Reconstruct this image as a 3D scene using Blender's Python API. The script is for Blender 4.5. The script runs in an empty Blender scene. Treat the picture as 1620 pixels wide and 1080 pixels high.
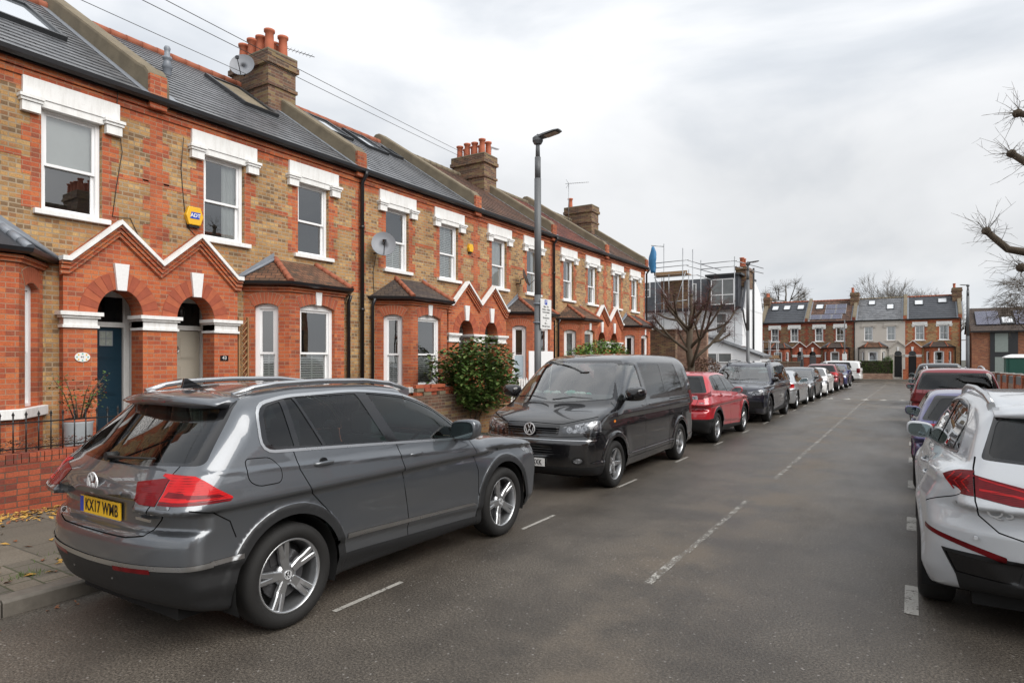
import bpy, bmesh, math, random
import numpy as np
from mathutils import Vector, Matrix
random.seed(7)
scene = bpy.context.scene
COL = scene.collection
PI = math.pi
# ---------------------------------------------------------------- camera
cam_d = bpy.data.cameras.new('camera'); cam = bpy.data.objects.new('camera', cam_d); COL.objects.link(cam)
THETA = math.atan(632 / 1000)
cam.location = (0, 0, 1.85); cam.rotation_euler = (PI / 2, 0, THETA)
cam_d.sensor_width = 36; cam_d.lens = 36 * 1000 / 1620; cam_d.shift_y = 28 / 1620
cam_d.clip_start = 0.05; cam_d.clip_end = 3000
scene.camera = cam
# ---------------------------------------------------------------- light
scene.view_settings.view_transform = 'Standard'; scene.view_settings.look = 'None'
scene.view_settings.exposure = 1.27; scene.view_settings.gamma = 1
SUN_EL = math.radians(42); SUN_AZ = math.radians(100)          # azimuth measured clockwise from +Y (the street direction)
world = bpy.data.worlds.new('World'); scene.world = world; world.use_nodes = True
wn = world.node_tree.nodes; wl = world.node_tree.links; wn.clear()
def _n(t, **k):
    n = wn.new(t)
    for a, b in k.items(): setattr(n, a, b)
    return n
sky = _n('ShaderNodeTexSky', sky_type='NISHITA', sun_disc=False); sky.sun_elevation = SUN_EL; sky.sun_rotation = SUN_AZ
bgs = _n('ShaderNodeBackground'); bgs.inputs['Strength'].default_value = 0.08; wl.new(sky.outputs[0], bgs.inputs['Color'])
tc = _n('ShaderNodeTexCoord'); mp = _n('ShaderNodeMapping'); mp.inputs['Scale'].default_value = (1.0, 1.0, 2.5)
mp.inputs['Location'].default_value = (0.35, 0.1, 0.0)
wl.new(tc.outputs['Generated'], mp.inputs['Vector'])
nz1 = _n('ShaderNodeTexNoise'); nz1.inputs['Scale'].default_value = 1.6; nz1.inputs['Detail'].default_value = 8; nz1.inputs['Roughness'].default_value = 0.5
nz1.inputs['Distortion'].default_value = 0.35
wl.new(mp.outputs[0], nz1.inputs['Vector'])
ramp = _n('ShaderNodeValToRGB'); e = ramp.color_ramp.elements
e[0].position = 0.34; e[0].color = (0.215, 0.232, 0.256, 1)
e[1].position = 0.66; e[1].color = (0.43, 0.433, 0.438, 1)
m_ = e.new(0.47); m_.color = (0.305, 0.318, 0.335, 1)
m_ = e.new(0.56); m_.color = (0.385, 0.39, 0.397, 1)
wl.new(nz1.outputs['Fac'], ramp.inputs['Fac'])
sep = _n('ShaderNodeSeparateXYZ'); wl.new(tc.outputs['Generated'], sep.inputs[0])
grd = _n('ShaderNodeValToRGB'); ge = grd.color_ramp.elements; ge[0].position = 0.0; ge[0].color = (1.0, 1.0, 1.0, 1); ge[1].position = 0.62; ge[1].color = (1.22, 1.22, 1.21, 1)
for p_, c_ in ((0.06, (1.03, 1.03, 1.03, 1)), (0.15, (0.82, 0.835, 0.86, 1)), (0.26, (0.88, 0.887, 0.90, 1)), (0.40, (1.13, 1.13, 1.12, 1))): g_ = ge.new(p_); g_.color = c_
wl.new(sep.outputs['Z'], grd.inputs['Fac'])
bgc = _n('ShaderNodeBackground'); wl.new(ramp.outputs[0], bgc.inputs['Color']); wl.new(grd.outputs[0], bgc.inputs['Strength'])
mx = _n('ShaderNodeMixShader'); mx.inputs[0].default_value = 0.96
wl.new(bgs.outputs[0], mx.inputs[1]); wl.new(bgc.outputs[0], mx.inputs[2])
wo = _n('ShaderNodeOutputWorld'); wl.new(mx.outputs[0], wo.inputs['Surface'])
sl = bpy.data.lights.new('sun', 'SUN'); sun = bpy.data.objects.new('sun', sl); COL.objects.link(sun)
sl.energy = 1.5; sl.angle = math.radians(55); sl.color = (1.0, 0.965, 0.92)
sd = Vector((math.sin(SUN_AZ) * math.cos(SUN_EL), math.cos(SUN_AZ) * math.cos(SUN_EL), math.sin(SUN_EL)))
sun.rotation_euler = sd.to_track_quat('Z', 'Y').to_euler()
try:
    scene.cycles.transparent_max_bounces = 24; scene.cycles.max_bounces = 8
except Exception: pass
# ---------------------------------------------------------------- object helpers
def tag(o, label=None, cat=None, group=None, kind=None):
    if label: o['label'] = label
    if cat: o['category'] = cat
    if group: o['group'] = group
    if kind: o['kind'] = kind
    return o
def empty(name, loc=(0, 0, 0), rz=0):
    o = bpy.data.objects.new(name, None); COL.objects.link(o); o.location = loc; o.rotation_euler = (0, 0, rz)
    o.empty_display_size = 0.1
    return o
def copy_tree(o, parent=None):
    c = o.copy(); COL.objects.link(c)
    if parent is not None:
        c.parent = parent; c.matrix_parent_inverse = o.matrix_parent_inverse.copy()
    for ch in list(o.children): copy_tree(ch, c)
    return c
class MB:
    """mesh builder: collects polygons (with material slot) and gets UVs in metres by box projection"""
    def __init__(s): s.v = []; s.f = []; s.m = []; s.M = None; s.sm = []
    def add(s, vs, fs, mi=0, smooth=False):
        b = len(s.v)
        for p in vs:
            p = Vector(p)
            if s.M is not None: p = s.M @ p
            s.v.append(p)
        for f in fs: s.f.append([b + i for i in f]); s.m.append(mi); s.sm.append(smooth)
        return s
    def box(s, a, b, mi=0):
        x0, x1 = sorted((a[0], b[0])); y0, y1 = sorted((a[1], b[1])); z0, z1 = sorted((a[2], b[2]))
        return s.add([(x0,y0,z0),(x1,y0,z0),(x1,y1,z0),(x0,y1,z0),(x0,y0,z1),(x1,y0,z1),(x1,y1,z1),(x0,y1,z1)],
                     [(0,3,2,1),(4,5,6,7),(0,1,5,4),(1,2,6,5),(2,3,7,6),(3,0,4,7)], mi)
    def cbox(s, c, d, mi=0):
        return s.box([c[i] - d[i] / 2 for i in range(3)], [c[i] + d[i] / 2 for i in range(3)], mi)
    def prism(s, pts, axis, a, b, mi=0):
        """polygon pts (2-D) extruded along axis between a and b; axis x: pts=(y,z); y: (x,z); z: (x,y)"""
        def P(p, t): return {'x': (t, p[0], p[1]), 'y': (p[0], t, p[1]), 'z': (p[0], p[1], t)}[axis]
        n = len(pts); ar = sum(pts[i][0] * pts[(i+1) % n][1] - pts[(i+1) % n][0] * pts[i][1] for i in range(n))
        pts = list(pts) if ar > 0 else list(pts)[::-1]
        if axis == 'y': pts = pts[::-1]
        if a > b: a, b = b, a
        vs = [P(p, a) for p in pts] + [P(p, b) for p in pts]
        fs = [list(range(n))[::-1], list(range(n, 2 * n))] + [(i, (i+1) % n, n + (i+1) % n, n + i) for i in range(n)]
        return s.add(vs, fs, mi)
    def ring(s, loops, closed=True, cap=True, mi=0, smooth=True):
        n = len(loops[0]); vs = [p for l in loops for p in l]; fs = []
        for i in range(len(loops) - 1):
            for j in range(n if closed else n - 1):
                k = (j + 1) % n; fs.append((i*n + j, i*n + k, (i+1)*n + k, (i+1)*n + j))
        s.add(vs, fs, mi, smooth)
        if cap and closed:
            b = len(s.v) - len(vs)
            s.f.append([b + j for j in range(n)][::-1]); s.m.append(mi); s.sm.append(False)
            s.f.append([b + (len(loops)-1)*n + j for j in range(n)]); s.m.append(mi); s.sm.append(False)
        return s
    def cyl(s, a, b, r, r2=None, n=12, mi=0, cap=True):
        a = Vector(a); b = Vector(b); d = (b - a).normalized(); r2 = r if r2 is None else r2
        u = d.cross(Vector((0, 0, 1)));  u = Vector((1, 0, 0)) if u.length < 1e-4 else u.normalized(); w = d.cross(u)
        L = [[c + (u * math.cos(2*PI*i/n) + w * math.sin(2*PI*i/n)) * q for i in range(n)] for c, q in ((a, r), (b, r2))]
        return s.ring(L, mi=mi, cap=cap)
    def tube(s, pts, r, n=8, mi=0, cap=True):
        pts = [Vector(p) for p in pts]; rs = r if isinstance(r, (list, tuple)) else [r] * len(pts); L = []; u = None
        for i, p in enumerate(pts):
            d = ((pts[i+1] - p) if i == 0 else (p - pts[i-1]) if i == len(pts)-1 else (pts[i+1] - pts[i-1])).normalized()
            if u is None:
                u = d.cross(Vector((0, 0, 1))); u = Vector((1, 0, 0)) if u.length < 1e-3 else u.normalized()
            else:
                u = (u - d * u.dot(d)).normalized()
            w = d.cross(u)
            L.append([p + (u * math.cos(2*PI*k/n) + w * math.sin(2*PI*k/n)) * rs[i] for k in range(n)])
        return s.ring(L, mi=mi, cap=cap)
    def lathe(s, prof, c=(0, 0, 0), axis='z', n=24, mi=0, cap=False):
        L = []
        for r, h in prof:
            lp = []
            for k in range(n):
                a = 2*PI*k/n; q, w = r*math.cos(a), r*math.sin(a)
                lp.append({'z': (c[0]+q, c[1]+w, c[2]+h), 'x': (c[0]+h, c[1]+q, c[2]+w), 'y': (c[0]+q, c[1]+h, c[2]-w)}[axis])
            L.append(lp)
        return s.ring(L, mi=mi, cap=cap)
    def build(s, name, mats, parent=None, fix=False, bevel=0):
        me = bpy.data.meshes.new(name)
        vv = s.v
        me.from_pydata([tuple(p) for p in vv], [], s.f)
        if fix or bevel:
            bm = bmesh.new(); bm.from_mesh(me)
            if bevel:
                bmesh.ops.remove_doubles(bm, verts=bm.verts, dist=1e-5)
                ed = [e for e in bm.edges if len(e.link_faces) == 2 and e.calc_face_angle(0) > 0.5]
                bmesh.ops.bevel(bm, geom=ed, offset=bevel, segments=2, affect='EDGES', profile=0.6, clamp_overlap=True)
            bmesh.ops.recalc_face_normals(bm, faces=bm.faces); bm.to_mesh(me); bm.free()
            s.sm = [False] * len(me.polygons)
        if not isinstance(mats, (list, tuple)): mats = [mats]
        for m in mats: me.materials.append(m)
        if not (fix or bevel):
            me.polygons.foreach_set('material_index', s.m); me.polygons.foreach_set('use_smooth', s.sm)
        box_uv(me)
        o = bpy.data.objects.new(name, me); COL.objects.link(o)
        if parent is not None: o.parent = parent
        return o
def box_uv(me):
    n = len(me.vertices)
    if n == 0: return
    co = np.empty(n * 3); me.vertices.foreach_get('co', co); co = co.reshape(-1, 3)
    npz = len(me.polygons); nr = np.empty(npz * 3); me.polygons.foreach_get('normal', nr); nr = nr.reshape(-1, 3)
    tot = np.empty(npz, dtype=np.int32); me.polygons.foreach_get('loop_total', tot)
    lv = np.empty(len(me.loops), dtype=np.int32); me.loops.foreach_get('vertex_index', lv)
    t = np.stack([-nr[:, 1], nr[:, 0], np.zeros(npz)], 1); ln = np.linalg.norm(t, axis=1)
    flat = ln < 0.15
    t[flat] = (1, 0, 0); ln[flat] = 1; t /= ln[:, None]
    b = np.cross(nr, t); b[flat] = (0, 1, 0)
    fi = np.repeat(np.arange(npz), tot)
    uv = np.stack([(co[lv] * t[fi]).sum(1), (co[lv] * b[fi]).sum(1)], 1)
    ul = me.uv_layers.new(name='uv'); ul.data.foreach_set('uv', uv.ravel())
def text_obj(name, s, size, M, mat, parent=None, depth=0.001, align='CENTER', xs=1.0, spacing=1.0, offset=0.0):
    cu = bpy.data.curves.new(name, 'FONT'); cu.body = s; cu.size = size; cu.extrude = depth; cu.align_x = align; cu.align_y = 'CENTER'
    cu.space_character = spacing; cu.offset = offset; cu.resolution_u = 3
    t = bpy.data.objects.new(name, cu); COL.objects.link(t)
    dg = bpy.context.evaluated_depsgraph_get(); dg.update()
    me = bpy.data.meshes.new_from_object(t.evaluated_get(dg)); bpy.data.objects.remove(t)
    me.transform(M @ Matrix.Diagonal((xs, 1, 1, 1)))
    me.materials.clear(); me.materials.append(mat)
    o = bpy.data.objects.new(name, me); COL.objects.link(o)
    if parent is not None: o.parent = parent
    return o
def frame_M(o, right, up):
    """matrix putting text x along right, y along up at o"""
    r = Vector(right).normalized(); u = Vector(up).normalized(); n = r.cross(u)
    return Matrix(((r.x, u.x, n.x, o[0]), (r.y, u.y, n.y, o[1]), (r.z, u.z, n.z, o[2]), (0, 0, 0, 1)))
# ---------------------------------------------------------------- materials
class NT:
    def __init__(s, name):
        s.m = bpy.data.materials.new(name); s.m.use_nodes = True; s.n = s.m.node_tree.nodes; s.l = s.m.node_tree.links
        s.b = s.n['Principled BSDF']; s.out = s.n['Material Output']
    def node(s, t, ins=None, **k):
        n = s.n.new(t)
        for a, b in k.items(): setattr(n, a, b)
        for a, b in (ins or {}).items():
            if isinstance(b, bpy.types.NodeSocket): s.l.new(b, n.inputs[a])
            else: n.inputs[a].default_value = b
        return n
    def math(s, op, a, b=0.0, c=None):
        n = s.n.new('ShaderNodeMath'); n.operation = op
        for i, q in enumerate((a, b) if c is None else (a, b, c)):
            if isinstance(q, bpy.types.NodeSocket): s.l.new(q, n.inputs[i])
            else: n.inputs[i].default_value = q
        return n.outputs[0]
    def mix(s, f, a, b, mode='MIX'):
        n = s.n.new('ShaderNodeMix'); n.data_type = 'RGBA'; n.blend_type = mode
        for i, q in ((0, f), (6, a), (7, b)):
            if isinstance(q, bpy.types.NodeSocket): s.l.new(q, n.inputs[i])
            else: n.inputs[i].default_value = (q if i == 0 else (*q[:3], 1))
        return n.outputs[2]
    def ramp(s, f, stops, interp='LINEAR'):
        n = s.n.new('ShaderNodeValToRGB'); cr = n.color_ramp; cr.interpolation = interp
        while len(cr.elements) < len(stops): cr.elements.new(0.5)
        for e, (p, c) in zip(cr.elements, stops):
            e.position = p; e.color = (*c, 1) if len(c) == 3 else c
        s.l.new(f, n.inputs[0]); return n.outputs[0]
    def noise(s, vec, scale, detail=4, rough=0.5, out='Fac'):
        return s.node('ShaderNodeTexNoise', {'Vector': vec, 'Scale': scale, 'Detail': detail, 'Roughness': rough}).outputs[out]
    def bump(s, h, strength=0.3, dist=0.01):
        b = s.node('ShaderNodeBump', {'Height': h, 'Strength': strength, 'Distance': dist})
        s.l.new(b.outputs[0], s.b.inputs['Normal']); return b
    def set(s, **k):
        for a, q in k.items():
            a = a.replace('_', ' ')
            if isinstance(q, bpy.types.NodeSocket): s.l.new(q, s.b.inputs[a])
            else: s.b.inputs[a].default_value = (*q, 1) if isinstance(q, tuple) and len(q) == 3 else q
        return s
def grey(v): return (v, v, v)
def plain(name, col, rough=0.6, metal=0.0, var=0.12, scale=8.0, coat=0.0, spec=0.5, bump=0.0, bscale=60.0):
    t = NT(name); ob = t.node('ShaderNodeTexCoord').outputs['Object']
    nz = t.noise(ob, scale, 5, 0.6)
    c = t.mix(nz, tuple(x * (1 - var) for x in col), tuple(min(1, x * (1 + var)) for x in col))
    r = t.math('MULTIPLY_ADD', nz, 0.2 * rough, rough * 0.9)
    t.set(Base_Color=c, Roughness=r, Metallic=metal)
    t.b.inputs['Coat Weight'].default_value = coat; t.b.inputs['Coat Roughness'].default_value = 0.03
    t.b.inputs['Specular IOR Level'].default_value = spec
    if bump: t.bump(t.noise(ob, bscale, 3, 0.6), bump, 0.004)
    return t.m
def brick_mat(name, cols, mortar, bw=0.225, rh=0.075, ms=0.0055, dirt=0.35, dirtcol=(0.05, 0.04, 0.03), bump=0.5, rough=0.85):
    t = NT(name); tcn = t.node('ShaderNodeTexCoord'); uv = tcn.outputs['UV']; ob = tcn.outputs['Object']
    wob = t.noise(uv, 9.0, 3, 0.5, 'Color')
    off = t.node('ShaderNodeVectorMath', {0: wob, 1: (0.5, 0.5, 0.5)}, operation='SUBTRACT').outputs[0]
    off = t.node('ShaderNodeVectorMath', {0: off}, operation='SCALE'); off.inputs['Scale'].default_value = 0.009
    uvw = t.node('ShaderNodeVectorMath', {0: uv, 1: off.outputs[0]}, operation='ADD').outputs[0]
    br = t.node('ShaderNodeTexBrick', {'Vector': uvw, 'Scale': 1.0, 'Mortar Size': ms, 'Mortar Smooth': 0.25, 'Brick Width': bw, 'Row Height': rh, 'Bias': 0.0})
    sp = t.node('ShaderNodeSeparateXYZ', {0: uvw})
    row = t.math('FLOOR', t.math('DIVIDE', sp.outputs[1], rh))
    half = t.math('MULTIPLY', t.math('MODULO', row, 2.0), 0.5)
    half = t.math('ABSOLUTE', half)
    colm = t.math('FLOOR', t.math('ADD', t.math('DIVIDE', sp.outputs[0], bw), half))
    cv = t.node('ShaderNodeCombineXYZ', {0: colm, 1: row, 2: 0.0}).outputs[0]
    wn_ = t.node('ShaderNodeTexWhiteNoise', {'Vector': cv}, noise_dimensions='3D').outputs['Value']
    k = len(cols); bc = t.ramp(wn_, [(i / k, c) for i, c in enumerate(cols)], 'CONSTANT')
    fine = t.noise(uv, 55.0, 4, 0.65)
    bc = t.mix(1.0, bc, t.ramp(fine, [(0.25, grey(0.62)), (0.8, grey(1.32))]), 'MULTIPLY')
    c = t.mix(br.outputs['Fac'], bc, mortar)
    big = t.noise(ob, 0.9, 6, 0.62)
    f = t.math('MULTIPLY', t.ramp(big, [(0.48, grey(0)), (0.72, grey(1))]), dirt)
    c = t.mix(f, c, t.mix(1.0, c, tuple(x * 6 for x in dirtcol), 'MULTIPLY'))
    t.set(Base_Color=c, Roughness=rough)
    h = t.math('SUBTRACT', t.math('MULTIPLY', fine, 0.35), br.outputs['Fac'])
    t.bump(h, bump, 0.006)
    return t.m
def paint(name, col, metal=0.0, rough=0.28, flake=True, dirt=0.12):
    """car paint with clear coat, a road film of dirt low down, dark trim on the inside faces"""
    t = NT(name); tcn = t.node('ShaderNodeTexCoord'); ob = tcn.outputs['Object']
    c = col
    if flake:
        fl = t.noise(ob, 900.0, 1, 0.5)
        c = t.mix(fl, tuple(x * 0.8 for x in col), tuple(x * 1.2 for x in col))
    sp = t.node('ShaderNodeSeparateXYZ', {0: ob})
    low = t.math('MULTIPLY', t.ramp(sp.outputs[2], [(0.1, grey(1)), (0.75, grey(0))]), t.noise(ob, 6.0, 6, 0.7))
    dm = t.math('MULTIPLY', low, dirt * 2.2)
    c = t.mix(dm, c, (0.10, 0.085, 0.07))
    drops = t.noise(ob, 160.0, 2, 0.5)
    r = t.math('ADD', t.math('MULTIPLY', dm, 0.8), rough)
    cr = t.math('ADD', t.math('MULTIPLY', dm, 0.7), 0.025)
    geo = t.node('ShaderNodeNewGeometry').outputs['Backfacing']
    t.set(Base_Color=c, Metallic=metal, Roughness=r, Coat_Roughness=cr); t.b.inputs['Coat Weight'].default_value = 1.0; t.b.inputs['Coat IOR'].default_value = 1.7
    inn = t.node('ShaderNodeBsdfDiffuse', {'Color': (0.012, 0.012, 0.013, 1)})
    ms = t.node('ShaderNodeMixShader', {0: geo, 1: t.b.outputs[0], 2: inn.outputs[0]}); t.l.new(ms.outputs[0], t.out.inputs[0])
    return t.m
def glass_mat(name, tint=(0.55, 0.62, 0.6), ior=1.5, dirt=0.03, boost=0.0, mult=1.5):
    t = NT(name); t.n.remove(t.b); ob = t.node('ShaderNodeTexCoord').outputs['Object']
    tr = t.node('ShaderNodeBsdfTransparent', {'Color': (*tint, 1)})
    wv = t.node('ShaderNodeBump', {'Height': t.noise(ob, 1.5, 2, 0.4), 'Strength': 0.05, 'Distance': 0.02})
    gl = t.node('ShaderNodeBsdfGlossy', {'Color': (1, 1, 1, 1), 'Roughness': 0.0, 'Normal': wv.outputs[0]})
    fr = t.node('ShaderNodeFresnel', {'IOR': ior}); fac = t.math('ADD', fr.outputs[0], boost)
    fac = t.math('MINIMUM', t.math('MULTIPLY', fac, mult), 1.0)
    m1 = t.node('ShaderNodeMixShader', {0: fac, 1: tr.outputs[0], 2: gl.outputs[0]})
    df = t.node('ShaderNodeBsdfDiffuse', {'Color': (0.5, 0.48, 0.45, 1)})
    m2 = t.node('ShaderNodeMixShader', {0: t.math('MULTIPLY', t.noise(ob, 14.0, 6, 0.75), dirt), 1: m1.outputs[0], 2: df.outputs[0]})
    t.l.new(m2.outputs[0], t.out.inputs[0]); return t.m
STOCK = [(0.46,0.255,0.095),(0.40,0.22,0.085),(0.33,0.185,0.075),(0.43,0.20,0.08),(0.20,0.12,0.06),(0.52,0.32,0.13),(0.38,0.22,0.09),(0.45,0.26,0.10),(0.27,0.13,0.055),(0.36,0.20,0.08)]
REDB = [(0.48,0.115,0.037),(0.43,0.095,0.034),(0.52,0.15,0.05),(0.37,0.08,0.033),(0.29,0.075,0.036),(0.47,0.12,0.043),(0.44,0.115,0.045)]
M = {}
M['stock'] = brick_mat('stock_brick', STOCK, (0.33, 0.255, 0.17), bw=0.17, rh=0.067, ms=0.010, dirt=0.6)
M['red'] = brick_mat('red_brick', REDB, (0.34, 0.19, 0.12), bw=0.2, rh=0.067, ms=0.0065, dirt=0.6)
M['redrub'] = brick_mat('red_brick_wall', [(0.30,0.06,0.028),(0.24,0.05,0.025),(0.35,0.08,0.035),(0.17,0.04,0.025),(0.28,0.07,0.03)], (0.10, 0.065, 0.045), ms=0.006, rh=0.068, dirt=0.8)
M['brown'] = brick_mat('brown_brick', [(0.16,0.08,0.05),(0.12,0.06,0.04),(0.20,0.11,0.06),(0.10,0.06,0.04),(0.22,0.15,0.07)], (0.22, 0.18, 0.13), rh=0.068, dirt=0.6)
M['pinkbrick'] = brick_mat('faded_brick', [(0.33,0.19,0.13),(0.28,0.15,0.10),(0.36,0.23,0.16),(0.24,0.13,0.09)], (0.32, 0.27, 0.22), rh=0.068, dirt=0.4)
M['modbrick'] = brick_mat('new_brick', [(0.36,0.13,0.06),(0.30,0.10,0.05),(0.40,0.17,0.08),(0.24,0.09,0.05)], (0.28, 0.22, 0.17), rh=0.068, dirt=0.2)
def white_paint():
    t = NT('white_paint'); ob = t.node('ShaderNodeTexCoord').outputs['Object']; st = t.node('ShaderNodeMapping', {'Vector': ob, 'Scale': (9, 9, 1.6)}).outputs[0]
    g = t.ramp(t.noise(st, 1.6, 6, 0.7), [(0.45, grey(0)), (0.75, grey(1))]); f = t.ramp(t.noise(ob, 38.0, 4, 0.7), [(0.60, grey(0)), (0.72, grey(1))])
    c = t.mix(t.math('MULTIPLY', g, 0.38), (0.77, 0.77, 0.755), (0.40, 0.375, 0.33)); c = t.mix(t.math('MULTIPLY', f, 0.35), c, (0.45, 0.42, 0.37))
    t.set(Base_Color=c, Roughness=0.55); t.bump(t.noise(ob, 45.0, 4, 0.6), 0.25, 0.004); return t.m
M['white'] = white_paint()
M['upvc'] = plain('white_frame', (0.82, 0.82, 0.82), 0.3, var=0.03)
M['render_w'] = plain('white_render', (0.74, 0.75, 0.76), 0.8, var=0.06, scale=1.2, bump=0.3, bscale=90)
M['render_g'] = plain('grey_render', (0.52, 0.48, 0.43), 0.85, var=0.07, scale=1.5, bump=0.3, bscale=90)
M['cement'] = plain('mossy_cement', (0.17, 0.14, 0.095), 0.95, var=0.5, scale=3.0, bump=0.8, bscale=30)
M['lead'] = plain('lead', (0.20, 0.22, 0.25), 0.4, var=0.2, scale=6)
M['blackpl'] = plain('black_gutter', (0.015, 0.015, 0.017), 0.35, var=0.3)
M['iron'] = plain('black_iron', (0.012, 0.012, 0.012), 0.4, var=0.3)
M['terracotta'] = plain('terracotta', (0.42, 0.12, 0.06), 0.8, var=0.2, scale=5)
M['ridge'] = plain('ridge_tile', (0.30, 0.095, 0.05), 0.85, var=0.3, scale=6)
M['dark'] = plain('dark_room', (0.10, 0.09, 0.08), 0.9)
M['badgemetal'] = plain('badge_metal', (0.72, 0.73, 0.74), 0.38, 0.35, var=0.02)
M['curtain'] = plain('curtain', (0.62, 0.63, 0.62), 0.9, var=0.1)
M['blind'] = plain('blind', (0.70, 0.71, 0.70), 0.7, var=0.05)
M['win'] = glass_mat('window_glass', (0.80, 0.83, 0.83), 1.5, 0.02, boost=0.10)
M['chrome'] = plain('chrome', (0.75, 0.76, 0.77), 0.12, 1.0, var=0.03)
M['silver'] = plain('silver_trim', (0.55, 0.56, 0.57), 0.28, 1.0, var=0.05)
M['alloy'] = plain('alloy', (0.50, 0.51, 0.52), 0.32, 0.9, var=0.1, scale=20)
M['alloydk'] = plain('alloy_dark', (0.10, 0.10, 0.105), 0.4, 0.7, var=0.1)
M['tyre'] = plain('tyre_rubber', (0.009, 0.0085, 0.008), 0.8, var=0.35, scale=14, bump=0.2)
M['plastic'] = plain('dark_cladding', (0.013, 0.0135, 0.0145), 0.55, var=0.15, bump=0.15, bscale=300)
M['gloss_black'] = plain('gloss_black', (0.008, 0.008, 0.009), 0.08, var=0.05, coat=0.5)
M['rubber'] = plain('black_rubber', (0.008, 0.008, 0.008), 0.6)
M['under'] = plain('underbody', (0.006, 0.006, 0.006), 0.9)
M['seat'] = plain('seat_cloth', (0.05, 0.05, 0.055), 0.8)
M['carglass'] = glass_mat('car_glass', (0.46, 0.60, 0.57), 1.5, 0.006, boost=0.0, mult=1.15)
M['privacy'] = glass_mat('privacy_glass', (0.14, 0.17, 0.175), 1.5, 0.006, boost=0.0, mult=1.2)
M['screen'] = glass_mat('windscreen_glass', (0.66, 0.80, 0.75), 1.5, 0.025, boost=0.08)
M['mirror'] = plain('mirror_glass', (0.22, 0.27, 0.28), 0.03, 1.0, var=0.02)
M['yellowpl'] = plain('yellow_plate', (0.85, 0.50, 0.02), 0.35, var=0.03)
M['whitepl'] = plain('white_plate', (0.75, 0.75, 0.73), 0.35, var=0.03)
M['ink'] = plain('black_ink', (0.01, 0.01, 0.01), 0.4)
M['blueink'] = plain('blue_ink', (0.02, 0.06, 0.40), 0.4)
def lamp_mat(name, col, rough=0.12, stripes=70.0, dark=0.35):
    t = NT(name); ob = t.node('ShaderNodeTexCoord').outputs['Object']
    w = t.node('ShaderNodeTexWave', {'Vector': ob, 'Scale': stripes, 'Distortion': 0.5}, bands_direction='Z').outputs['Fac']
    v = t.noise(ob, 11.0, 2, 0.5)
    c = t.mix(t.math('MULTIPLY', w, t.ramp(v, [(0.4, grey(0.1)), (0.6, grey(1))])), col, tuple(x * dark for x in col))
    t.set(Base_Color=c, Roughness=0.35); t.b.inputs['Coat Weight'].default_value = 0.3; t.b.inputs['Specular IOR Level'].default_value = 0.15
    return t.m
M['taillamp'] = lamp_mat('tail_lamp', (0.15, 0.003, 0.006))
M['tailbright'] = lamp_mat('tail_lamp_bright', (0.50, 0.010, 0.012), stripes=22, dark=0.35)
M['taildark'] = lamp_mat('tail_lamp_dark', (0.16, 0.004, 0.008), stripes=30)
def headlamp_mat():
    t = NT('head_lamp'); ob = t.node('ShaderNodeTexCoord').outputs['Object']; vo = t.node('ShaderNodeTexVoronoi', {'Vector': ob, 'Scale': 13.0})
    f = t.math('MULTIPLY', t.ramp(vo.outputs['Distance'], [(0.15, grey(1)), (0.32, grey(0.25)), (0.45, grey(0.8)), (0.6, grey(0.1))]), t.ramp(t.noise(ob, 24.0, 3, 0.6), [(0.35, grey(0.4)), (0.65, grey(1))]))
    t.set(Base_Color=t.mix(f, (0.03, 0.032, 0.036), (0.62, 0.64, 0.67)), Metallic=0.6, Roughness=0.2); t.b.inputs['Coat Weight'].default_value = 1.0; return t.m
M['headlamp'] = headlamp_mat()
M['orange'] = lamp_mat('amber_lamp', (0.7, 0.2, 0.02))
# ---------------------------------------------------------------- car bodies: an implicit surface, meshed, then cut into panels
def curve(pts, smooth=0.0, n=600):
    p = np.array(sorted(pts), float); xs = np.linspace(p[0, 0], p[-1, 0], n)
    h = np.diff(p[:, 0]); d = np.diff(p[:, 1]) / h; m = np.zeros(len(p))
    m[0] = d[0]; m[-1] = d[-1]
    for i in range(1, len(p) - 1):
        m[i] = 0 if d[i-1] * d[i] <= 0 else 2 * d[i-1] * d[i] / (d[i-1] + d[i])
    i = np.clip(np.searchsorted(p[:, 0], xs, side='right') - 1, 0, len(h) - 1); t = (xs - p[i, 0]) / h[i]
    ys = ((2*t**3 - 3*t**2 + 1) * p[i, 1] + (t**3 - 2*t**2 + t) * h[i] * m[i] + (-2*t**3 + 3*t**2) * p[i+1, 1] + (t**3 - t**2) * h[i] * m[i+1])
    if smooth > 0:
        k = max(1, int(smooth / (xs[1] - xs[0]))); ker = np.hanning(2*k + 3)[1:-1]; ker /= ker.sum()
        yp = np.concatenate([np.linspace(ys[0] - (ys[1]-ys[0])*k, ys[0], k+1)[:-1], ys, np.linspace(ys[-1], ys[-1] + (ys[-1]-ys[-2])*k, k+1)[1:]])
        ys = np.convolve(yp, ker, 'same')[k:k+n]
    return lambda x: np.interp(x, xs, ys)
def smax(a, b, r):
    h = np.maximum(r - np.abs(a - b), 0) / r
    return np.maximum(a, b) + h * h * r * 0.25
def smin(a, b, r): return -smax(-a, -b, r)
def sstep(a, b, x):
    t = np.clip((x - a) / (b - a), 0, 1); return t * t * (3 - 2 * t)
DEF = dict(crown=0.05, gcrown=0.045, rcurv=0.14, fcurv=0.20, wscurv=0.16, rwcurv=0.10, pw=2.6, rd=0.13, rt=0.16, rg=0.13,
           prof=[(0.0,-0.10),(0.25,-0.055),(0.42,-0.015),(0.6,0.0),(0.8,0.002),(0.95,-0.004),(1.1,-0.03),(1.3,-0.08)],
           tumble=0.30, gin=0.055, slope=0.0, archlip=0.012, archr=0.43)
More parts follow.
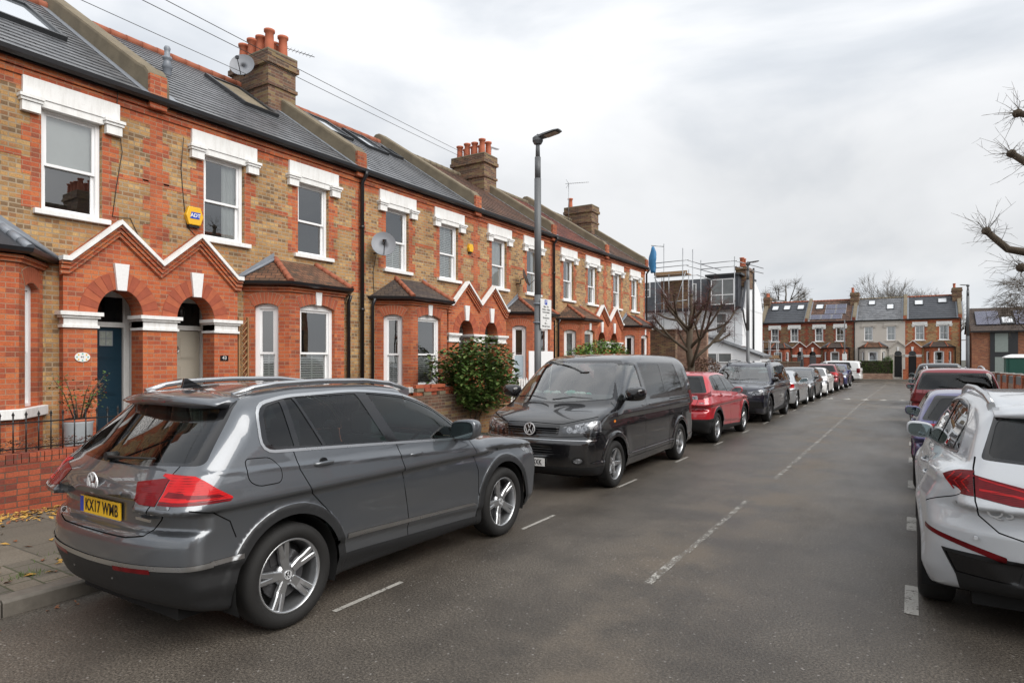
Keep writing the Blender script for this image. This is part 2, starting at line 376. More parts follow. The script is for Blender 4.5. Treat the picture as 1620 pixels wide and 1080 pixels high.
def car_F(S):
    deck = curve(S['deck'], 0.05); gh = curve(S['gh'], 0.04); plan = curve(S['plan'], 0.08)
    rear = curve(S['rear'], 0.02); front = curve(S['front'], 0.02); prof = curve(S['prof'], 0.008); hw = S['hw']; zb = curve(S['bottom'], 0.05)
    ym = 0.5 * (S['ya'][0] + S['ya'][1]); ghx = np.linspace(-1, S['L'] + 1, 900); ghs = np.gradient(gh(ghx), ghx)
    gp = curve(S['gplan'], 0.08) if 'gplan' in S else None
    def F(P):
        x, y, z = P[:, 0], P[:, 1], P[:, 2]; ax = np.abs(x); q = ax / hw
        top = z - (deck(y) - S['crown'] * q * q)
        pl = plan(y)
        w = pl + prof(z - S['slope'] * (y - ym))
        for ya in S['ya']:
            dd = np.sqrt((y - ya)**2 + (z - S['rw'])**2)
            w = w + S['archlip'] * (1 - sstep(S['archr'] + 0.055, S['archr'] + 0.085, dd)) + 0.014 * (1 - sstep(S['archr'] + 0.02, S['archr'] + 0.30, dd)) * sstep(0.95, 0.6, z)
        if 'sculpt' in S: w = w + S['sculpt'](y, z)
        side = ax - w
        e1 = rear(z) + S['rcurv'] * q**S['pw'] - y
        e2 = y - front(z) + S['fcurv'] * q**S['pw']
        bot = zb(y) - z
        low = smax(smax(top, side, S['rd']), smax(e1, e2, 0.05), S['rd'])
        low = smax(low, bot, 0.05)
        yy = np.where(y > ym, y + S['wscurv'] * q * q, y - S['rwcurv'] * q * q)
        s = np.interp(yy, ghx, ghs)
        g = (z - gh(yy) + S['gcrown'] * q * q) / np.sqrt(1 + s * s)
        zbelt = S['zbelt']
        bw = (gp(y) if gp else pl - S['gin'])
        gs = (ax - (bw - S['tumble'] * (z - zbelt) - 0.10 * np.maximum(z - zbelt, 0)**2)) * 0.96
        G = smax(g, gs, S['rg']); G = smax(G, (zbelt - 0.25) - z, 0.05)
        r = smin(low, G, S.get('rj', 0.035))
        for c in S.get('cuts', []): r = smax(r, -c(x, y, z), 0.012)
        return r
    return F
def rbox(c, d, r=0.02, sym=True):
    """signed distance to a rounded box, mirrored in x when sym"""
    def f(x, y, z):
        xx = np.abs(x) if sym else x
        q = [np.abs(a - b) - e / 2 + r for a, b, e in ((xx, c[0], d[0]), (y, c[1], d[1]), (z, c[2], d[2]))]
        o = np.sqrt(sum(np.maximum(k, 0)**2 for k in q)); return o + np.minimum(np.maximum(np.maximum(q[0], q[1]), q[2]), 0) - r
    return f
def grad(F, P, e=0.002):
    g = np.zeros_like(P)
    for k in range(3):
        d = np.zeros(3); d[k] = e; g[:, k] = (F(P + d) - F(P - d)) / (2 * e)
    return g
def surface_nets(F, lo, hi, h):
    n = [int(math.ceil((hi[k] - lo[k]) / h)) + 1 for k in range(3)]
    ax = [lo[k] + h * np.arange(n[k]) for k in range(3)]
    V = np.empty(n)
    for i in range(0, n[0], 8):
        g = np.stack(np.meshgrid(ax[0][i:i+8], ax[1], ax[2], indexing='ij'), -1).reshape(-1, 3)
        V[i:i+8] = F(g).reshape(-1, n[1], n[2])
    inn = V < 0
    c = np.zeros([k - 1 for k in n], int)
    for a in (0, 1):
        for b in (0, 1):
            for d in (0, 1): c += inn[a:n[0]-1+a, b:n[1]-1+b, d:n[2]-1+d]
    act = (c > 0) & (c < 8); idx = -np.ones(act.shape, int); ijk = np.argwhere(act); idx[act] = np.arange(len(ijk))
    acc = np.zeros((len(ijk), 3)); cnt = np.zeros(len(ijk))
    cor = [(a, b, d) for a in (0, 1) for b in (0, 1) for d in (0, 1)]
    for p in cor:
        for k in range(3):
            if p[k] == 0:
                q = list(p); q[k] = 1; q = tuple(q)
                va = V[ijk[:, 0]+p[0], ijk[:, 1]+p[1], ijk[:, 2]+p[2]]; vb = V[ijk[:, 0]+q[0], ijk[:, 1]+q[1], ijk[:, 2]+q[2]]
                cr = (va < 0) != (vb < 0); t = va / np.where(cr, va - vb, 1)
                for m in range(3):
                    acc[:, m] += np.where(cr, p[m] + (t if m == k else 0), 0)
                cnt += cr
    P = np.array(lo) + (ijk + acc / cnt[:, None]) * h
    Q = []
    for k in range(3):
        a, b = [(1, 2), (2, 0), (0, 1)][k]
        s0 = [slice(0, n[m]) for m in range(3)]; s1 = list(s0); s0[k] = slice(0, n[k]-1); s1[k] = slice(1, n[k])
        A, B = inn[tuple(s0)], inn[tuple(s1)]; e = np.argwhere(A != B)
        e = e[(e[:, a] > 0) & (e[:, b] > 0) & (e[:, a] < n[a]-1) & (e[:, b] < n[b]-1)]
        def id_(da, db):
            w = e.copy(); w[:, a] -= da; w[:, b] -= db; return idx[w[:, 0], w[:, 1], w[:, 2]]
        q = np.stack([id_(1, 1), id_(0, 1), id_(0, 0), id_(1, 0)], 1)
        fl = ~A[e[:, 0], e[:, 1], e[:, 2]]; q[fl] = q[fl][:, ::-1]; Q.append(q)
    return P, np.concatenate(Q)
def newton(F, P, it=4):
    for _ in range(it):
        f = F(P); g = grad(F, P); g2 = (g * g).sum(1) + 1e-9
        st = (f / g2)[:, None] * g; ln = np.linalg.norm(st, axis=1, keepdims=True)
        P = P - st * np.minimum(1, 0.03 / (ln + 1e-9))
    return P
def in_poly(p, poly):
    c = np.zeros(len(p), bool); x, y = p[:, 0], p[:, 1]; n = len(poly)
    for i in range(n):
        x0, y0 = poly[i]; x1, y1 = poly[(i+1) % n]
        if y0 == y1: continue
        k = ((y0 > y) != (y1 > y)) & (x < (x1 - x0) * (y - y0) / (y1 - y0) + x0); c ^= k
    return c
def seg_dist(p, a, b):
    d = b - a; t = np.clip(((p - a) @ d) / (d @ d + 1e-12), 0, 1); return np.linalg.norm(p - a - t[:, None] * d, axis=1)
def offset_poly(poly, d):
    """move a polygon outline outwards by d"""
    n = len(poly); ar = sum(poly[i][0]*poly[(i+1)%n][1] - poly[(i+1)%n][0]*poly[i][1] for i in range(n)); sg = 1 if ar > 0 else -1; out = []
    for i in range(n):
        a, b, c = (np.array(poly[k % n], float) for k in (i-1, i, i+1))
        e1 = (b - a) / (np.linalg.norm(b - a) + 1e-9); e2 = (c - b) / (np.linalg.norm(c - b) + 1e-9)
        n1 = np.array([e1[1], -e1[0]]) * sg; n2 = np.array([e2[1], -e2[0]]) * sg; m = n1 + n2; m /= (np.linalg.norm(m) + 1e-9)
        out.append(tuple(b + m * d / max(0.45, m @ n1)))
    return out
def roundp(poly, r, k=4):
    """round the corners of a polygon; r a number or one per corner"""
    out = []; n = len(poly)
    for i in range(n):
        a, b, c = (np.array(poly[j % n], float) for j in (i-1, i, i+1)); rr = r[i] if isinstance(r, (list, tuple)) else r
        la, lc = np.linalg.norm(a-b), np.linalg.norm(c-b); q = min(rr, la*0.48, lc*0.48)
        if q < 1e-4: out.append(tuple(b)); continue
        p0 = b + (a-b)/la*q; p1 = b + (c-b)/lc*q
        for t in np.linspace(0, 1, k+1): out.append(tuple((1-t)**2*p0 + 2*t*(1-t)*b + t*t*p1))
    return out
def strip(line, w):
    """outline of a band of width w along a polyline"""
    L = [np.array(p, float) for p in line]; a = []; b = []
    for i, p in enumerate(L):
        d = (L[min(i+1, len(L)-1)] - L[max(i-1, 0)]); d /= np.linalg.norm(d); nn = np.array([-d[1], d[0]]) * w / 2
        a.append(tuple(p + nn)); b.append(tuple(p - nn))
    return a + b[::-1]
class Shell:
    """half-edge free polygon soup that can be cut along outlines seen from the side, rear, front or top"""
    def __init__(s, F, lo, hi, h):
        s.F = F; P, Q = surface_nets(F, lo, hi, h); s.P = list(newton(F, P)); s.faces = [list(map(int, q)) for q in Q]; s.rad = h * 1.7; s.owner = None
        s.refresh()
    def refresh(s, ids=None):
        if ids is None: ids = range(len(s.faces))
        fl = [s.faces[i] for i in ids]; ids = np.array(list(ids))
        L = max(len(f) for f in fl); cnt = np.array([len(f) for f in fl])
        flat = np.array([s.P[q] for f in fl for q in f]); st = np.concatenate([[0], np.cumsum(cnt)[:-1]])
        cen = np.add.reduceat(flat, st, axis=0) / cnt[:, None]
        g = grad(s.F, cen); nor = g / (np.linalg.norm(g, axis=1, keepdims=True) + 1e-9)
        if s.owner is None: s.owner = np.zeros(len(s.faces), int); s.cen = cen; s.nor = nor
        else:
            k = len(s.faces) - len(s.cen)
            if k: s.cen = np.vstack([s.cen, np.zeros((k, 3))]); s.nor = np.vstack([s.nor, np.zeros((k, 3))])
            s.cen[ids] = cen; s.nor[ids] = nor
    def view(s, c, v): return c[:, {'S': (1, 2), 'R': (0, 2), 'F': (0, 2), 'T': (0, 1), 'B': (0, 1)}[v]]
    def mask(s, v, sgn, nmin, flt):
        n = s.nor; k = {'S': n[:, 0] * sgn, 'R': -n[:, 1], 'F': n[:, 1], 'T': n[:, 2], 'B': -n[:, 2]}[v] > nmin
        if flt is not None: k &= flt(s.cen)
        return k
    def cut(s, poly, v, sgn, nmin, flt, rid):
        pl = [np.array(p, float) for p in poly]; ix = {'S': (1, 2), 'R': (0, 2), 'F': (0, 2), 'T': (0, 1), 'B': (0, 1)}[v]
        mk = s.mask(v, sgn, nmin - 0.15, flt if flt is None else None) & (s.owner == 0)
        if flt is not None: mk &= flt(s.cen) | True
        n = len(pl); newf = []; newc = []; cur_c = s.cen; base = len(s.faces)
        cand_all = np.nonzero(mk)[0]; live = list(cand_all); C2 = s.view(s.cen, v)
        loc_c = {int(i): C2[i] for i in live}; arr_i = np.array(live, int)
        if len(arr_i) == 0: return
        c2 = C2[arr_i]; lo = np.min(pl, 0) - s.rad; hi = np.max(pl, 0) + s.rad
        k = ((c2 > lo) & (c2 < hi)).all(1); arr_i = arr_i[k]; c2 = c2[k]
        src = {}
        for e in range(n):
            a, b = pl[e], pl[(e+1) % n]
            if np.linalg.norm(b - a) < 1e-5: continue
            if len(arr_i) == 0: return
            near = arr_i[seg_dist(c2, a, b) < s.rad * 0.75]; d = b - a; nn = np.array([-d[1], d[0]]) / np.linalg.norm(d); off = nn @ a
            ecache = {}; ai = []; ac = []
            for fi in near:
                f = s.faces[fi]; dd = [s.P[q][ix[0]] * nn[0] + s.P[q][ix[1]] * nn[1] - off for q in f]
                if max(dd) < 1e-5 or min(dd) > -1e-5: continue
                A = []; B = []
                for j in range(len(f)):
                    p, q = f[j], f[(j+1) % len(f)]; dp, dq = dd[j], dd[(j+1) % len(f)]
                    if dp >= -1e-5: A.append(p)
                    if dp <= 1e-5: B.append(p)
                    if (dp > 1e-5 and dq < -1e-5) or (dp < -1e-5 and dq > 1e-5):
                        key = (min(p, q), max(p, q))
                        if key not in ecache:
                            t = dp / (dp - dq); ecache[key] = len(s.P); s.P.append(s.P[p] * (1-t) + s.P[q] * t)
                        A.append(ecache[key]); B.append(ecache[key])
                if len(A) < 3 or len(B) < 3: continue
                s.faces[fi] = A; s.faces.append(B); ni = len(s.faces) - 1; src[ni] = fi
                ai.append(ni); ca = np.mean([s.P[q] for q in A], 0); cb = np.mean([s.P[q] for q in B], 0)
                w = np.nonzero(arr_i == fi)[0][0]; c2[w] = ca[list(ix)]; ac.append(cb[list(ix)])
            if ai: arr_i = np.concatenate([arr_i, ai]); c2 = np.vstack([c2, ac])
        if len(s.faces) > base:
            add = []
            for ni in range(base, len(s.faces)):
                o = src[ni]
                while o >= base: o = src[o]
                add.append(o)
            s.owner = np.concatenate([s.owner, s.owner[add]])
            s.refresh(sorted(set(add) | set(range(base, len(s.faces)))))
    def region(s, rid, poly, v, sgn=1, nmin=0.3, flt=None, docut=True):
        if docut: s.cut(poly, v, sgn, nmin, flt, rid)
        k = s.mask(v, sgn, nmin, flt) & (s.owner == 0); i = np.nonzero(k)[0]
        ins = in_poly(s.view(s.cen[i], v), poly); s.owner[i[ins]] = rid
    def emit(s, rid, name, mat, parent, off=0.0, keep=None):
        sel = np.nonzero(s.owner == rid)[0] if keep is None else np.nonzero((s.owner == rid) & keep(s.cen))[0]
        if len(sel) == 0: return None
        mp = {}; fs = []
        for fi in sel:
            f = []
            for q in s.faces[fi]:
                if q not in mp: mp[q] = len(mp)
                f.append(mp[q])
            fs.append(f)
        P = np.array([s.P[q] for q in mp]); P = newton(s.F, P, 1) if s.proj else P; g = grad(s.F, P, 0.004); N = g / (np.linalg.norm(g, axis=1, keepdims=True) + 1e-9)
        P = P + N * off
        me = bpy.data.meshes.new(name); me.from_pydata(P.tolist(), [], fs); me.materials.append(mat)
        me.polygons.foreach_set('use_smooth', [True] * len(me.polygons))
        me.normals_split_custom_set_from_vertices(N.tolist()); box_uv(me)
        o = bpy.data.objects.new(name, me); COL.objects.link(o)
        if parent is not None: o.parent = parent
        return o
    proj = True
def make_wheel(name, r, w, rimr, spokes, style, rimmat, disc=True, cap=None):
    """wheel standing at the origin, axle along x, outer face towards +x: tyre, rim, brake disc, hub"""
    t = MB(); sw = w / 2
    prof = [(rimr*0.985, sw*0.72), (rimr + 0.012, sw*0.90), ((r+rimr)/2 - .01, sw*1.02), (r - 0.035, sw*0.97), (r - 0.014, sw*0.86), (r - 0.003, sw*0.66), (r, sw*0.4)]
    full = prof + [(a, -b) for a, b in prof[::-1]]
    t.lathe(full, axis='x', n=56)
    for gx in (-0.45, -0.15, 0.15, 0.45):
        pass
    tyre = t.build(name, M['tyre']); tyre.name = name
    R = MB()
    R.lathe([(rimr*0.99, sw*0.70), (rimr*1.02, sw*0.80), (rimr*0.985, sw*0.84), (rimr*0.955, sw*0.80), (rimr*0.94, sw*0.62), (rimr*0.90, sw*0.35), (rimr*0.88, -sw*0.6), (rimr*0.95, -sw*0.8)], axis='x', n=56)
    R.lathe([(0.001, sw*0.50), (0.055, sw*0.52), (0.075, sw*0.46), (0.085, sw*0.3)], axis='x', n=24)
    def spoke(ang, w0, w1, th, face=sw*0.55, tip=sw*0.72, skew=0.0):
        ca, sa = math.cos(ang), math.sin(ang); L = []
        for q, ww, fx in ((0.05, w0, face), (0.12, w0*0.92, face), (rimr*0.62, (w0*0.3 + w1*0.7), face + (tip-face)*0.45), (rimr*0.965, w1, tip)):
            sk = skew * q / rimr
            l = []
            for uu, dx in ((-ww/2, -th), (-ww/2, -th*0.25), (-ww*0.32, 0), (ww*0.32, 0), (ww/2, -th*0.25), (ww/2, -th)):
                u = uu + sk; l.append((fx + dx, q*ca - u*sa, q*sa + u*ca))
            L.append(l)
        R.ring(L, smooth=False)
    D = MB()
    for i in range(spokes):
        a = 2*PI*i/spokes + PI/2
        if style == 'twin':
            spoke(a, 0.045, 0.03, 0.03, skew=rimr*0.17); spoke(a, 0.045, 0.03, 0.03, skew=-rimr*0.17)
        elif style == 'five':
            # broad spoke split by a dark groove, bright blades either side
            spoke(a, 0.05, 0.036, 0.032, skew=rimr*0.125); spoke(a, 0.05, 0.036, 0.032, skew=-rimr*0.115)
            ca, sa = math.cos(a), math.sin(a)
            D.ring([[(sw*0.5 + dx, q*ca - u*sa, q*sa + u*ca) for u, dx in ((-ww, -.03), (-ww, 0), (ww, 0), (ww, -.03))] for q, ww in ((0.07, .02), (rimr*0.96, .045))], smooth=False)
        elif style == 'star': spoke(a, 0.075, 0.05, 0.03)
        else: spoke(a, 0.04, 0.025, 0.025)
    for i in range(5):
        a = 2*PI*i/5 + 0.3; R.cyl((sw*0.42, 0.056*math.cos(a), 0.056*math.sin(a)), (sw*0.50, 0.056*math.cos(a), 0.056*math.sin(a)), 0.009, n=8)
    rim = R.build('rim', rimmat, tyre)
    if D.v: D.build('spoke_insert', M['alloydk'], rim)
    if disc:
        B = MB(); B.cyl((-sw*0.1, 0, 0), (-sw*0.1 + .02, 0, 0), rimr*0.68, n=32); B.cyl((-sw*0.1 + .02, 0, 0), (sw*0.2, 0, 0), 0.08, n=20)
        B.box((-sw*0.3, -rimr*0.35, rimr*0.35), (sw*0.15, rimr*0.35, rimr*0.75)); B.build('brake_disc', M['alloydk'], tyre)
        K = MB(); K.cyl((-sw*0.55, 0, 0), (-sw*0.5, 0, 0), rimr*0.9, n=32); K.build('inner_panel', M['under'], tyre)
    if cap == 'vw': emblem(tyre, (sw*0.525, 0, 0), 0.03, 'x')
    return tyre
def emblem(parent, c, r, axis, sgn=1, mat='silver', back=True):
    """round emblem: a ring holding a V above a W"""
    m = MB(); n = 32
    def T(u, v, d):
        return {'x': (c[0] + sgn*d, c[1] + sgn*u, c[2] + v), 'y': (c[0] - sgn*u, c[1] + sgn*d, c[2] + v)}[axis]
    L = [[T((r*q)*math.cos(2*PI*k/n), (r*q)*math.sin(2*PI*k/n), d) for k in range(n)] for q, d in ((0.86, 0.0), (0.86, 0.006), (1.0, 0.007), (1.02, 0.0))]
    m.ring(L, cap=False)
    def bar(p, q, w=0.11):
        p = np.array(p)*r; q = np.array(q)*r; d = (q-p)/np.linalg.norm(q-p); nn = np.array([-d[1], d[0]])*w*r/1.0
        cs = [p+nn, p-nn, q-nn, q+nn]; vs = [T(a[0], a[1], z) for z in (0, 0.007) for a in cs]
        m.add(vs, [(0,1,2,3),(4,7,6,5),(0,4,5,1),(1,5,6,2),(2,6,7,3),(3,7,4,0)])
    for p, q in (((-0.33,0.86),(-0.04,0.14)),((0.33,0.86),(0.04,0.14)),((-0.80,0.42),(-0.36,-0.72)),((-0.36,-0.72),(-0.02,-0.05)),((0.80,0.42),(0.36,-0.72)),((0.36,-0.72),(0.02,-0.05))): bar(p, q, 0.058)
    if back: m2 = MB(); m2.cyl(T(0,0,-0.004), T(0,0,0.001), r*0.98, n=28); m2.build('badge_backing', M['gloss_black'], m.build('badge', M['badgemetal'], parent, fix=True))
    else: m.build('badge', M['badgemetal'], parent, fix=True)
def mirror_mesh(side, y, z, x, s=1.0, shell=None, parent=None, name='door_mirror'):
    """rounded housing on a short arm; reflecting glass faces the rear (-y)"""
    m = MB(); L = []
    for dy, k in ((-0.055, 0.93), (-0.05, 0.97), (-0.02, 1.0), (0.03, 0.93), (0.07, 0.72), (0.095, 0.35)):
        l = []
        for i in range(20):
            a = 2*PI*i/20; u, v = math.cos(a), math.sin(a); u = math.copysign(abs(u)**0.6, u); v = math.copysign(abs(v)**0.65, v)
            l.append((side*(x + 0.115*s + 0.115*s*k*u), y + dy*s, z + 0.078*s*k*v + 0.012*u))
        L.append(l)
    m.ring(L); h = m.build(name, shell, parent, fix=True)
    for p in h.data.polygons: p.use_smooth = True
    g = MB(); g.add([(side*(x + 0.115*s + 0.098*s*math.copysign(abs(math.cos(a))**0.6, math.cos(a))), y - 0.062*s, z + 0.062*s*math.copysign(abs(math.sin(a))**0.65, math.sin(a)) + 0.012*math.cos(a)) for a in [2*PI*i/20 for i in range(20)]], [list(range(20))])
    g.build('mirror_glass', M['mirror'], h)
    a = MB(); a.box((side*(x - 0.04), y - 0.02, z - 0.075*s), (side*(x + 0.08), y + 0.045, z - 0.045*s)); a.build('mirror_arm', M['plastic'], h, bevel=0.008)
    return h
def interior(parent, S, y0, y1, zf, hw, seats=True, stearside=1):
    m = MB(); m.box((-hw, S['ya'][0] - 0.35, 0.30), (hw, S['ya'][1] - 0.45, 0.42)); m.build('cabin_floor', M['under'], parent)
    if seats:
        for k, yy in ((0, y1), (1, y0)):
            for sx in ((-0.37, 0.37) if k == 0 else (-0.42, 0.0, 0.42)):
                b = MB(); w = 0.25 if k == 0 else 0.2
                b.box((sx - w, yy - 0.1, zf), (sx + w, yy + 0.42, zf + 0.14))
                b.prism([(yy - 0.2, zf + 0.62), (yy - 0.08, zf + 0.62), (yy + 0.04, zf + 0.08), (yy - 0.1, zf + 0.05)], 'x', sx - w*0.95, sx + w*0.95)
                b.prism([(yy - 0.20, zf + 0.84), (yy - 0.11, zf + 0.84), (yy - 0.09, zf + 0.64), (yy - 0.20, zf + 0.64)], 'x', sx - 0.13, sx + 0.13)
                b.build('car_seat', M['seat'], parent, bevel=0.03)
        d = MB(); yd = y1 + 0.75
        d.prism([(yd, zf + 0.1), (yd, zf + 0.42), (yd + 0.12, zf + 0.50), (yd + 0.5, zf + 0.46), (yd + 0.5, zf)], 'x', -hw, hw); d.build('dashboard', M['seat'], parent, bevel=0.02)
        w = MB(); c = Vector((0.37 * stearside, yd - 0.12, zf + 0.40)); w.tube([c + Vector((0.18*math.cos(a), 0.06*math.sin(a), 0.17*math.sin(a))) for a in [2*PI*i/20 for i in range(21)]], 0.014, n=6)
        w.tube([c + Vector((-0.17, 0, 0)), c + Vector((0.17, 0, 0))], 0.014, n=6); w.build('steering_wheel', M['rubber'], parent)
def plate(parent, y, z, text, facing, col, x=0.0, blue=False, w=0.52, slope=0.0):
    """number plate; facing -1 = towards -y"""
    m = MB(); f = facing; m.cbox((x, y, z), (w, 0.012, 0.112)); p = m.build('number_plate', M[col], parent, bevel=0.003)
    if text:
        M4 = frame_M((x + (0.025 * (-f) if blue else 0), y + f*0.0075, z - 0.002), (-f, 0, 0), (0, 0, 1))
        text_obj('plate_lettering', text, 0.108, M4, M['ink'], p, depth=0.0008, xs=0.76, spacing=1.06, offset=0.0018)
    if blue:
        b = MB(); b.cbox((x + f*0.235, y + f*0.0066, z), (0.045, 0.0012, 0.104)); b.build('plate_band', M['blueink'], p)
    m = MB()
    for sx in (-1, 1):
        m.cbox((x + sx*(w/2 - 0.003), y + f*0.0066, z), (0.004, 0.001, 0.104))
    return p
def handle(parent, side, y, z, x, mat, l=0.2):
    m = MB(); n = 9; L = []
    for i in range(n):
        t = i / (n-1); yy = y - l/2 + l*t; o = 0.032 * math.sin(PI * t)**0.4; q = 0.0165*(0.75 + 0.25*math.sin(PI*t))
        L.append([(side*(x + o - 0.006), yy, z + q), (side*(x + o + 0.004), yy, z + q*0.6), (side*(x + o + 0.004), yy, z - q*0.6), (side*(x + o - 0.006), yy, z - q)])
    m.ring(L); h = m.build('door_handle', mat, parent, fix=True)
    for p in h.data.polygons: p.use_smooth = True
    c = MB(); c.cyl((side*(x - 0.012), y, z - 0.003), (side*(x + 0.002), y, z - 0.003), 0.042, n=20); c.build('handle_recess', M['gloss_black'], h)
def build_car(S, paintmat, root, h=0.04, near=True, opts=None):
    """mesh the implicit body and cut it into body panels, glass, lamps and trim. regions: (name, view, polygon, material, offset, two_sided, extra filter)"""
    S = {**DEF, **S}; F = car_F(S); L = S['L']; hw = S['hw']
    nx = int(math.ceil((hw + 0.12) / h)); lo = (-(nx + 0.5) * h, -0.12 + S.get('ymin', 0), 0.05); hi = ((nx + 0.5) * h, L + 0.15, S['H'] + 0.12)
    sh = Shell(F, lo, hi, h); sh.proj = near
    rid = 1; out = []; last = []
    for poly in S.get('creases', []):
        for sg in (1, -1): sh.cut(poly, 'S', sg, 0.3, None, 0)
    # wheel openings and the floor behind them
    zc = S['rw']; R = S['archr']
    for ya in S['ya']:
        poly = [(ya + R*math.cos(2*PI*i/40), zc + R*math.sin(2*PI*i/40)) for i in range(40)]
        poly = [p for p in poly if p[1] > 0.0] if True else poly
        poly = [(ya - R, -0.2)] + [(ya + R*math.cos(PI - PI*i/28), zc + R*math.sin(PI - PI*i/28)) for i in range(29)] + [(ya + R, -0.2)]
        for sg in (1, -1):
            sh.region(rid, poly, 'S', sg, 0.12, lambda c: np.abs(c[:, 0]) > hw - 0.25)
            sh.region(rid, [(sg*(hw - 0.30), ya - R), (sg*(hw + 0.2), ya - R), (sg*(hw + 0.2), ya + R), (sg*(hw - 0.30), ya + R)], 'B', 1, 0.3, lambda c: c[:, 2] < 0.5)
    gone = rid; rid += 1
    for reg in S['regions']:
        nm, v, poly, mat, off = reg[:5]; two = reg[5] if len(reg) > 5 else False; flt = reg[6] if len(reg) > 6 else None; nmin = reg[7] if len(reg) > 7 else 0.35
        mat = paintmat if mat == 'PAINT' else M[mat]
        join = nm.startswith('+'); nm = nm.lstrip('+')
        ids = []
        views = [('S', 1, poly), ('S', -1, poly)] if v == 'S' else [(v, 1, poly)] + ([(v, 1, [(-a, b) for a, b in poly])] if two else [])
        for q, (vv, sg, pp) in enumerate(views):
            if join: r_ = last[min(q, len(last) - 1)]
            else: r_ = rid; rid += 1; out.append((r_, nm, mat, off))
            sh.region(r_, pp, vv, sg, nmin, flt); ids.append(r_)
        if not join: last = ids
    body = sh.emit(0, 'body', paintmat, root)
    for r_, nm, mat, off in out: sh.emit(r_, nm, mat, root, off)
    # wheel wells and floor
    w = MB()
    for ya in S['ya']:
        for sg in (1, -1):
            Ls = []
            for x in (hw - 0.012, hw - 0.34):
                Ls.append([(sg*x, ya + (R - 0.003)*math.cos(PI*i/16*1.24 - 0.37), zc + (R - 0.003)*math.sin(PI*i/16*1.24 - 0.37)) for i in range(17)])
            w.ring(Ls, closed=False, cap=False); w.add(Ls[1] , [list(range(17))])
    w.box((-hw + 0.3, 0.25, S['zfloor']), (hw - 0.3, L - 0.3, S['zfloor'] + 0.1))
    w.build('underbody', M['under'], root)
    return sh, F
def place_wheels(root, wheel, S, hw_out):
    ws = []
    for ya in S['ya']:
        for sg in (1, -1):
            w = copy_tree(wheel, root); w.name = 'wheel'; w.location = (sg * hw_out, ya, S['rw']); w.rotation_euler = (random.random()*0 + (0.35 if sg > 0 else 0.9) * (1 if ya > 1.5 else 0.55), 0, 0 if sg > 0 else PI)
            ws.append(w)
    return ws
def drop_tree(o):
    for c in list(o.children): drop_tree(c)
    bpy.data.objects.remove(o)
def wiper(parent, a, b, off, w=0.012, name='wiper'):
    m = MB(); a = Vector(a); b = Vector(b); m.tube([a, a.lerp(b, 0.5) + Vector(off), b], [0.011, 0.008, 0.006], n=6); return m.build(name, M['rubber'], parent)
# ---------------------------------------------------------------- ground, road, pavements
def gz(y): t = min(max((y - 30) / 32, 0), 1); return -0.22 * t * t * (3 - 2 * t)
def asphalt():
    t = NT('asphalt'); ob = t.node('ShaderNodeTexCoord').outputs['Object']
    fine = t.noise(ob, 62.0, 4, 0.8); mid = t.noise(ob, 1.1, 5, 0.6); big = t.noise(ob, 0.22, 3, 0.5)
    st = t.node('ShaderNodeMapping', {'Vector': ob, 'Scale': (1.1, 0.30, 1)}).outputs[0]; track = t.noise(st, 1.0, 4, 0.55)
    c = t.ramp(fine, [(0.34, (0.026,0.022,0.018)), (0.50, (0.092,0.079,0.065)), (0.66, (0.215,0.187,0.152))])
    sp = t.node('ShaderNodeSeparateXYZ', {0: ob}); dx = t.math('ABSOLUTE', t.math('ADD', sp.outputs[0], 1.75))
    cen = t.math('MULTIPLY', t.ramp(dx, [(0.0, grey(1)), (0.95, grey(0))]), t.ramp(mid, [(0.40, grey(0)), (0.62, grey(1))]))
    c = t.mix(t.math('MULTIPLY', cen, 0.55), c, (0.17, 0.135, 0.10))
    c = t.mix(t.math('MULTIPLY', t.ramp(mid, [(0.38, grey(1)), (0.58, grey(0))]), 0.45), c, (0.035, 0.030, 0.026))
    vo = t.node('ShaderNodeTexVoronoi', {'Vector': ob, 'Scale': 22.0}); spk = t.ramp(vo.outputs['Distance'], [(0.12, grey(1)), (0.2, grey(0))])
    spk = t.math('MULTIPLY', spk, t.ramp(t.node('ShaderNodeSeparateColor', {0: vo.outputs['Color']}).outputs[0], [(0.72, grey(0)), (0.78, grey(1))]))
    c = t.mix(t.math('MULTIPLY', spk, 0.75), c, (0.30, 0.28, 0.26))
    wet = t.math('ADD', t.math('MULTIPLY', track, 0.6), t.math('MULTIPLY', big, 0.4))
    r = t.ramp(wet, [(0.36, grey(0.30)), (0.50, grey(0.42)), (0.64, grey(0.60))])
    r = t.math('ADD', r, t.math('MULTIPLY', cen, 0.2))
    c = t.mix(t.ramp(wet, [(0.38, grey(0.25)), (0.55, grey(0.0))]), c, (0.02, 0.019, 0.018))
    t.set(Base_Color=c, Roughness=r); t.b.inputs['Specular IOR Level'].default_value = 0.38; h = t.math('ADD', fine, t.math('MULTIPLY', t.noise(ob, 300.0, 2, 0.5), 0.5)); t.bump(h, 0.75, 0.007); return t.m
M['asphalt'] = asphalt()
def slab_mat(name, bw, rh, cols, mortar, off=0.5):
    return brick_mat(name, cols, mortar, bw=bw, rh=rh, ms=0.009, dirt=0.55, bump=0.5, rough=0.75)
M['slab'] = slab_mat('paving_slab', 0.92, 0.62, [(0.15,0.13,0.10),(0.13,0.115,0.09),(0.17,0.148,0.115),(0.12,0.107,0.085)], (0.07, 0.065, 0.05))
M['block'] = slab_mat('paving_block', 0.30, 0.20, [(0.16,0.14,0.11),(0.13,0.115,0.09),(0.18,0.155,0.12),(0.12,0.11,0.09)], (0.06, 0.065, 0.035))
M['kerb'] = plain('granite_kerb', (0.135, 0.12, 0.10), 0.7, var=0.4, scale=12, bump=0.4, bscale=50)
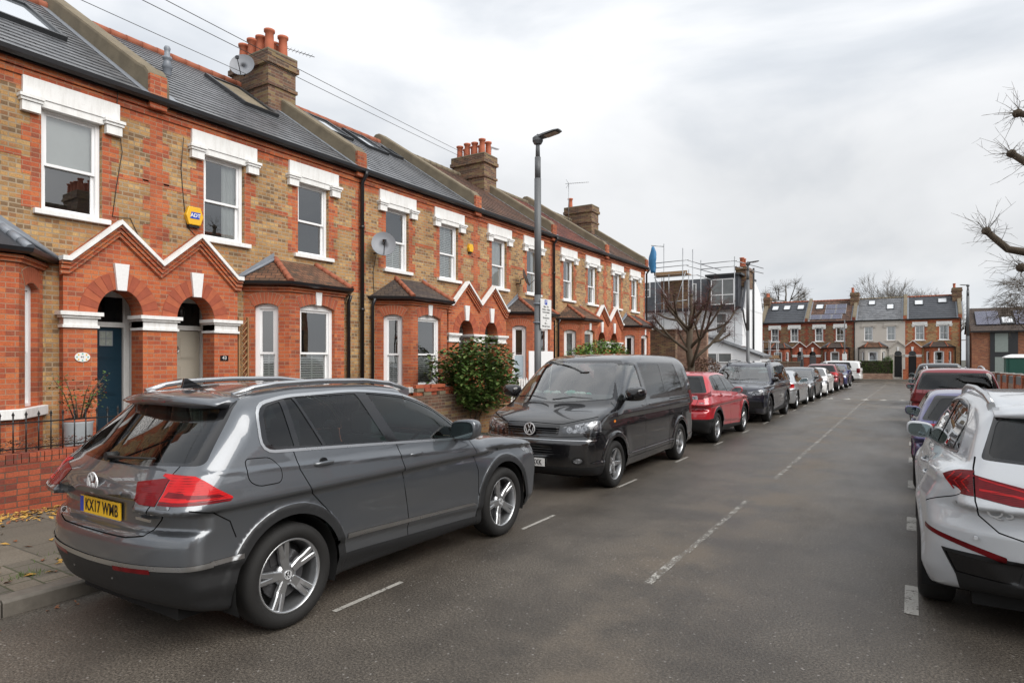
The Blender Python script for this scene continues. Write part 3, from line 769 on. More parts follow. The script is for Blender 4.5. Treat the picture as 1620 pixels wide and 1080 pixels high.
M['soil'] = plain('garden_soil', (0.07, 0.055, 0.04), 0.95, var=0.5, scale=6, bump=1.0, bscale=30)
M['land'] = plain('far_land', (0.06, 0.06, 0.045), 0.95, var=0.3, scale=0.3)
def strip_sheet(name, mat, x0, x1, ys, z=0.0, nx=1):
    m = MB(); xs = [x0 + (x1-x0)*i/nx for i in range(nx+1)]
    for a, b in zip(ys[:-1], ys[1:]):
        for p, q in zip(xs[:-1], xs[1:]): m.add([(p, a, gz(a)+z), (q, a, gz(a)+z), (q, b, gz(b)+z), (p, b, gz(b)+z)], [(0,1,2,3)])
    return tag(m.build(name, mat), kind='structure')
YS = [-30, 0, 30] + [32 + 2*i for i in range(16)]
m = MB(); m.add([(-900,-300,-0.34),(900,-300,-0.34),(900,1500,-0.34),(-900,1500,-0.34)], [(0,1,2,3)]); tag(m.build('ground', M['land']), kind='structure')
strip_sheet('road', M['asphalt'], -5.5, 2.3, YS)
m = MB(); m.add([(-70, 62, -0.22), (70, 62, -0.22), (70, 70.2, -0.22), (-70, 70.2, -0.22)], [(0,1,2,3)]); tag(m.build('cross_road', M['asphalt']), kind='structure')
def slabs(name, mat, x0, x1, z=0.12, y1=62): return strip_sheet(name, M[mat], x0, x1, [y for y in YS if y < y1] + [y1], z)
slabs('pavement', 'slab', -8.54, -6.45); slabs('pavement_block_strip', 'block', -6.45, -5.66); slabs('pavement', 'slab', 2.46, 4.6)
slabs('front_garden_ground', 'soil', -40.0, -8.54, 0.11, 61.5); slabs('front_garden_ground', 'soil', 4.6, 40.0, 0.11, 61.5)
m = MB(); m.box((-70, 70.36, -0.4), (70, 71.9, -0.10)); tag(m.build('pavement', M['slab']), kind='structure')
m = MB(); m.box((-70, 71.9, -0.4), (70, 95, -0.105)); tag(m.build('front_garden_ground', M['soil']), kind='structure')
m = MB(); m.box((-70, 70.2, -0.4), (70, 70.36, -0.095)); tag(m.build('kerb', M['kerb']), kind='structure')
def kerb(x0, x1):
    m = MB(); y = -30.0; random.seed(3); d = 1 if x1 > x0 else -1
    while y < 62:
        l = random.uniform(0.75, 1.0); z = gz(y) + 0.122 + random.uniform(-0.004, 0.004); o = random.uniform(-0.006, 0.006)
        m.prism([(x0, -0.3), (x1 + o, -0.3), (x1 + o, z - 0.02), (x1 + o - d*0.02, z), (x0, z)], 'y', y + 0.004, y + l - 0.004); y += l
    return tag(m.build('kerb', M['kerb'], bevel=0.006), kind='structure')
kerb(-5.66, -5.5); kerb(2.46, 2.3)
def marking_mat(name, keep):
    t = NT(name); ob = t.node('ShaderNodeTexCoord').outputs['Object']
    f = t.ramp(t.math('ADD', t.math('MULTIPLY', t.noise(ob, 60.0, 4, 0.7), 0.5), t.math('MULTIPLY', t.noise(ob, 5.0, 4, 0.7), 0.5)), [(keep - 0.04, grey(0)), (keep + 0.05, grey(1))])
    t.set(Base_Color=t.mix(t.noise(ob, 30.0, 3, 0.6), (0.26, 0.25, 0.225), (0.46, 0.44, 0.40)), Roughness=0.6)
    tr = t.node('ShaderNodeBsdfTransparent'); ms = t.node('ShaderNodeMixShader', {0: f, 1: t.b.outputs[0], 2: tr.outputs[0]}); t.l.new(ms.outputs[0], t.out.inputs[0]); return t.m
M['mark'] = marking_mat('road_marking', 0.56); M['markworn'] = marking_mat('worn_road_marking', 0.475)
m = MB()
def dash(x, y0, y1, w, mi=0): m.add([(x-w/2, y0, gz(y0)+0.004), (x+w/2, y0, gz(y0)+0.004), (x+w/2, y1, gz(y1)+0.004), (x-w/2, y1, gz(y1)+0.004)], [(0,1,2,3)], mi)
for k in range(-2, 16):
    dash(-3.58, 3.22 + 2.65*k, 3.95 + 2.65*k, 0.045)
    dash(0.0, 5.42 + 2.65*k, 6.10 + 2.65*k, 0.09)
dash(-1.84, 5.0, 5.9, 0.075, 1); dash(-1.82, 5.9, 8.6, 0.06, 1)
y = 10.4
while y < 60: dash(-1.78, y, min(y + 3.2, 61), 0.07, 1); y += 3.2
for i in range(9):
    x = -3.4 + 0.72*i; m.add([(x, 32.6, 0.003), (x+0.35, 32.6, 0.003), (x+0.18, 33.9, 0.003)], [(0,1,2)], 0)
for x in (-5.0, -4.6, 1.3, 1.9): dash(x, 60.6, 61.2, 0.3)
tag(m.build('road_marking', [M['mark'], M['markworn']]), kind='structure')
# leaves blown against the garden wall, grass in the joints
M['leafy'] = plain('fallen_leaf_yellow', (0.42, 0.24, 0.05), 0.8, var=0.5, scale=20); M['leafb'] = plain('fallen_leaf_brown', (0.20, 0.075, 0.03), 0.8, var=0.5, scale=20)
M['grass'] = plain('grass', (0.09, 0.14, 0.03), 0.8, var=0.3, scale=10)
def litter(name, n, fx, mats, size=(0.02, 0.05)):
    m = MB()
    for i in range(n):
        x, y, z = fx(); a = random.uniform(0, 2*PI); l = random.uniform(*size); w = l*random.uniform(0.45, 0.8); u = Vector((math.cos(a), math.sin(a), random.uniform(-.2, .5))) * l; v = Vector((-math.sin(a), math.cos(a), random.uniform(-.3, .3))) * w; c = Vector((x, y, z + 0.006))
        m.add([c - u, c + v*0.7 + Z0*0.008, c + u, c - v*0.7 + Z0*0.008], [(0,1,2,3)], random.randrange(len(mats)))
    return m.build(name, [M[k] for k in mats])
Z0 = Vector((0, 0, 1)); random.seed(11)
def lf():
    if random.random() < 0.75: return (-8.5 + abs(random.gauss(0, 0.28)), random.uniform(1.0, 9.0) if random.random() < .4 else random.gauss(3.6, 0.7), 0.122)
    return (random.uniform(-8.5, -5.7), random.uniform(1, 12), 0.122)
tag(litter('leaf_litter', 1100, lf, ['leafy', 'leafb', 'leafy']), 'fallen yellow and brown leaves along the foot of the garden wall', 'leaves', kind='stuff')
def lr(): return (random.choice([-5.42, -5.35, -5.3]) + random.gauss(0, .05), random.uniform(0, 30), 0.002)
tag(litter('gutter_debris', 500, lr, ['leafb', 'leafb', 'soil'], (0.01, 0.03)), 'small leaves and grit in the road gutter', 'debris', kind='stuff')
m = MB()
for k in range(500):
    cx, cy = random.choice([(-6.35, 2.75), (-6.45, 3.6), (-6.0, 2.2), (-6.42, 4.4), (-5.9, 3.1)]); q = 0.10 if (cx, cy) == (-6.35, 2.75) else 0.05; x, y = random.gauss(cx, q), random.gauss(cy, q*1.6); a = random.uniform(0, 2*PI); h = random.uniform(0.015, 0.05)
    m.add([(x, y, 0.12), (x + 0.006*math.cos(a), y + 0.006*math.sin(a), 0.12), (x + 0.02*math.sin(a), y + 0.02*math.cos(a), 0.12 + h)], [(0,1,2)])
tag(m.build('weeds', M['grass']), 'small green weeds growing between the paving blocks', 'weeds', kind='stuff')
# ---------------------------------------------------------------- terraced houses
Z3 = Vector((0, 0, 1))
M['slate'] = brick_mat('roof_slate', [(0.15,0.155,0.165),(0.125,0.13,0.14),(0.17,0.175,0.185),(0.105,0.11,0.118)], (0.02,0.02,0.022), bw=0.25, rh=0.20, ms=0.006, dirt=0.3, bump=0.25, rough=0.33)
M['slate_d'] = brick_mat('dark_roof_slate', [(0.045,0.05,0.06),(0.04,0.044,0.052),(0.055,0.06,0.07)], (0.02,0.02,0.022), bw=0.25, rh=0.20, ms=0.004, dirt=0.2, bump=0.25, rough=0.5)
M['tile_br'] = brick_mat('brown_roof_tile', [(0.13,0.07,0.05),(0.10,0.055,0.04),(0.16,0.085,0.055),(0.085,0.05,0.035)], (0.02,0.015,0.012), bw=0.28, rh=0.26, ms=0.012, dirt=0.5, bump=0.6)
M['tile_rd'] = brick_mat('red_roof_tile', [(0.20,0.065,0.045),(0.16,0.05,0.04),(0.24,0.085,0.055),(0.11,0.045,0.035)], (0.02,0.015,0.012), bw=0.28, rh=0.26, ms=0.012, dirt=0.5, bump=0.6)
M['tile_bay'] = brick_mat('bay_roof_tile', [(0.14,0.065,0.035),(0.11,0.055,0.03),(0.18,0.085,0.045),(0.085,0.05,0.03)], (0.02,0.015,0.012), bw=0.17, rh=0.10, ms=0.008, dirt=0.6, bump=0.6)
M['tile_bayd'] = brick_mat('dark_bay_roof_tile', [(0.075,0.055,0.045),(0.06,0.045,0.04),(0.09,0.065,0.05)], (0.02,0.015,0.012), bw=0.17, rh=0.10, ms=0.008, dirt=0.5, bump=0.6)
M['mortar'] = plain('cream_mortar', (0.42, 0.34, 0.24), 0.9)
M['vous'] = plain('red_rubbed_brick', (0.38, 0.10, 0.045), 0.85, var=0.35, scale=9, bump=0.3)
M['vous2'] = plain('dark_rubbed_brick', (0.31, 0.075, 0.038), 0.85, var=0.35, scale=9, bump=0.3)
M['vermic'] = plain('carved_white_stone', (0.74, 0.74, 0.73), 0.6, var=0.1, scale=30, bump=1.0, bscale=28)
M['door_blue'] = plain('dark_blue_door', (0.012, 0.035, 0.055), 0.3, var=0.05)
M['door_cream'] = plain('cream_door', (0.46, 0.42, 0.35), 0.35, var=0.05)
M['door_grey'] = plain('grey_door', (0.30, 0.31, 0.32), 0.35, var=0.05)
M['door_black'] = plain('black_door', (0.015, 0.015, 0.018), 0.3, var=0.05)
M['frost'] = plain('frosted_film', (0.42, 0.52, 0.58), 0.4)
M['skyglass'] = plain('roof_window_glass', (0.62, 0.66, 0.70), 0.06, 0.8, var=0.02)
M['felt'] = plain('dark_frame', (0.03, 0.032, 0.035), 0.4, var=0.2)
M['step'] = plain('step_stone', (0.42, 0.40, 0.37), 0.8, var=0.15)
class Frame:
    """plane with origin O, horizontal direction U, outward normal N"""
    def __init__(s, O, U, N): s.O = Vector(O); s.U = Vector(U).normalized(); s.N = Vector(N).normalized(); s.flip = s.U.cross(Z3).dot(s.N) < 0
    def P(s, u, z, d=0.0): return s.O + s.U * u + Z3 * z + s.N * d
    def quad(s, mb, pts, mi=0):
        """pts: list of (u,z,d) given counter-clockwise seen from outside when u runs right"""
        vs = [s.P(*p) for p in pts]; mb.add(vs[::-1] if s.flip else vs, [tuple(range(len(vs)))], mi)
    def solid(s, mb, poly, d0, d1, mi=0):
        n = len(poly); ar = sum(poly[i][0]*poly[(i+1)%n][1] - poly[(i+1)%n][0]*poly[i][1] for i in range(n))
        if ar < 0: poly = poly[::-1]
        f = [(u, z, d1) for u, z in poly]; b = [(u, z, d0) for u, z in poly]
        s.quad(mb, f, mi); s.quad(mb, b[::-1], mi)
        for i in range(n):
            j = (i+1) % n; s.quad(mb, [b[i], b[j], f[j], f[i]], mi)
    def box(s, mb, u0, u1, z0, z1, d0, d1, mi=0): s.solid(mb, [(u0,z0),(u1,z0),(u1,z1),(u0,z1)], d0, d1, mi)
def arch_pts(u0, u1, zs, rise, kind, n=12):
    c = (u0+u1)/2; r = (u1-u0)/2; out = []
    if kind == 'round':
        for i in range(n+1):
            a = PI - PI*i/n; out.append((c + r*math.cos(a), zs + rise*math.sin(a), math.cos(a), math.sin(a)))
    else:
        R = (r*r + rise*rise)/(2*rise); a0 = math.asin(r/R)
        for i in range(n+1):
            a = -a0 + 2*a0*i/n; out.append((c + R*math.sin(a), zs + rise - R + R*math.cos(a), math.sin(a), math.cos(a)))
    return out
def arch_panel(mb, fr, width, z0, topf, hole, kind='seg', depth=0.2, mi=0, sill=True):
    u0, u1, zs0, zs, rise = hole; A = arch_pts(u0, u1, zs, rise, kind); us = sorted(set([0, width] + [p for p in topf[1]]))
    T = topf[0]
    def col(a, b, za, zb_):
        fr.quad(mb, [(a, za, 0), (b, zb_, 0), (b, T(b), 0), (a, T(a), 0)], mi)
    for a, b in zip(us[:-1], us[1:]):
        for p, q in ((a, min(b, u0)), (max(a, u1), b)):
            if q > p + 1e-6: col(p, q, z0, z0)
    if zs0 > z0 + 1e-6: fr.quad(mb, [(u0, z0, 0), (u1, z0, 0), (u1, zs0, 0), (u0, zs0, 0)], mi)
    ext = sorted(set([u for u in us if u0 < u < u1]))
    pts = [(p[0], p[1]) for p in A]
    for e in ext:
        for i in range(len(pts)-1):
            if pts[i][0] < e < pts[i+1][0]:
                t = (e-pts[i][0])/(pts[i+1][0]-pts[i][0]); pts.insert(i+1, (e, pts[i][1]*(1-t)+pts[i+1][1]*t)); break
    for (a, za), (b, zb_) in zip(pts[:-1], pts[1:]):
        if b > a + 1e-6: col(a, b, za, zb_)
        fr.quad(mb, [(a, za, -depth), (b, zb_, -depth), (b, zb_, 0), (a, za, 0)], mi)
    fr.quad(mb, [(u0, zs0, -depth), (u0, zs0, 0), (u0, pts[0][1], 0), (u0, pts[0][1], -depth)][::-1], mi)
    fr.quad(mb, [(u1, zs0, 0), (u1, zs0, -depth), (u1, pts[-1][1], -depth), (u1, pts[-1][1], 0)][::-1], mi)
    if sill: fr.quad(mb, [(u0, zs0, 0), (u1, zs0, 0), (u1, zs0, -depth), (u0, zs0, -depth)], mi)
def voussoirs(parent, fr, hole, kind, h, n, mats, name='brick_arch', d=0.010):
    u0, u1, zs0, zs, rise = hole
    A = arch_pts(u0, u1, zs, rise, kind, n); m = MB()
    full = arch_pts(u0, u1, zs, rise, kind, 24)
    for i in range(len(full)-1):
        p, q = full[i], full[i+1]
        fr.solid(m, [(p[0],p[1]),(q[0],q[1]),(q[0]+q[2]*h,q[1]+q[3]*h),(p[0]+p[2]*h,p[1]+p[3]*h)], 0.0, d*0.5, 0)
    for i in range(n):
        p, q = A[i], A[i+1]; g = 0.06
        def L(a, b, t): return tuple(a[k]*(1-t)+b[k]*t for k in range(4))
        a, b = L(p, q, g), L(p, q, 1-g); o = 0.004
        fr.solid(m, [(a[0]+a[2]*o,a[1]+a[3]*o),(b[0]+b[2]*o,b[1]+b[3]*o),(b[0]+b[2]*(h-o),b[1]+b[3]*(h-o)),(a[0]+a[2]*(h-o),a[1]+a[3]*(h-o))], 0.0, d, 1 + (i % (len(mats)-1)))
    return m.build(name, [M[k] for k in mats], parent)
def sash_window(parent, fr, u0, u1, z0, z1, d=-0.09, rise=0.0, mid=0.5, dress='blind', wide=0.055, glass='win', frame='upvc', bars=0):
    """box frame, two sliding sashes with panes, curtains or blinds inside"""
    m = MB()
    if rise: top = [(p[0], p[1]) for p in arch_pts(u0, u1, z1, rise, 'seg', 8)]
    else: top = [(u0, z1), (u1, z1)]
    w = wide; it = z1 - w*0.4
    fr.solid(m, [(u0, z0), (u0+w, z0), (u0+w, it), (u0, it)], d-0.08, d+0.02); fr.solid(m, [(u1-w, z0), (u1, z0), (u1, it), (u1-w, it)], d-0.08, d+0.02)
    fr.solid(m, [(u0, it), (u1, it)] + top[::-1], d-0.08, d+0.021); fr.box(m, u0+w, u1-w, z0, z0+w*0.6, d-0.08, d+0.018)
    win = m.build('window', M[frame], parent)
    zm = z0 + (z1 - z0) * mid; a, b = u0+w, u1-w
    for k, (lo, hi, dd) in enumerate(((zm-0.02, it, d-0.005), (z0+w*0.6, zm+0.02, d-0.045))):
        s = MB(); t = 0.038
        fr.box(s, a, a+t, lo, hi, dd-0.035, dd); fr.box(s, b-t, b, lo, hi, dd-0.035, dd); fr.box(s, a+t, b-t, lo, lo+t, dd-0.035, dd-0.001); fr.box(s, a+t, b-t, hi-t, hi, dd-0.035, dd-0.001)
        for q in range(bars): c = a + (b-a)*(q+1)/(bars+1); fr.box(s, c-0.012, c+0.012, lo+t, hi-t, dd-0.03, dd-0.004)
        so = s.build('sash', M[frame], win)
        g = MB(); fr.quad(g, [(a+t, lo+t, dd-0.018), (b-t, lo+t, dd-0.018), (b-t, hi-t, dd-0.018), (a+t, hi-t, dd-0.018)]); g.build('pane', M[glass], win)
    c = MB(); dd = d - 0.09
    def drape(x0, x1, za, zb_, dep=0.03, n=None):
        n = n or max(8, int((x1-x0)/0.025)); P = [(x0+(x1-x0)*i/n, dep*math.sin(i*1.9)*0.5) for i in range(n+1)]
        for i in range(n): fr.quad(c, [(P[i][0], za, dd+P[i][1]), (P[i+1][0], za, dd+P[i+1][1]), (P[i+1][0], zb_, dd+P[i+1][1]), (P[i][0], zb_, dd+P[i][1])])
    def slats(x0, x1, za, zb_, step=0.045):
        z = za
        while z < zb_: fr.solid(c, [(x0, z), (x1, z), (x1, z+step*0.72), (x0, z+step*0.72)], dd, dd+0.012); z += step
        for x in (x0, (x0+x1)/2-0.015, x1-0.03): fr.box(c, x, x+0.03, za, zb_, dd+0.013, dd+0.02)
    W = b - a; nm, mt = 'curtain', 'curtain'
    if dress == 'blind_top': fr.box(c, a, b, zm-0.02, z1, dd, dd+0.006); nm, mt = 'blind', 'blind'
    elif dress == 'curtain_right': drape(b-W*0.42, b, z0, z1)
    elif dress == 'curtain_left': drape(a, a+W*0.35, z0, z1)
    elif dress == 'curtains': drape(a, a+W*0.28, z0, z1); drape(b-W*0.28, b, z0, z1)
    elif dress == 'net': drape(a, b, z0, z1, 0.02)
    elif dress == 'shutter_low': slats(a, b, z0+0.05, zm); nm, mt = 'shutter', 'blind'
    elif dress == 'shutter': slats(a, b, z0+0.05, z1-0.05); nm, mt = 'shutter', 'blind'
    elif dress == 'frost': fr.box(c, a, b, z0, zm, dd+0.08, dd+0.085); nm, mt = 'frosted_film', 'frost'
    if c.v: c.build(nm, M[mt], win)
    return win
XE, ZE, XR, ZR = 0.14, 5.99, -3.5, 8.42      # eave and ridge in house coordinates
def roof_pt(t, d=0.0):
    sx, sz = XR - XE, ZR - ZE; L = math.hypot(sx, sz); return (XE + sx*t - d*(-sz/L)*1.0, ZE + sz*t + d*(-sx/L))
def slope_pt(t, s, d=0.0):
    x, z = roof_pt(t, d); return (x, s, z)
def skylight(parent, sg, s0, s1, t0, t1, open_=False, glass='skyglass'):
    m = MB(); g = MB()
    a, b = min(sg*s0, sg*s1), max(sg*s0, sg*s1)
    def blk(mm, y0, y1, ta, tb, d0, d1):
        c = [slope_pt(t, y, d) for d in (d0, d1) for (t, y) in ((ta, y0), (ta, y1), (tb, y1), (tb, y0))]
        mm.add(c, [(3,2,1,0),(4,5,6,7),(0,1,5,4),(1,2,6,5),(2,3,7,6),(3,0,4,7)])
    w = 0.07; tw = w/4.4
    blk(m, a, a+w, t0, t1, 0, 0.09); blk(m, b-w, b, t0, t1, 0, 0.09); blk(m, a+w, b-w, t0, t0+tw, 0, 0.088); blk(m, a+w, b-w, t1-tw, t1, 0, 0.088)
    f = m.build('skylight', M['felt'], parent, fix=True)
    if not open_: blk(g, a+w, b-w, t0+tw, t1-tw, 0.03, 0.05)
    else:
        c = [slope_pt(t0+tw, a+w, 0.04+0.20), slope_pt(t0+tw, b-w, 0.24), slope_pt(t1-tw, b-w, 0.05), slope_pt(t1-tw, a+w, 0.05)]
        c2 = [(p[0], p[1], p[2]+0.03) for p in c]; g.add(c + c2, [(3,2,1,0),(4,5,6,7),(0,1,5,4),(1,2,6,5),(2,3,7,6),(3,0,4,7)])
        h = MB(); blk(h, a+w, b-w, t0+tw, t1-tw, 0.005, 0.02); h.build('skylight_opening', M['dark'], f, fix=True)
    g.build('skylight_pane', M[glass], f, fix=True)
def pot(parent, x, y, z, h=0.5, r=0.11):
    m = MB(); m.lathe([(r*0.95, 0), (r*1.0, 0.03), (r*0.92, h*0.5), (r*0.88, h-0.07), (r*1.15, h-0.05), (r*1.17, h), (r*0.85, h), (r*0.8, h-0.2)], (x, y, z), n=16); return m.build('chimney_pot', M['terracotta'], parent)
def chimney(parent, x0, x1, y0, y1, z0, z1, pots, brick='brown', steps=True):
    m = MB(); m.box((x0, y0, z0), (x1, y1, z1-0.02))
    if steps:
        m.box((x0-0.035, y0-0.035, z1-0.80), (x1+0.035, y1+0.035, z1-0.72)); m.box((x0-0.03, y0-0.03, z1-0.32), (x1+0.03, y1+0.03, z1-0.02)); m.box((x0-0.06, y0-0.06, z1-0.30), (x1+0.06, y1+0.06, z1-0.18))
    c = m.build('chimney', M[brick], parent)
    k = MB(); k.box((x0-0.035, y0-0.035, z1-0.02), (x1+0.035, y1+0.035, z1+0.04)); k.build('chimney_cap', M['cement'], c, bevel=0.02)
    for (px, py, h) in pots: pot(c, px, py, z1 + 0.03, h)
    return c
def dish(parent, loc, aim, r=0.3, wx=0.0):
    """offset satellite dish on a wall bracket"""
    n = Vector(aim).normalized(); u = n.cross(Z3).normalized(); v = u.cross(n); c = Vector(loc); m = MB(); L = []
    for q, d in ((1.0, 0.07), (0.8, 0.04), (0.5, 0.012), (0.02, 0.0), (0.5, -0.004), (0.8, 0.024), (1.0, 0.055)):
        L.append([c + n*d + (u*math.cos(a)*r*0.92 + v*math.sin(a)*r)*q for a in [2*PI*i/24 for i in range(24)]])
    m.ring(L, cap=False); d = m.build('satellite_dish', M['dish'], parent, fix=True)
    for p in d.data.polygons: p.use_smooth = True
    b = MB(); b.tube([c - n*0.02, c - n*0.12, c - n*0.12 - Z3*0.12, Vector((wx, c.y, c.z - 0.16))], 0.018, n=6); b.tube([c - v*r*0.95 + n*0.03, c + n*0.36 - v*0.12], 0.01, n=6); b.cbox(c + n*0.38 - v*0.10, (0.06, 0.06, 0.06)); b.build('dish_arm', M['blackpl'], d)
M['dish'] = plain('grey_dish', (0.22, 0.23, 0.25), 0.5, var=0.1)
def alarm(parent, y, z, text, sc=1.0):
    m = MB(); P = [(y + 0.155*sc*math.cos(PI*k/3), z + 0.165*sc*math.sin(PI*k/3)) for k in range(6)]
    P = [(y-0.15*sc, z), (y-0.10*sc, z+0.15*sc), (y+0.10*sc, z+0.15*sc), (y+0.15*sc, z), (y+0.10*sc, z-0.15*sc), (y-0.10*sc, z-0.15*sc)]
    m.prism(P, 'x', 0.0, 0.08); o = m.build('alarm_box', M['alarm'], parent, bevel=0.012)
    b = MB(); b.box((0.0, y-0.09*sc, z-0.19*sc), (0.06, y+0.09*sc, z-0.152*sc)); b.build('alarm_base', M['ink'], o)
    if text:
        c = MB(); c.prism([(y-0.085, z-0.05), (y+0.075, z-0.05), (y+0.095, z+0.06), (y-0.065, z+0.06)], 'x', 0.0805, 0.084); c.build('alarm_logo', M['blueink'], o)
        text_obj('alarm_lettering', text, 0.085, frame_M((0.0865, y + 0.005, z + 0.004), (0, 1, 0), (0, 0, 1)), M['whitepl'], o, 0.001, offset=0.002)
    return o
M['alarm'] = plain('yellow_alarm_box', (0.75, 0.42, 0.02), 0.4)
def house(sg, label, group=None, roof='slate', bayroof='tile_bay', wall='stock', red='red', door='door_blue', dress=('blind_top', 'curtain_right', 'shutter_low'), owns=True, pots=8, W=4.38, brickarch=True, chim='brown', simple=False, trim='white', cream=False, ridge='ridge', lock=True):
    root = empty('terraced_house'); tag(root, label, 'house', group)
    Y = lambda s: sg*s
    fr = Frame((0, 0, 0), (0, sg, 0), (1, 0, 0))
    # main wall with openings
    holes = [(0.80, 1.58, 3.93, 5.34), (2.76, 3.53, 3.93, 5.34), (0.10, 1.26, -0.5, 2.98), (1.70, 3.76, 1.2, 2.98)]
    us = sorted(set([0, W] + [h[0] for h in holes] + [h[1] for h in holes])); zs = sorted(set([-0.5, 5.70] + [h[2] for h in holes] + [h[3] for h in holes]))
    m = MB()
    for a, b in zip(us[:-1], us[1:]):
        for c, d in zip(zs[:-1], zs[1:]):
            if any(h[0] <= a and b <= h[1] and h[2] <= c and d <= h[3] for h in holes): continue
            fr.quad(m, [(a, c, 0), (b, c, 0), (b, d, 0), (a, d, 0)])
    for h in holes[:2]:
        u0, u1, z0, z1 = h
        fr.quad(m, [(u0, z0, -0.25), (u0, z0, 0), (u0, z1, 0), (u0, z1, -0.25)][::-1]); fr.quad(m, [(u1, z0, 0), (u1, z0, -0.25), (u1, z1, -0.25), (u1, z1, 0)][::-1])
    # back and gable sides, so the house is a whole body
    fr.quad(m, [(0, -0.5, 0), (0, -0.5, -7), (0, 5.9, -7), (0, 8.3, XR), (0, 5.7, 0)]); fr.quad(m, [(W, -0.5, -7), (W, -0.5, 0), (W, 5.7, 0), (W, 8.3, XR), (W, 5.9, -7)])
    fr.quad(m, [(W, -0.5, -7), (0, -0.5, -7), (0, 5.9, -7), (W, 5.9, -7)])
    m.build('wall', M[wall], root)
    # floors and rooms
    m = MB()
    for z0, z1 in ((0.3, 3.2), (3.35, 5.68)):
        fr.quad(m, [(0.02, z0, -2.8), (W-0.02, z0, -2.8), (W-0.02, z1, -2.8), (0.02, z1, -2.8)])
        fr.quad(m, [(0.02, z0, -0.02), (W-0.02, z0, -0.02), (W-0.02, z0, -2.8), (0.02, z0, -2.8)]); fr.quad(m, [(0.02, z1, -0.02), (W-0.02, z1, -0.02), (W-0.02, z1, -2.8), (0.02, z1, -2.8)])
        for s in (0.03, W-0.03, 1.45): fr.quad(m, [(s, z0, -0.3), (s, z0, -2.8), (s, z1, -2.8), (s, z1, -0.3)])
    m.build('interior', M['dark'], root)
    # red brick dressings
    if red:
        m = MB(); e = 0.004
        fr.box(m, 0, W, 5.70, 5.785, -0.1, 0.028); fr.box(m, 0, W, 5.80, 5.875, -0.1, 0.055); fr.box(m, 0, W, 5.55, 5.70, 0, 0.003)
        fr.box(m, 0, W, 5.786, 5.799, -0.1, 0.01); 
        for c in (1.19, 3.145):
            for k in range(6):
                z0 = 3.93 + 0.225*k; z1 = z0 + 0.225; w = 0.13 if k % 2 else 0.235
                for q in (-1, 1):
                    a = c + q*0.39; fr.box(m, *sorted((a, a + q*w)), z0, min(z1, 5.22), 0, 0.0035)
        for a, b in ((0.12, 0.57), (1.81, 2.52), (3.77, 4.2)): fr.box(m, a, b, 4.60, 4.675, 0, 0.0035)
        for a in (0.0, W):
            for k in range(10):
                z0 = 3.30 + 0.225*k; w = 0.10 if k % 2 else 0.21; q = 1 if a == 0 else -1
                fr.box(m, *sorted((a, a + q*w)), z0, z0 + 0.225, 0, 0.0035)
        m.build('brick_dressing', M[red], root)
    else:
        m = MB(); fr.box(m, 0, W, 5.70, 5.875, -0.1, 0.03); m.build('eaves_course', M[wall], root)
    # upper windows
    for i, c in enumerate((1.19, 3.145)):
        w = sash_window(root, fr, c-0.385, c+0.385, 3.93, 5.335, dress=dress[i], mid=0.47 if i == 0 else 0.48, bars=1 if simple else 0)
        m = MB(); fr.box(m, c-0.49, c+0.49, 3.855, 3.928, -0.09, 0.07); m.build('sill', M[trim], w, bevel=0.008)
        m = MB(); fr.box(m, c-0.62, c+0.62, 5.44, 5.70, 0, 0.05)
        fr.box(m, c-0.40, c+0.40, 5.338, 5.439, -0.10, 0.035)
        for q in (-1, 1):
            for hw, d, z0, z1 in ((0.145, 0.12, 5.395, 5.438), (0.13, 0.10, 5.355, 5.394), (0.11, 0.08, 5.22, 5.354)):
                fr.box(m, c + q*0.53 - hw, c + q*0.53 + hw, z0, z1, 0, d)
        m.build('lintel', M[trim], root)
    # bay
    P = [(1.56, 0.0), (2.06, 0.62), (3.38, 0.62), (3.88, 0.0)]; zt = 3.05; top = (lambda u: zt, [])
    bay = None; m = MB(); frs = []
    for i in range(3):
        a, b = P[i], P[i+1]; U = Vector((b[1]-a[1], sg*(b[0]-a[0]), 0)); w = U.length; U.normalize()
        N = Vector((U.y*sg, -U.x*sg, 0)); N = N if N.x > 0 else -N
        f = Frame((a[1], Y(a[0]), 0), U, N); ww = 0.83 if i == 1 else 0.42; c = w/2; hole = (c-ww/2, c+ww/2, 1.22, 2.80, 0.09 if i == 1 else 0.06)
        arch_panel(m, f, w, -0.5, top, hole, 'seg', 0.16); frs.append((f, w, hole))
    bay = m.build('bay_window', M[red or wall], root)
    for i, (f, w, hole) in enumerate(frs):
        if red and brickarch: voussoirs(bay, f, hole, 'seg', 0.215, 13 if i == 1 else 9, ['mortar', 'vous', 'vous'] if i != 1 else ['mortar', 'vous2', 'vous'])
        sash_window(bay, f, hole[0], hole[1], 1.22, 2.80, d=-0.10, rise=hole[4], wide=0.075, dress=dress[2] if not (dress[2] == 'frost' and i == 1) else 'frost', mid=0.47)
        s = MB(); f.box(s, -0.03 if i == 1 else 0, w + (0.03 if i == 1 else 0), 1.09, 1.218, -0.17, 0.07 if i == 1 else 0.068); s.build('sill', M[trim], bay, bevel=0.01)
        if i == 1:
            k = MB(); f.solid(k, [(w/2-0.055, 2.87), (w/2+0.055, 2.87), (w/2+0.075, 3.12), (w/2-0.075, 3.12)], 0, 0.04); k.build('keystone', M['vermic'] if not simple else M[trim], bay)
    def plan(off, z):
        o = off; c = 0.62/math.hypot(0.5, 0.62); return [(1.56 - o*1.25, 0.0, z), (2.06 - o*0.48, 0.62 + o, z), (3.38 + o*0.48, 0.62 + o, z), (3.88 + o*1.25, 0.0, z)]
    m = MB()
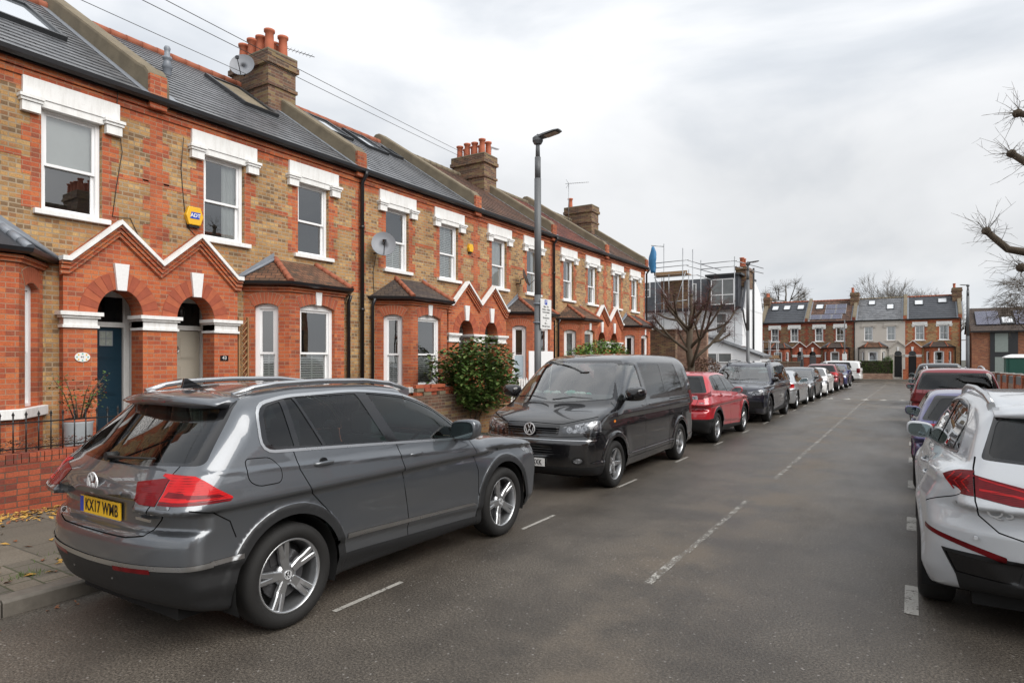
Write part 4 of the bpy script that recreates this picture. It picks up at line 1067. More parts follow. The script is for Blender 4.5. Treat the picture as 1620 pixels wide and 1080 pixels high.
    for z0, z1, o in ((3.05, 3.08, -0.005), (3.0801, 3.125, 0.03), (3.126, 3.17, 0.06)):
        lo = [(p[1], Y(p[0]), p[2]) for p in plan(o, z0)]; hi = [(p[1], Y(p[0]), p[2]) for p in plan(o, z1)]
        m.add(lo + hi, [(0,1,2,3), (7,6,5,4), (0,4,5,1), (1,5,6,2), (2,6,7,3)])
    m.build('cornice', M[red or wall], bay, fix=True)
    m = MB(); L = []
    for dx, dz in ((0.0, 0), (0.02, -0.05), (0.07, -0.075), (0.12, -0.05), (0.135, 0.0), (0.11, 0.0), (0.07, -0.04), (0.03, 0)):
        L.append([(p[1], Y(p[0]), p[2]) for p in plan(0.06 + dx, 3.255 + dz)])
    m.ring([[l[k] for l in L] for k in range(4)]); g = m.build('bay_gutter', M['blackpl'], bay, fix=True)
    R0 = [(p[1], Y(p[0]), p[2]) for p in plan(0.14, 3.25)]; R1 = [(0.0, Y(2.24), 3.74), (0.0, Y(3.20), 3.74)]
    m = MB(); m.add([R0[0], R0[1], R1[0]], [(0,1,2)]); m.add([R0[1], R0[2], R1[1], R1[0]], [(0,1,2,3)]); m.add([R0[2], R0[3], R1[1]], [(0,1,2)])
    m.add([R0[0], R0[1], R0[2], R0[3]], [(3,2,1,0)])
    br = m.build('bay_roof', M[bayroof], root, fix=True)
    m = MB()
    for a, b in ((R0[1], R1[0]), (R0[2], R1[1])):
        a = Vector(a); b = Vector(b); n = 5
        for k in range(n):
            p = a.lerp(b, k/n); q = a.lerp(b, (k+1.04)/n); m.cyl(p + Z3*0.004, q + Z3*0.016, 0.062, 0.05, n=8)
    m.build('hip_tile', M['ridge'] if bayroof != 'slate_d' else M['lead'], br)
    m = MB(); m.add([(0.004, Y(1.36), 3.30), (0.004, Y(2.2), 3.86), (0.004, Y(2.24), 3.72), (0.004, Y(1.4), 3.22)], [(0,1,2,3)]); a = Vector(R0[0]); b = Vector(R1[0]); m.tube([a + Vector((0.03,0,0.02)), b + Vector((0.03,0,0.02))], 0.03, n=6); m.build('lead_flashing', M['lead'], br)
    # bay downpipe
    m = MB(); m.tube([(0.14, Y(4.02), 3.2), (0.07, Y(4.02), 3.05), (0.07, Y(4.02), 0.1)], 0.036, n=8); m.build('drainpipe', M['blackpl'], root)
    # porch
    d = 0.12; f = Frame((d, 0, 0), (0, sg, 0), (1, 0, 0)); gp = [(0.0, 3.38), (0.63, 3.93), (1.30, 3.30), (1.36, 3.30)]
    def gt(u):
        for (a, za), (b, zb_) in zip(gp[:-1], gp[1:]):
            if a <= u <= b + 1e-9: return za + (zb_-za)*(u-a)/(b-a)
        return gp[-1][1]
    m = MB(); hole = (0.27, 0.92, -0.5, 2.50, 0.40)
    arch_panel(m, f, 1.36, -0.5, (gt, [0.63, 1.30]), hole, 'round', 0.34, sill=False)
    f.quad(m, [(1.36, -0.5, 0), (1.36, -0.5, -d), (1.36, 3.3, -d), (1.36, 3.3, 0)]); f.quad(m, [(0, -0.5, -d), (0, -0.5, 0), (0, 3.38, 0), (0, 3.38, -d)])
    for (a, za), (b, zb_) in zip(gp[:-1], gp[1:]): f.quad(m, [(a, za, 0), (b, zb_, 0), (b, zb_, -d), (a, za, -d)])
    po = m.build('porch', M[red or wall], root)
    if red: voussoirs(po, f, (0.27, 0.92, 0, 2.50, 0.40), 'round', 0.25, 15, ['vous2', 'vous', 'vous2'] , d=0.008)
    for k, (t0, t1, pr, mt) in enumerate(((0.0, 0.065, 0.13, 'coping'), (0.066, 0.115, 0.095, 'b'), (0.125, 0.18, 0.07, 'b'), (0.19, 0.245, 0.045, 'b'), (0.245, 0.262, 0.02, 'b'))):
        m = MB()
        for (a, za), (b, zb_) in zip(gp[:-1], gp[1:]):
            if b - a < 0.01: continue
            if b - a < 0.1: b = b + 0.05
            f.solid(m, [(a, za - t0), (b, zb_ - t0), (b, zb_ - t1), (a, za - t1)], -0.02 if k == 0 else -0.001, pr)
        m.build('coping' if k == 0 else 'gable_course', M[trim if k == 0 else (red or wall)], po)
    k = MB(); f.solid(k, [(0.53, 2.88), (0.66, 2.88), (0.70, 3.28), (0.49, 3.28)], 0, 0.05); k.build('keystone', M['vermic'], po)
    for a, b in ((0.0, 0.27), (0.92, 1.36)):
        m = MB()
        for q, z0, z1 in ((0.02, 2.30, 2.34), (0.0, 2.34, 2.44), (0.03, 2.44, 2.475), (0.06, 2.475, 2.53)):
            f.box(m, a - (q if a else 0), b + q, z0, z1 - 0.0005, -0.34, 0.012 + q)
        m.build('pier_capital', M[trim], po)
    # porch recess: white side walls, ceiling, tiled floor, frame, door
    m = MB()
    f2 = Frame((-0.22, 0, 0), (0, sg, 0), (1, 0, 0))
    f2.quad(m, [(0.10, -0.5, 0), (0.10, -0.5, -0.46), (0.10, 2.95, -0.46), (0.10, 2.95, 0)][::-1]); f2.quad(m, [(1.22, -0.5, 0), (1.22, -0.5, -0.46), (1.22, 2.95, -0.46), (1.22, 2.95, 0)])
    f2.quad(m, [(0.10, 2.95, 0), (1.22, 2.95, 0), (1.22, 2.95, -0.46), (0.10, 2.95, -0.46)])
    for a, b in ((0.10, 0.2701), (0.9199, 1.22)): f2.quad(m, [(a, -0.5, 0.001), (b, -0.5, 0.001), (b, 2.95, 0.001), (a, 2.95, 0.001)])
    f2.quad(m, [(0.27, 2.5, 0.001), (0.92, 2.5, 0.001), (0.92, 2.95, 0.001), (0.27, 2.95, 0.001)][:0] or [(0.10, 2.949, 0.001), (1.22, 2.949, 0.001), (1.22, 2.95, 0.001), (0.10, 2.95, 0.001)])
    m.build('porch_lining', M[trim], po)
    s = MB(); f2.box(s, 0.10, 1.22, -0.5, 0.30, -0.8, 0.22); f2.box(s, 0.2, 1.0, -0.5, 0.14, 0.22, 0.60); s.build('doorstep', M['step'], root)
    x = -0.42; m = MB()
    f2.box(m, 0.11, 0.20, 0.301, 2.88, x-0.04, x+0.04); f2.box(m, 1.12, 1.21, 0.301, 2.88, x-0.04, x+0.04); f2.box(m, 0.20, 1.12, 2.36, 2.44, x-0.04, x+0.038); f2.box(m, 0.20, 1.12, 2.84, 2.94, x-0.04, x+0.038)
    df = m.build('door_frame', M[trim], root)
    g = MB(); f2.quad(g, [(0.2, 2.44, x), (1.12, 2.44, x), (1.12, 2.84, x), (0.2, 2.84, x)]); g.build('fanlight', M['gloss_black'], df)
    m = MB(); f2.box(m, 0.21, 1.11, 0.31, 2.35, x-0.03, x)
    for (a, b, c, e) in ((0.30, 0.60, 0.45, 1.05), (0.72, 1.02, 0.45, 1.05), (0.30, 0.60, 1.28, 1.75), (0.72, 1.02, 1.28, 1.75), (0.30, 0.60, 1.85, 2.25), (0.72, 1.02, 1.85, 2.25)):
        f2.box(m, a, b, c, e, x, x+0.008); f2.box(m, a+0.03, b-0.03, c+0.03, e-0.03, x, x+0.018)
    dr = m.build('door', M[door], root)
    if lock:
        m = MB(); f2.box(m, 0.55, 0.78, 1.44, 1.51, x, x+0.022); m.build('letterbox', M['silver'], dr)
        m = MB(); cc = f2.P(0.66, 2.02, x+0.03); m.tube([cc + Vector((0, 0.06*math.cos(a), 0.06*math.sin(a))) for a in [2*PI*i/16 for i in range(17)]], 0.01, n=6, cap=False); m.build('knocker', M['silver'], dr)
        m = MB(); m.cyl(f2.P(1.0, 1.3, x), f2.P(1.0, 1.3, x+0.05), 0.025, n=10); m.build('door_knob', M['silver'], dr)
    # roof: stepped courses
    m = MB(); n = 20 if not simple else 12; st = 0.020 if roof.startswith('slate') else 0.022
    for k in range(n):
        a, b = k/n, (k+1)/n; p0 = roof_pt(a, st); p1 = roof_pt(b + 0.3/n, 0.0); q0 = roof_pt(a, -0.01)
        A = [(p0[0], Y(0), p0[1]), (p0[0], Y(W), p0[1]), (p1[0], Y(W), p1[1]), (p1[0], Y(0), p1[1])]
        m.add(A if sg > 0 else A[::-1], [(0,1,2,3)]); B = [(q0[0], Y(0), q0[1]), (q0[0], Y(W), q0[1]), (p0[0], Y(W), p0[1]), (p0[0], Y(0), p0[1])]; m.add(B if sg > 0 else B[::-1], [(0,1,2,3)])
    A = [(XR, Y(0), ZR), (XR, Y(W), ZR), (-7.1, Y(W), 5.95), (-7.1, Y(0), 5.95)]; m.add(A if sg > 0 else A[::-1], [(0,1,2,3)])
    ro = m.build('roof', M[roof], root)
    m = MB(); k = int(W/0.3)
    for i in range(k): m.cyl((XR, Y(W*i/k), ZR+0.01), (XR, Y(W*(i+1.03)/k), ZR+0.01), 0.10, 0.093, n=10, cap=True)
    m.build('ridge_tile', M[ridge], ro)
    m = MB(); L = []
    for dx, dz in ((0.0, 0), (0.01, -0.06), (0.06, -0.095), (0.115, -0.06), (0.125, 0.0), (0.11, 0.0), (0.06, -0.07), (0.015, 0)):
        L.append((0.10+dx, 5.975+dz))
    m.prism(L, 'y', 0, sg*W); m.box((0.0, 0, 5.876), (0.095, sg*W, 5.98)); m.build('gutter', M['blackpl'], root)
    # party walls and chimney
    if owns:
        for s in (0.0, W):
            pts = [(0.12, 5.84), (0.12, 6.20), (0.06, 6.38), (-0.05, 6.50), (-0.2, 6.57)] + [(XR, ZR+0.30), (XR-0.15, ZR+0.30), (-7.0, 6.2), (-7.0, 5.9), (XR, ZR-0.1)]
            m = MB(); m.prism(pts, 'y', Y(s)-0.16, Y(s)+0.16); pw = m.build('parapet', M['cement'], root, bevel=0.045)
            m = MB(); m.box((0.07, Y(s)-0.165, 5.80), (0.135, Y(s)+0.10*sg, 6.33)); m.build('brick_end', M[red or wall], pw)
            m = MB(); p0 = slope_pt(0.0, 0, 0.02); p1 = slope_pt(1.0, 0, 0.02)
            for q in (-1, 1): m.add([(p0[0], Y(s)+q*0.15, p0[2]), (p0[0], Y(s)+q*0.29, p0[2]), (p1[0], Y(s)+q*0.29, p1[2]), (p1[0], Y(s)+q*0.15, p1[2])], [(0,1,2,3)])
            m.build('lead_flashing', M['lead'], pw)
        c = Y(W) - 0.13
        if pots: chimney(root, -3.8, -2.4, c-0.385, c+0.385, 6.5, 9.03, [(x_, c + dy, h) for dy in (-0.19, 0.19) for x_, h in ((-3.6, 0.46), (-3.27, 0.5), (-2.94, 0.48), (-2.62, 0.55))][:pots], chim)
        m = MB(); m.tube([(0.20, Y(W)+0.03, 5.93), (0.20, Y(W)+0.03, 5.85), (0.075, Y(W)+0.03, 5.70), (0.075, Y(W)+0.03, 0.1)], 0.042, n=8)
        for z in (1.0, 2.9, 4.7): m.cyl((0.075, Y(W)+0.03, z), (0.075, Y(W)+0.03, z+0.06), 0.052, n=8)
        m.build('drainpipe', M['blackpl'], root)
    return root
M['teal'] = plain('teal_paper', (0.15, 0.45, 0.38), 0.8)
M['timberdk'] = plain('fence_timber', (0.13, 0.085, 0.06), 0.9, var=0.35)

M['farglass_'] = plain('leaded_glass', (0.30, 0.33, 0.30), 0.2, var=0.5, scale=30)
FX = -10.2
h41 = house(-1, 'yellow and red brick terraced house nearest the camera, dark blue front door', door='door_blue', dress=('blind_top', 'none', 'none'), owns=False, bayroof='slate_d'); h41.location = (FX, 5.5, 0)
h43 = house(1, 'terraced house with a yellow alarm box and cream door numbered 43', door='door_cream', dress=('curtain_right', 'none', 'shutter_low'), bayroof='tile_bay'); h43.location = (FX, 5.5, 0)
h45 = house(-1, 'slate roofed terraced house with a satellite dish, left of the second pair of porches', door='door_grey', dress=('shutter', 'shutter_low', 'shutter_low'), owns=False, bayroof='tile_bayd'); h45.location = (FX, 14.25, 0)
h47 = house(1, 'terraced house behind the lamp post with a white hood board on its bay', roof='tile_br', door='door_grey', dress=('net', 'curtains', 'frost'), bayroof='tile_bayd', ridge='cement'); h47.location = (FX, 14.25, 0)
h49 = house(-1, 'red tiled terraced house left of the third pair of porches, behind the low green hedge', roof='tile_rd', dress=('curtains', 'curtains', 'shutter'), owns=False, bayroof='tile_bay', ridge='cement'); h49.location = (FX, 23.0, 0)
h51 = house(1, 'last terraced house of the left row, its far side facing the garden wall', roof='tile_br', dress=('curtains', 'curtains', 'none'), pots=1, bayroof='tile_bayd', ridge='cement'); h51.location = (FX, 23.0, 0)
def rs(px, py): pass
skylight(h41, -1, 0.75, 1.75, 0.38, 0.78); skylight(h43, 1, 2.65, 3.5, 0.47, 0.86, glass='cement')  # 43's pane borrows the cement colour to paint in a dull grey-brown reflection
skylight(h45, -1, 2.45, 3.25, 0.64, 0.93); skylight(h45, -1, 1.2, 2.0, 0.62, 0.90); skylight(h45, -1, 0.45, 0.85, 0.66, 0.80); skylight(h51, 1, 1.6, 2.8, 0.5, 0.75)
alarm(h43, 0.60, 4.24, 'ADT'); alarm(h47, -0.30, 4.87, None, 0.7)
dish(h45, (0.30, -3.92, 4.38), (0.8, -0.75, 0.35), 0.29); dish(h47, (0.30, 2.12, 4.30), (0.8, 0.5, 0.35), 0.27)
m = MB(); m.lathe([(0.075, -0.1), (0.075, 0.18), (0.10, 0.2), (0.06, 0.30), (0.065, 0.34), (0.085, 0.36), (0.085, 0.40), (0.05, 0.42), (0.05, 0.52), (0.06, 0.56), (0.045, 0.60), (0.0, 0.61)], (-1.75, 1.15, 7.18), n=14); m.build('roof_vent', M['lead'], h43)
dish(h43, (-2.9, 3.55, 8.62), (0.7, -0.9, 0.4), 0.30, wx=-2.9)
# number plaques
m = MB(); m.box((0.121, 1.10-0.075, 1.87-0.045), (0.134, 1.10+0.075, 1.87+0.045)); pl = m.build('number_plaque', M['gloss_black'], h43, bevel=0.003)
text_obj('number_lettering', '43', 0.085, frame_M((0.1345, 1.10, 1.87), (0, 1, 0), (0, 0, 1)), M['whitepl'], pl, 0.0015)
m = MB(); m.cyl((0.121, -1.12, 1.88), (0.135, -1.12, 1.88), 0.10, n=24); o = m.build('number_plaque', M['whitepl'], h41)
for v in o.data.vertices: v.co.z = 1.88 + (v.co.z - 1.88) * 0.68
for k in range(8):
    a = 2*PI*k/8; q = MB(); q.cyl((0.1355, -1.12 + 0.072*math.cos(a), 1.88 + 0.047*math.sin(a)), (0.137, -1.12 + 0.072*math.cos(a), 1.88 + 0.047*math.sin(a)), 0.012, n=8); q.build('painted_flower', M['alarm' if k % 2 else 'teal'], o)
text_obj('number_lettering', '41', 0.05, frame_M((0.1365, -1.12, 1.88), (0, 1, 0), (0, 0, 1)), M['ink'], o, 0.001)
m = MB(); f2_ = Frame((-0.22, 0, 0), (0, -1, 0), (1, 0, 0)); f2_.box(m, 0.36, 0.56, 2.06, 2.30, -0.42, -0.395); gp_ = m.build('door_light', M['farglass_'], h41)
m = MB()
for q_ in range(3): f2_.box(m, 0.36 + 0.095*q_, 0.37 + 0.095*q_, 2.06, 2.30, -0.394, -0.388); f2_.box(m, 0.36, 0.56, 2.06 + 0.115*q_, 2.07 + 0.115*q_, -0.3935, -0.3885)
m.build('lead_bar', M['lead'], gp_)
# porch lantern over 43's door, door bell
m = MB(); m.lathe([(0.01, 0.0), (0.05, -0.04), (0.07, -0.06), (0.055, -0.2), (0.03, -0.23), (0.0, -0.25)], (-0.45, 0.66, 2.78), n=6); m.cyl((-0.45, 0.66, 2.95), (-0.45, 0.66, 2.77), 0.008, n=6); m.build('porch_lantern', M['iron'], h43)
# trellis between porch and bay of 43
m = MB(); y0, y1, z0, z1 = 1.42, 1.60, 0.9, 2.6; k = -20
for i in range(-3, 16):
    for sgn in (-1, 1):
        za = z0 + i*0.12; pts = []
        for t in (0.0, 1.0):
            pts.append((y0 + (y1-y0)*t, za + sgn*(0.20*(t-0.5))))
        if min(p[1] for p in pts) < z0 or max(p[1] for p in pts) > z1: continue
        x = 0.06 + (0.010 if sgn > 0 else 0.0); m.tube([(x, pts[0][0], pts[0][1]), (x, pts[1][0], pts[1][1])], 0.011, n=4)
for y in (y0, y1): m.box((0.03, y-0.014, z0), (0.09, y+0.014, z1))
M['timber'] = plain('bare_timber', (0.30, 0.17, 0.08), 0.8, var=0.3)
m.build('trellis', M['timber'], h43)
# cable runs on the front
M['cable'] = plain('cable', (0.03, 0.025, 0.02), 0.7)
def cable(parent, pts, r=0.006): mm = MB(); mm.tube(pts, r, n=5); return mm.build('cable', M['cable'], parent)
cable(h41, [(0.09, -0.62, 5.95), (0.012, -0.60, 5.6), (0.03, -0.53, 5.0), (0.012, -0.60, 4.5), (0.012, -0.66, 4.0), (0.012, -0.4, 4.02), (0.012, -0.25, 3.7)])
cable(h43, [(0.05, 0.42, 5.5), (0.012, 0.40, 5.0), (0.012, 0.44, 4.5), (0.012, 0.50, 4.05), (0.012, 0.75, 3.85)])
cable(h45, [(0.012, -3.85, 4.2), (0.012, -3.95, 3.8), (0.012, -3.92, 3.3)])
# the row goes on behind the camera, and the same houses stand on the other side, out of the frame
for k, (src, x, y, rz) in enumerate(((h47, FX, -3.25, 0), (h49, 6.9, 8.76, PI), (h47, 6.9, 8.76, PI), (h45, 6.9, 17.52, PI), (h43, 6.9, 17.52, PI), (h41, 6.9, -8.76, PI), (h47, 6.9, -8.76, PI))):
    c = copy_tree(src); c.location = (x, y, 0); c.rotation_euler.z = rz
    tag(c, 'brick terraced house beside or behind the camera, outside the picture', 'house', 'terraced houses outside the picture')
# ---------------------------------------------------------------- garden walls, railings, planting, lamp post
def leaf_mat(name, a, b, rough=0.4):
    t = NT(name); g = t.node('ShaderNodeNewGeometry'); rnd = t.node('ShaderNodeTexNoise', {'Vector': t.node('ShaderNodeTexCoord').outputs['Object'], 'Scale': 9.0, 'Detail': 3}).outputs['Fac']
    c = t.mix(t.ramp(rnd, [(0.35, grey(0)), (0.65, grey(1))]), a, b); t.set(Base_Color=c, Roughness=rough); t.b.inputs['Specular IOR Level'].default_value = 0.6; return t.m
M['leaf_dk'] = leaf_mat('glossy_dark_leaf', (0.04,0.085,0.02), (0.085,0.15,0.035), 0.32); M['leaf_lt'] = leaf_mat('light_leaf', (0.08,0.13,0.03), (0.13,0.19,0.05), 0.4)
M['leaf_rd'] = leaf_mat('red_leaf_tip', (0.30,0.05,0.02), (0.22,0.09,0.03)); M['leaf_hedge'] = leaf_mat('hedge_leaf', (0.08,0.20,0.02), (0.15,0.28,0.035)); M['leaf_br'] = leaf_mat('dry_beech_leaf', (0.16,0.085,0.04), (0.09,0.045,0.025), 0.7)
M['bark'] = plain('bark', (0.085, 0.065, 0.045), 0.9, var=0.4, scale=9, bump=1.0, bscale=40); M['bark_lt'] = plain('grey_bark', (0.16, 0.145, 0.125), 0.9, var=0.35, scale=9, bump=0.8, bscale=40)
M['bark_rd'] = plain('reddish_twig', (0.10, 0.042, 0.035), 0.85, var=0.3)
def leaves(m, pts, size, mis, up=0.35):
    for p in pts:
        a = random.uniform(0, 2*PI); d = Vector((math.cos(a), math.sin(a), random.uniform(-0.6, 0.7))).normalized(); s = d.cross(Z3).normalized(); nrm = s.cross(d); l = random.uniform(0.7, 1.25)*size; w = l*0.36; p = Vector(p)
        mi = mis[random.randrange(len(mis))]
        m.add([p, p + d*l*0.5 + s*w + nrm*w*0.25, p + d*l + nrm*l*random.uniform(-0.2, 0.1), p + d*l*0.5 - s*w + nrm*w*0.25], [(0,1,2,3)], mi)
def blob_pts(n, c, r, lump=0.25, fill=0.35, seed=1, zmin=None):
    rnd = random.Random(seed); ks = [(Vector((rnd.gauss(0,1), rnd.gauss(0,1), rnd.gauss(0,1))).normalized(), rnd.uniform(-lump, lump)) for _ in range(14)]; out = []
    while len(out) < n:
        d = Vector((rnd.gauss(0,1), rnd.gauss(0,1), rnd.gauss(0,1))).normalized(); q = 1.0
        for k, w in ks: q += w*max(0, d.dot(k))**6
        t = q * (1 - fill*rnd.random()**1.5); p = Vector((c[0] + d.x*r[0]*t, c[1] + d.y*r[1]*t, c[2] + d.z*r[2]*t))
        if zmin is None or p.z > zmin: out.append(p)
    return out
def shrub(name, label, cat, loc, c, r, n, size, mats, mis, stems=8, group=None, **k):
    root = empty(name, loc); tag(root, label, cat, group); m = MB(); leaves(m, blob_pts(n, c, r, **k), size, mis); m.build('foliage', [M[q] for q in mats], root)
    if stems:
        s = MB(); rnd = random.Random(4)
        for i in range(stems):
            a = 2*PI*i/stems; p = Vector((0.08*math.cos(a), 0.08*math.sin(a), 0)); q = Vector((c[0] + r[0]*0.75*math.cos(a), c[1] + r[1]*0.75*math.sin(a), c[2] + r[2]*rnd.uniform(0.0, 0.7)))
            s.tube([p, p.lerp(q, 0.5) + Vector((0, 0, 0.15)), q], [0.02, 0.014, 0.005], n=5)
        s.build('stem', M['bark'], root)
    return root
def wall_run(name, label, x, y0, y1, h, mat, th=0.215, coping=True, capmat=None, z=0.11):
    root = empty(name, (x, (y0+y1)/2, z)); tag(root, label, 'wall'); m = MB(); l = (y1-y0)/2
    m.box((-th/2, -l, -0.2), (th/2, l, h - (0.11 if coping else 0))); m.build('wall', M[mat], root)
    if coping:
        c = MB(); n = int((y1-y0)/0.075); rnd = random.Random(5)
        for i in range(n):
            a = -l + (y1-y0)*i/n; dz = rnd.uniform(-0.004, 0.004); c.box((-th/2-0.004, a+0.004, h-0.11), (th/2+0.004, a + (y1-y0)/n - 0.004, h+dz))
        c.build('coping', M[capmat or mat], root)
    return root
# low red wall with railings in front of 41 and 43
wall_run('garden_wall', 'low red brick garden wall carrying black railings, left of the grey SUV', -8.65, -9.0, 9.7, 0.67, 'redrub')
root = empty('railings', (-8.65, 1.0, 0.78)); tag(root, 'black iron railings with spear tops on the low red brick wall', 'railings')
m = MB(); m.box((-0.008, -9.8, 0.035), (0.008, 8.6, 0.05)); m.box((-0.008, -9.8, 0.33), (0.008, 8.6, 0.346)); m.build('rail', M['iron'], root)
m = MB(); y = -9.7
k = 0
while y < 8.6:
    m.cyl((0, y, 0.0), (0, y, 0.40), 0.0075, n=6); m.lathe([(0.0075, 0), (0.013, 0.005), (0.007, 0.012), (0.016, 0.03), (0.0, 0.075)], (0, y, 0.40), n=6); y += 0.125
tag(m.build('spear_bar', M['iron'], root), kind='stuff')
# dark heather behind the rails
shrub('heather', 'dark wiry heather growing behind the railings', 'plant', (-8.95, 3.2, 0.11), (0, 0, 0.62), (0.2, 1.6, 0.16), 2600, 0.035, ['bark_rd', 'leaf_br', 'bark'], [0, 0, 2, 1], stems=0)
# potted plant by 41's door
root = empty('potted_rose', (-9.35, 4.02, 0.12)); tag(root, 'thin rose bush in a grey pot beside the dark blue door', 'plant')
M['greypot'] = plain('grey_glazed_pot', (0.42, 0.46, 0.48), 0.4)
m = MB(); m.lathe([(0.12, 0.0), (0.15, 0.04), (0.165, 0.42), (0.175, 0.44), (0.175, 0.48), (0.15, 0.48), (0.145, 0.44), (0.0, 0.44)], (0, 0, 0.45), n=24); m.build('pot', M['greypot'], root); m = MB(); m.lathe([(0.176, 0.0), (0.183, 0.01), (0.183, 0.035), (0.15, 0.036)], (0, 0, 0.91), n=24); m.build('pot_rim', M['terracotta'], root)
m = MB(); m.box((-0.25, -0.25, -0.05), (0.25, 0.25, 0.45)); m.build('plinth', M['white'], root, bevel=0.02)
m = MB(); L = MB(); rnd = random.Random(8)
for i in range(9):
    a = rnd.uniform(0, 2*PI); p = Vector((0.05*math.cos(a), 0.05*math.sin(a), 0.92)); q = p + Vector((0.22*math.cos(a), 0.26*math.sin(a), rnd.uniform(0.30, 0.62))); mid = p.lerp(q, 0.5) + Vector((0, 0, 0.08)); m.tube([p, mid, q], [0.009, 0.006, 0.003], n=4)
    random.seed(i); leaves(L, [p.lerp(q, rnd.uniform(0.3, 1.0)) + Vector((rnd.gauss(0,.05), rnd.gauss(0,.05), rnd.gauss(0,.05))) for _ in range(38)], 0.05, [0, 0, 1, 2])
m.build('stem', M['bark'], root); L.build('foliage', [M['leaf_dk'], M['leaf_lt'], M['leaf_rd']], root)
# planters on the sill side of 43 and at the trellis
shrub('climber', 'small leafy climber at the foot of the wooden trellis', 'plant', (-9.95, 7.05, 0.12), (0, 0.05, 0.95), (0.16, 0.30, 0.42), 700, 0.055, ['leaf_lt', 'leaf_dk'], [0, 0, 1], stems=4)
shrub('window_plant', 'small round plant under the left window of the bay of number 43', 'plant', (-9.35, 7.45, 0.12), (0, 0, 1.02), (0.2, 0.28, 0.28), 600, 0.05, ['leaf_lt', 'leaf_dk'], [0, 1], stems=4)
shrub('window_plant', 'leafy plant with a bare twig under the front window of the bay of number 43', 'plant', (-9.3, 8.35, 0.12), (0, 0, 1.05), (0.2, 0.5, 0.30), 1000, 0.05, ['leaf_lt', 'leaf_dk'], [0, 1], stems=5)
# brown wall, stock wall, big shrub, picket fence
wall_run('garden_wall', 'brown brick garden wall with a broken top beside the big shrub', -8.65, 9.72, 12.1, 0.98, 'brown', coping=False)
root = empty('loose_bricks', (-8.65, 11.0, 1.09)); tag(root, 'loose mossy bricks stacked along the broken top of the brown wall', 'bricks')
rnd = random.Random(2)
for i in range(22):
    m = MB(); y = -0.95 + 0.235*(i % 9) + rnd.uniform(-.02, .02); z = 0.0372 + 0.077*(i//9); a = rnd.uniform(-.15, .15); m.M = Matrix.Translation((rnd.uniform(-.03,.03), y, z)) @ Matrix.Rotation(a, 4, 'Z'); m.cbox((0, 0, 0), (0.10, 0.21, 0.07)); m.build('brick', M[rnd.choice(['vous', 'vous2', 'cement', 'vous2'])], root, bevel=0.004)
wall_run('garden_wall', 'low mossy yellow brick wall under the big shrub, behind the black van', -8.65, 12.12, 13.6, 0.62, 'stock', coping=False)
random.seed(21)
shrub('shrub', 'large glossy evergreen shrub with a few red leaf tips hanging over the wall', 'shrub', (-8.75, 11.9, 0.12), (0.2, 0.05, 1.28), (0.72, 1.34, 0.82), 5600, 0.13, ['leaf_dk', 'leaf_lt', 'leaf_rd'], [0]*30 + [1]*26 + [2], stems=10, lump=0.55, fill=0.6)
root = empty('picket_fence', (-8.65, 14.9, 0.11)); tag(root, 'white picket fence behind the bonnet of the black van', 'fence')
for z in (0.35, 0.95): m = MB(); m.box((-0.05, -1.25, z), (-0.02, 1.5, z+0.07)); m.build('fence_rail', M['white'], root)
for i in range(22):
    m = MB(); y = -1.22 + 0.125*i; m.prism([(y-0.035, 0.05), (y+0.035, 0.05), (y+0.035, 1.18), (y, 1.25), (y-0.035, 1.18)], 'x', -0.02, 0.0); m.build('picket', M['white'], root)
m = MB(); root = empty('notice_board', (-8.62, 15.2, 0.12)); tag(root, 'blank white board standing behind the lamp post', 'board')
m.box((-0.01, -0.72, 1.05), (0.01, 0.62, 1.95)); m.build('board', M['upvc'], root); m = MB(); m.box((-0.07, -0.03, 0), (-0.012, 0.03, 1.9)); m.build('post', M['timber'], root)
shrub('hedge', 'bright green rounded hedge in front of the red tiled house', 'hedge', (-9.0, 20.1, 0.12), (0, 0, 1.35), (0.6, 2.7, 0.98), 7000, 0.10, ['leaf_hedge', 'leaf_lt'], [0, 0, 1], stems=6, lump=0.2, fill=0.3)
wall_run('garden_wall', 'low yellow brick wall in front of the bright green hedge', -8.65, 16.5, 27.4, 0.7, 'stock')
# lamp post with parking sign
def lamp_post(label, loc, h, face=1, sign=True, r=0.068):
    root = empty('street_lamp', loc); tag(root, label, 'street lamp'); m = MB()
    m.cyl((0,0,-0.1), (0,0,h*0.5), r*1.12, n=16); m.cyl((0,0,h*0.5), (0,0,h-0.75), r*1.1, n=16); m.cyl((0,0,h-0.76), (0,0,h-0.35), r*0.98, n=16); m.cyl((0,0,h-0.36), (0,0,h-0.05), r*0.75, r*0.6, n=14); m.build('pole', M['lampgrey'], root)
    m = MB(); f = face
    m.lathe([(0.0, -0.10), (0.07, -0.085), (0.10, -0.03), (0.10, 0.03), (0.07, 0.06), (0.03, 0.075), (0.02, 0.10), (0, 0.10)], (0, 0, h-0.02), n=18)
    L = []
    for t, w, th, dz in ((0.04, 0.08, 0.045, 0.02), (0.16, 0.11, 0.03, 0.035), (0.38, 0.115, 0.022, 0.06), (0.47, 0.085, 0.013, 0.07)):
        L.append([(f*t, w*q, h + dz + th*e) for q, e in ((-1, -0.6), (-0.9, 0.5), (0, 1), (0.9, 0.5), (1, -0.6), (0, -1.0))])
    m.ring(L, smooth=True); hd = m.build('lamp_head', M['lampgrey'], root, fix=True)
    m = MB(); m.add([(f*0.18, -0.085, h + 0.002), (f*0.42, -0.085, h + 0.036), (f*0.42, 0.085, h + 0.036), (f*0.18, 0.085, h + 0.002)], [(0,1,2,3)]); m.build('lamp_lens', M['lens'], hd)
    return root
M['lampgrey'] = plain('lamp_grey_paint', (0.11, 0.115, 0.12), 0.5, var=0.1); M['lens'] = plain('lamp_lens', (0.42, 0.36, 0.33), 0.3)
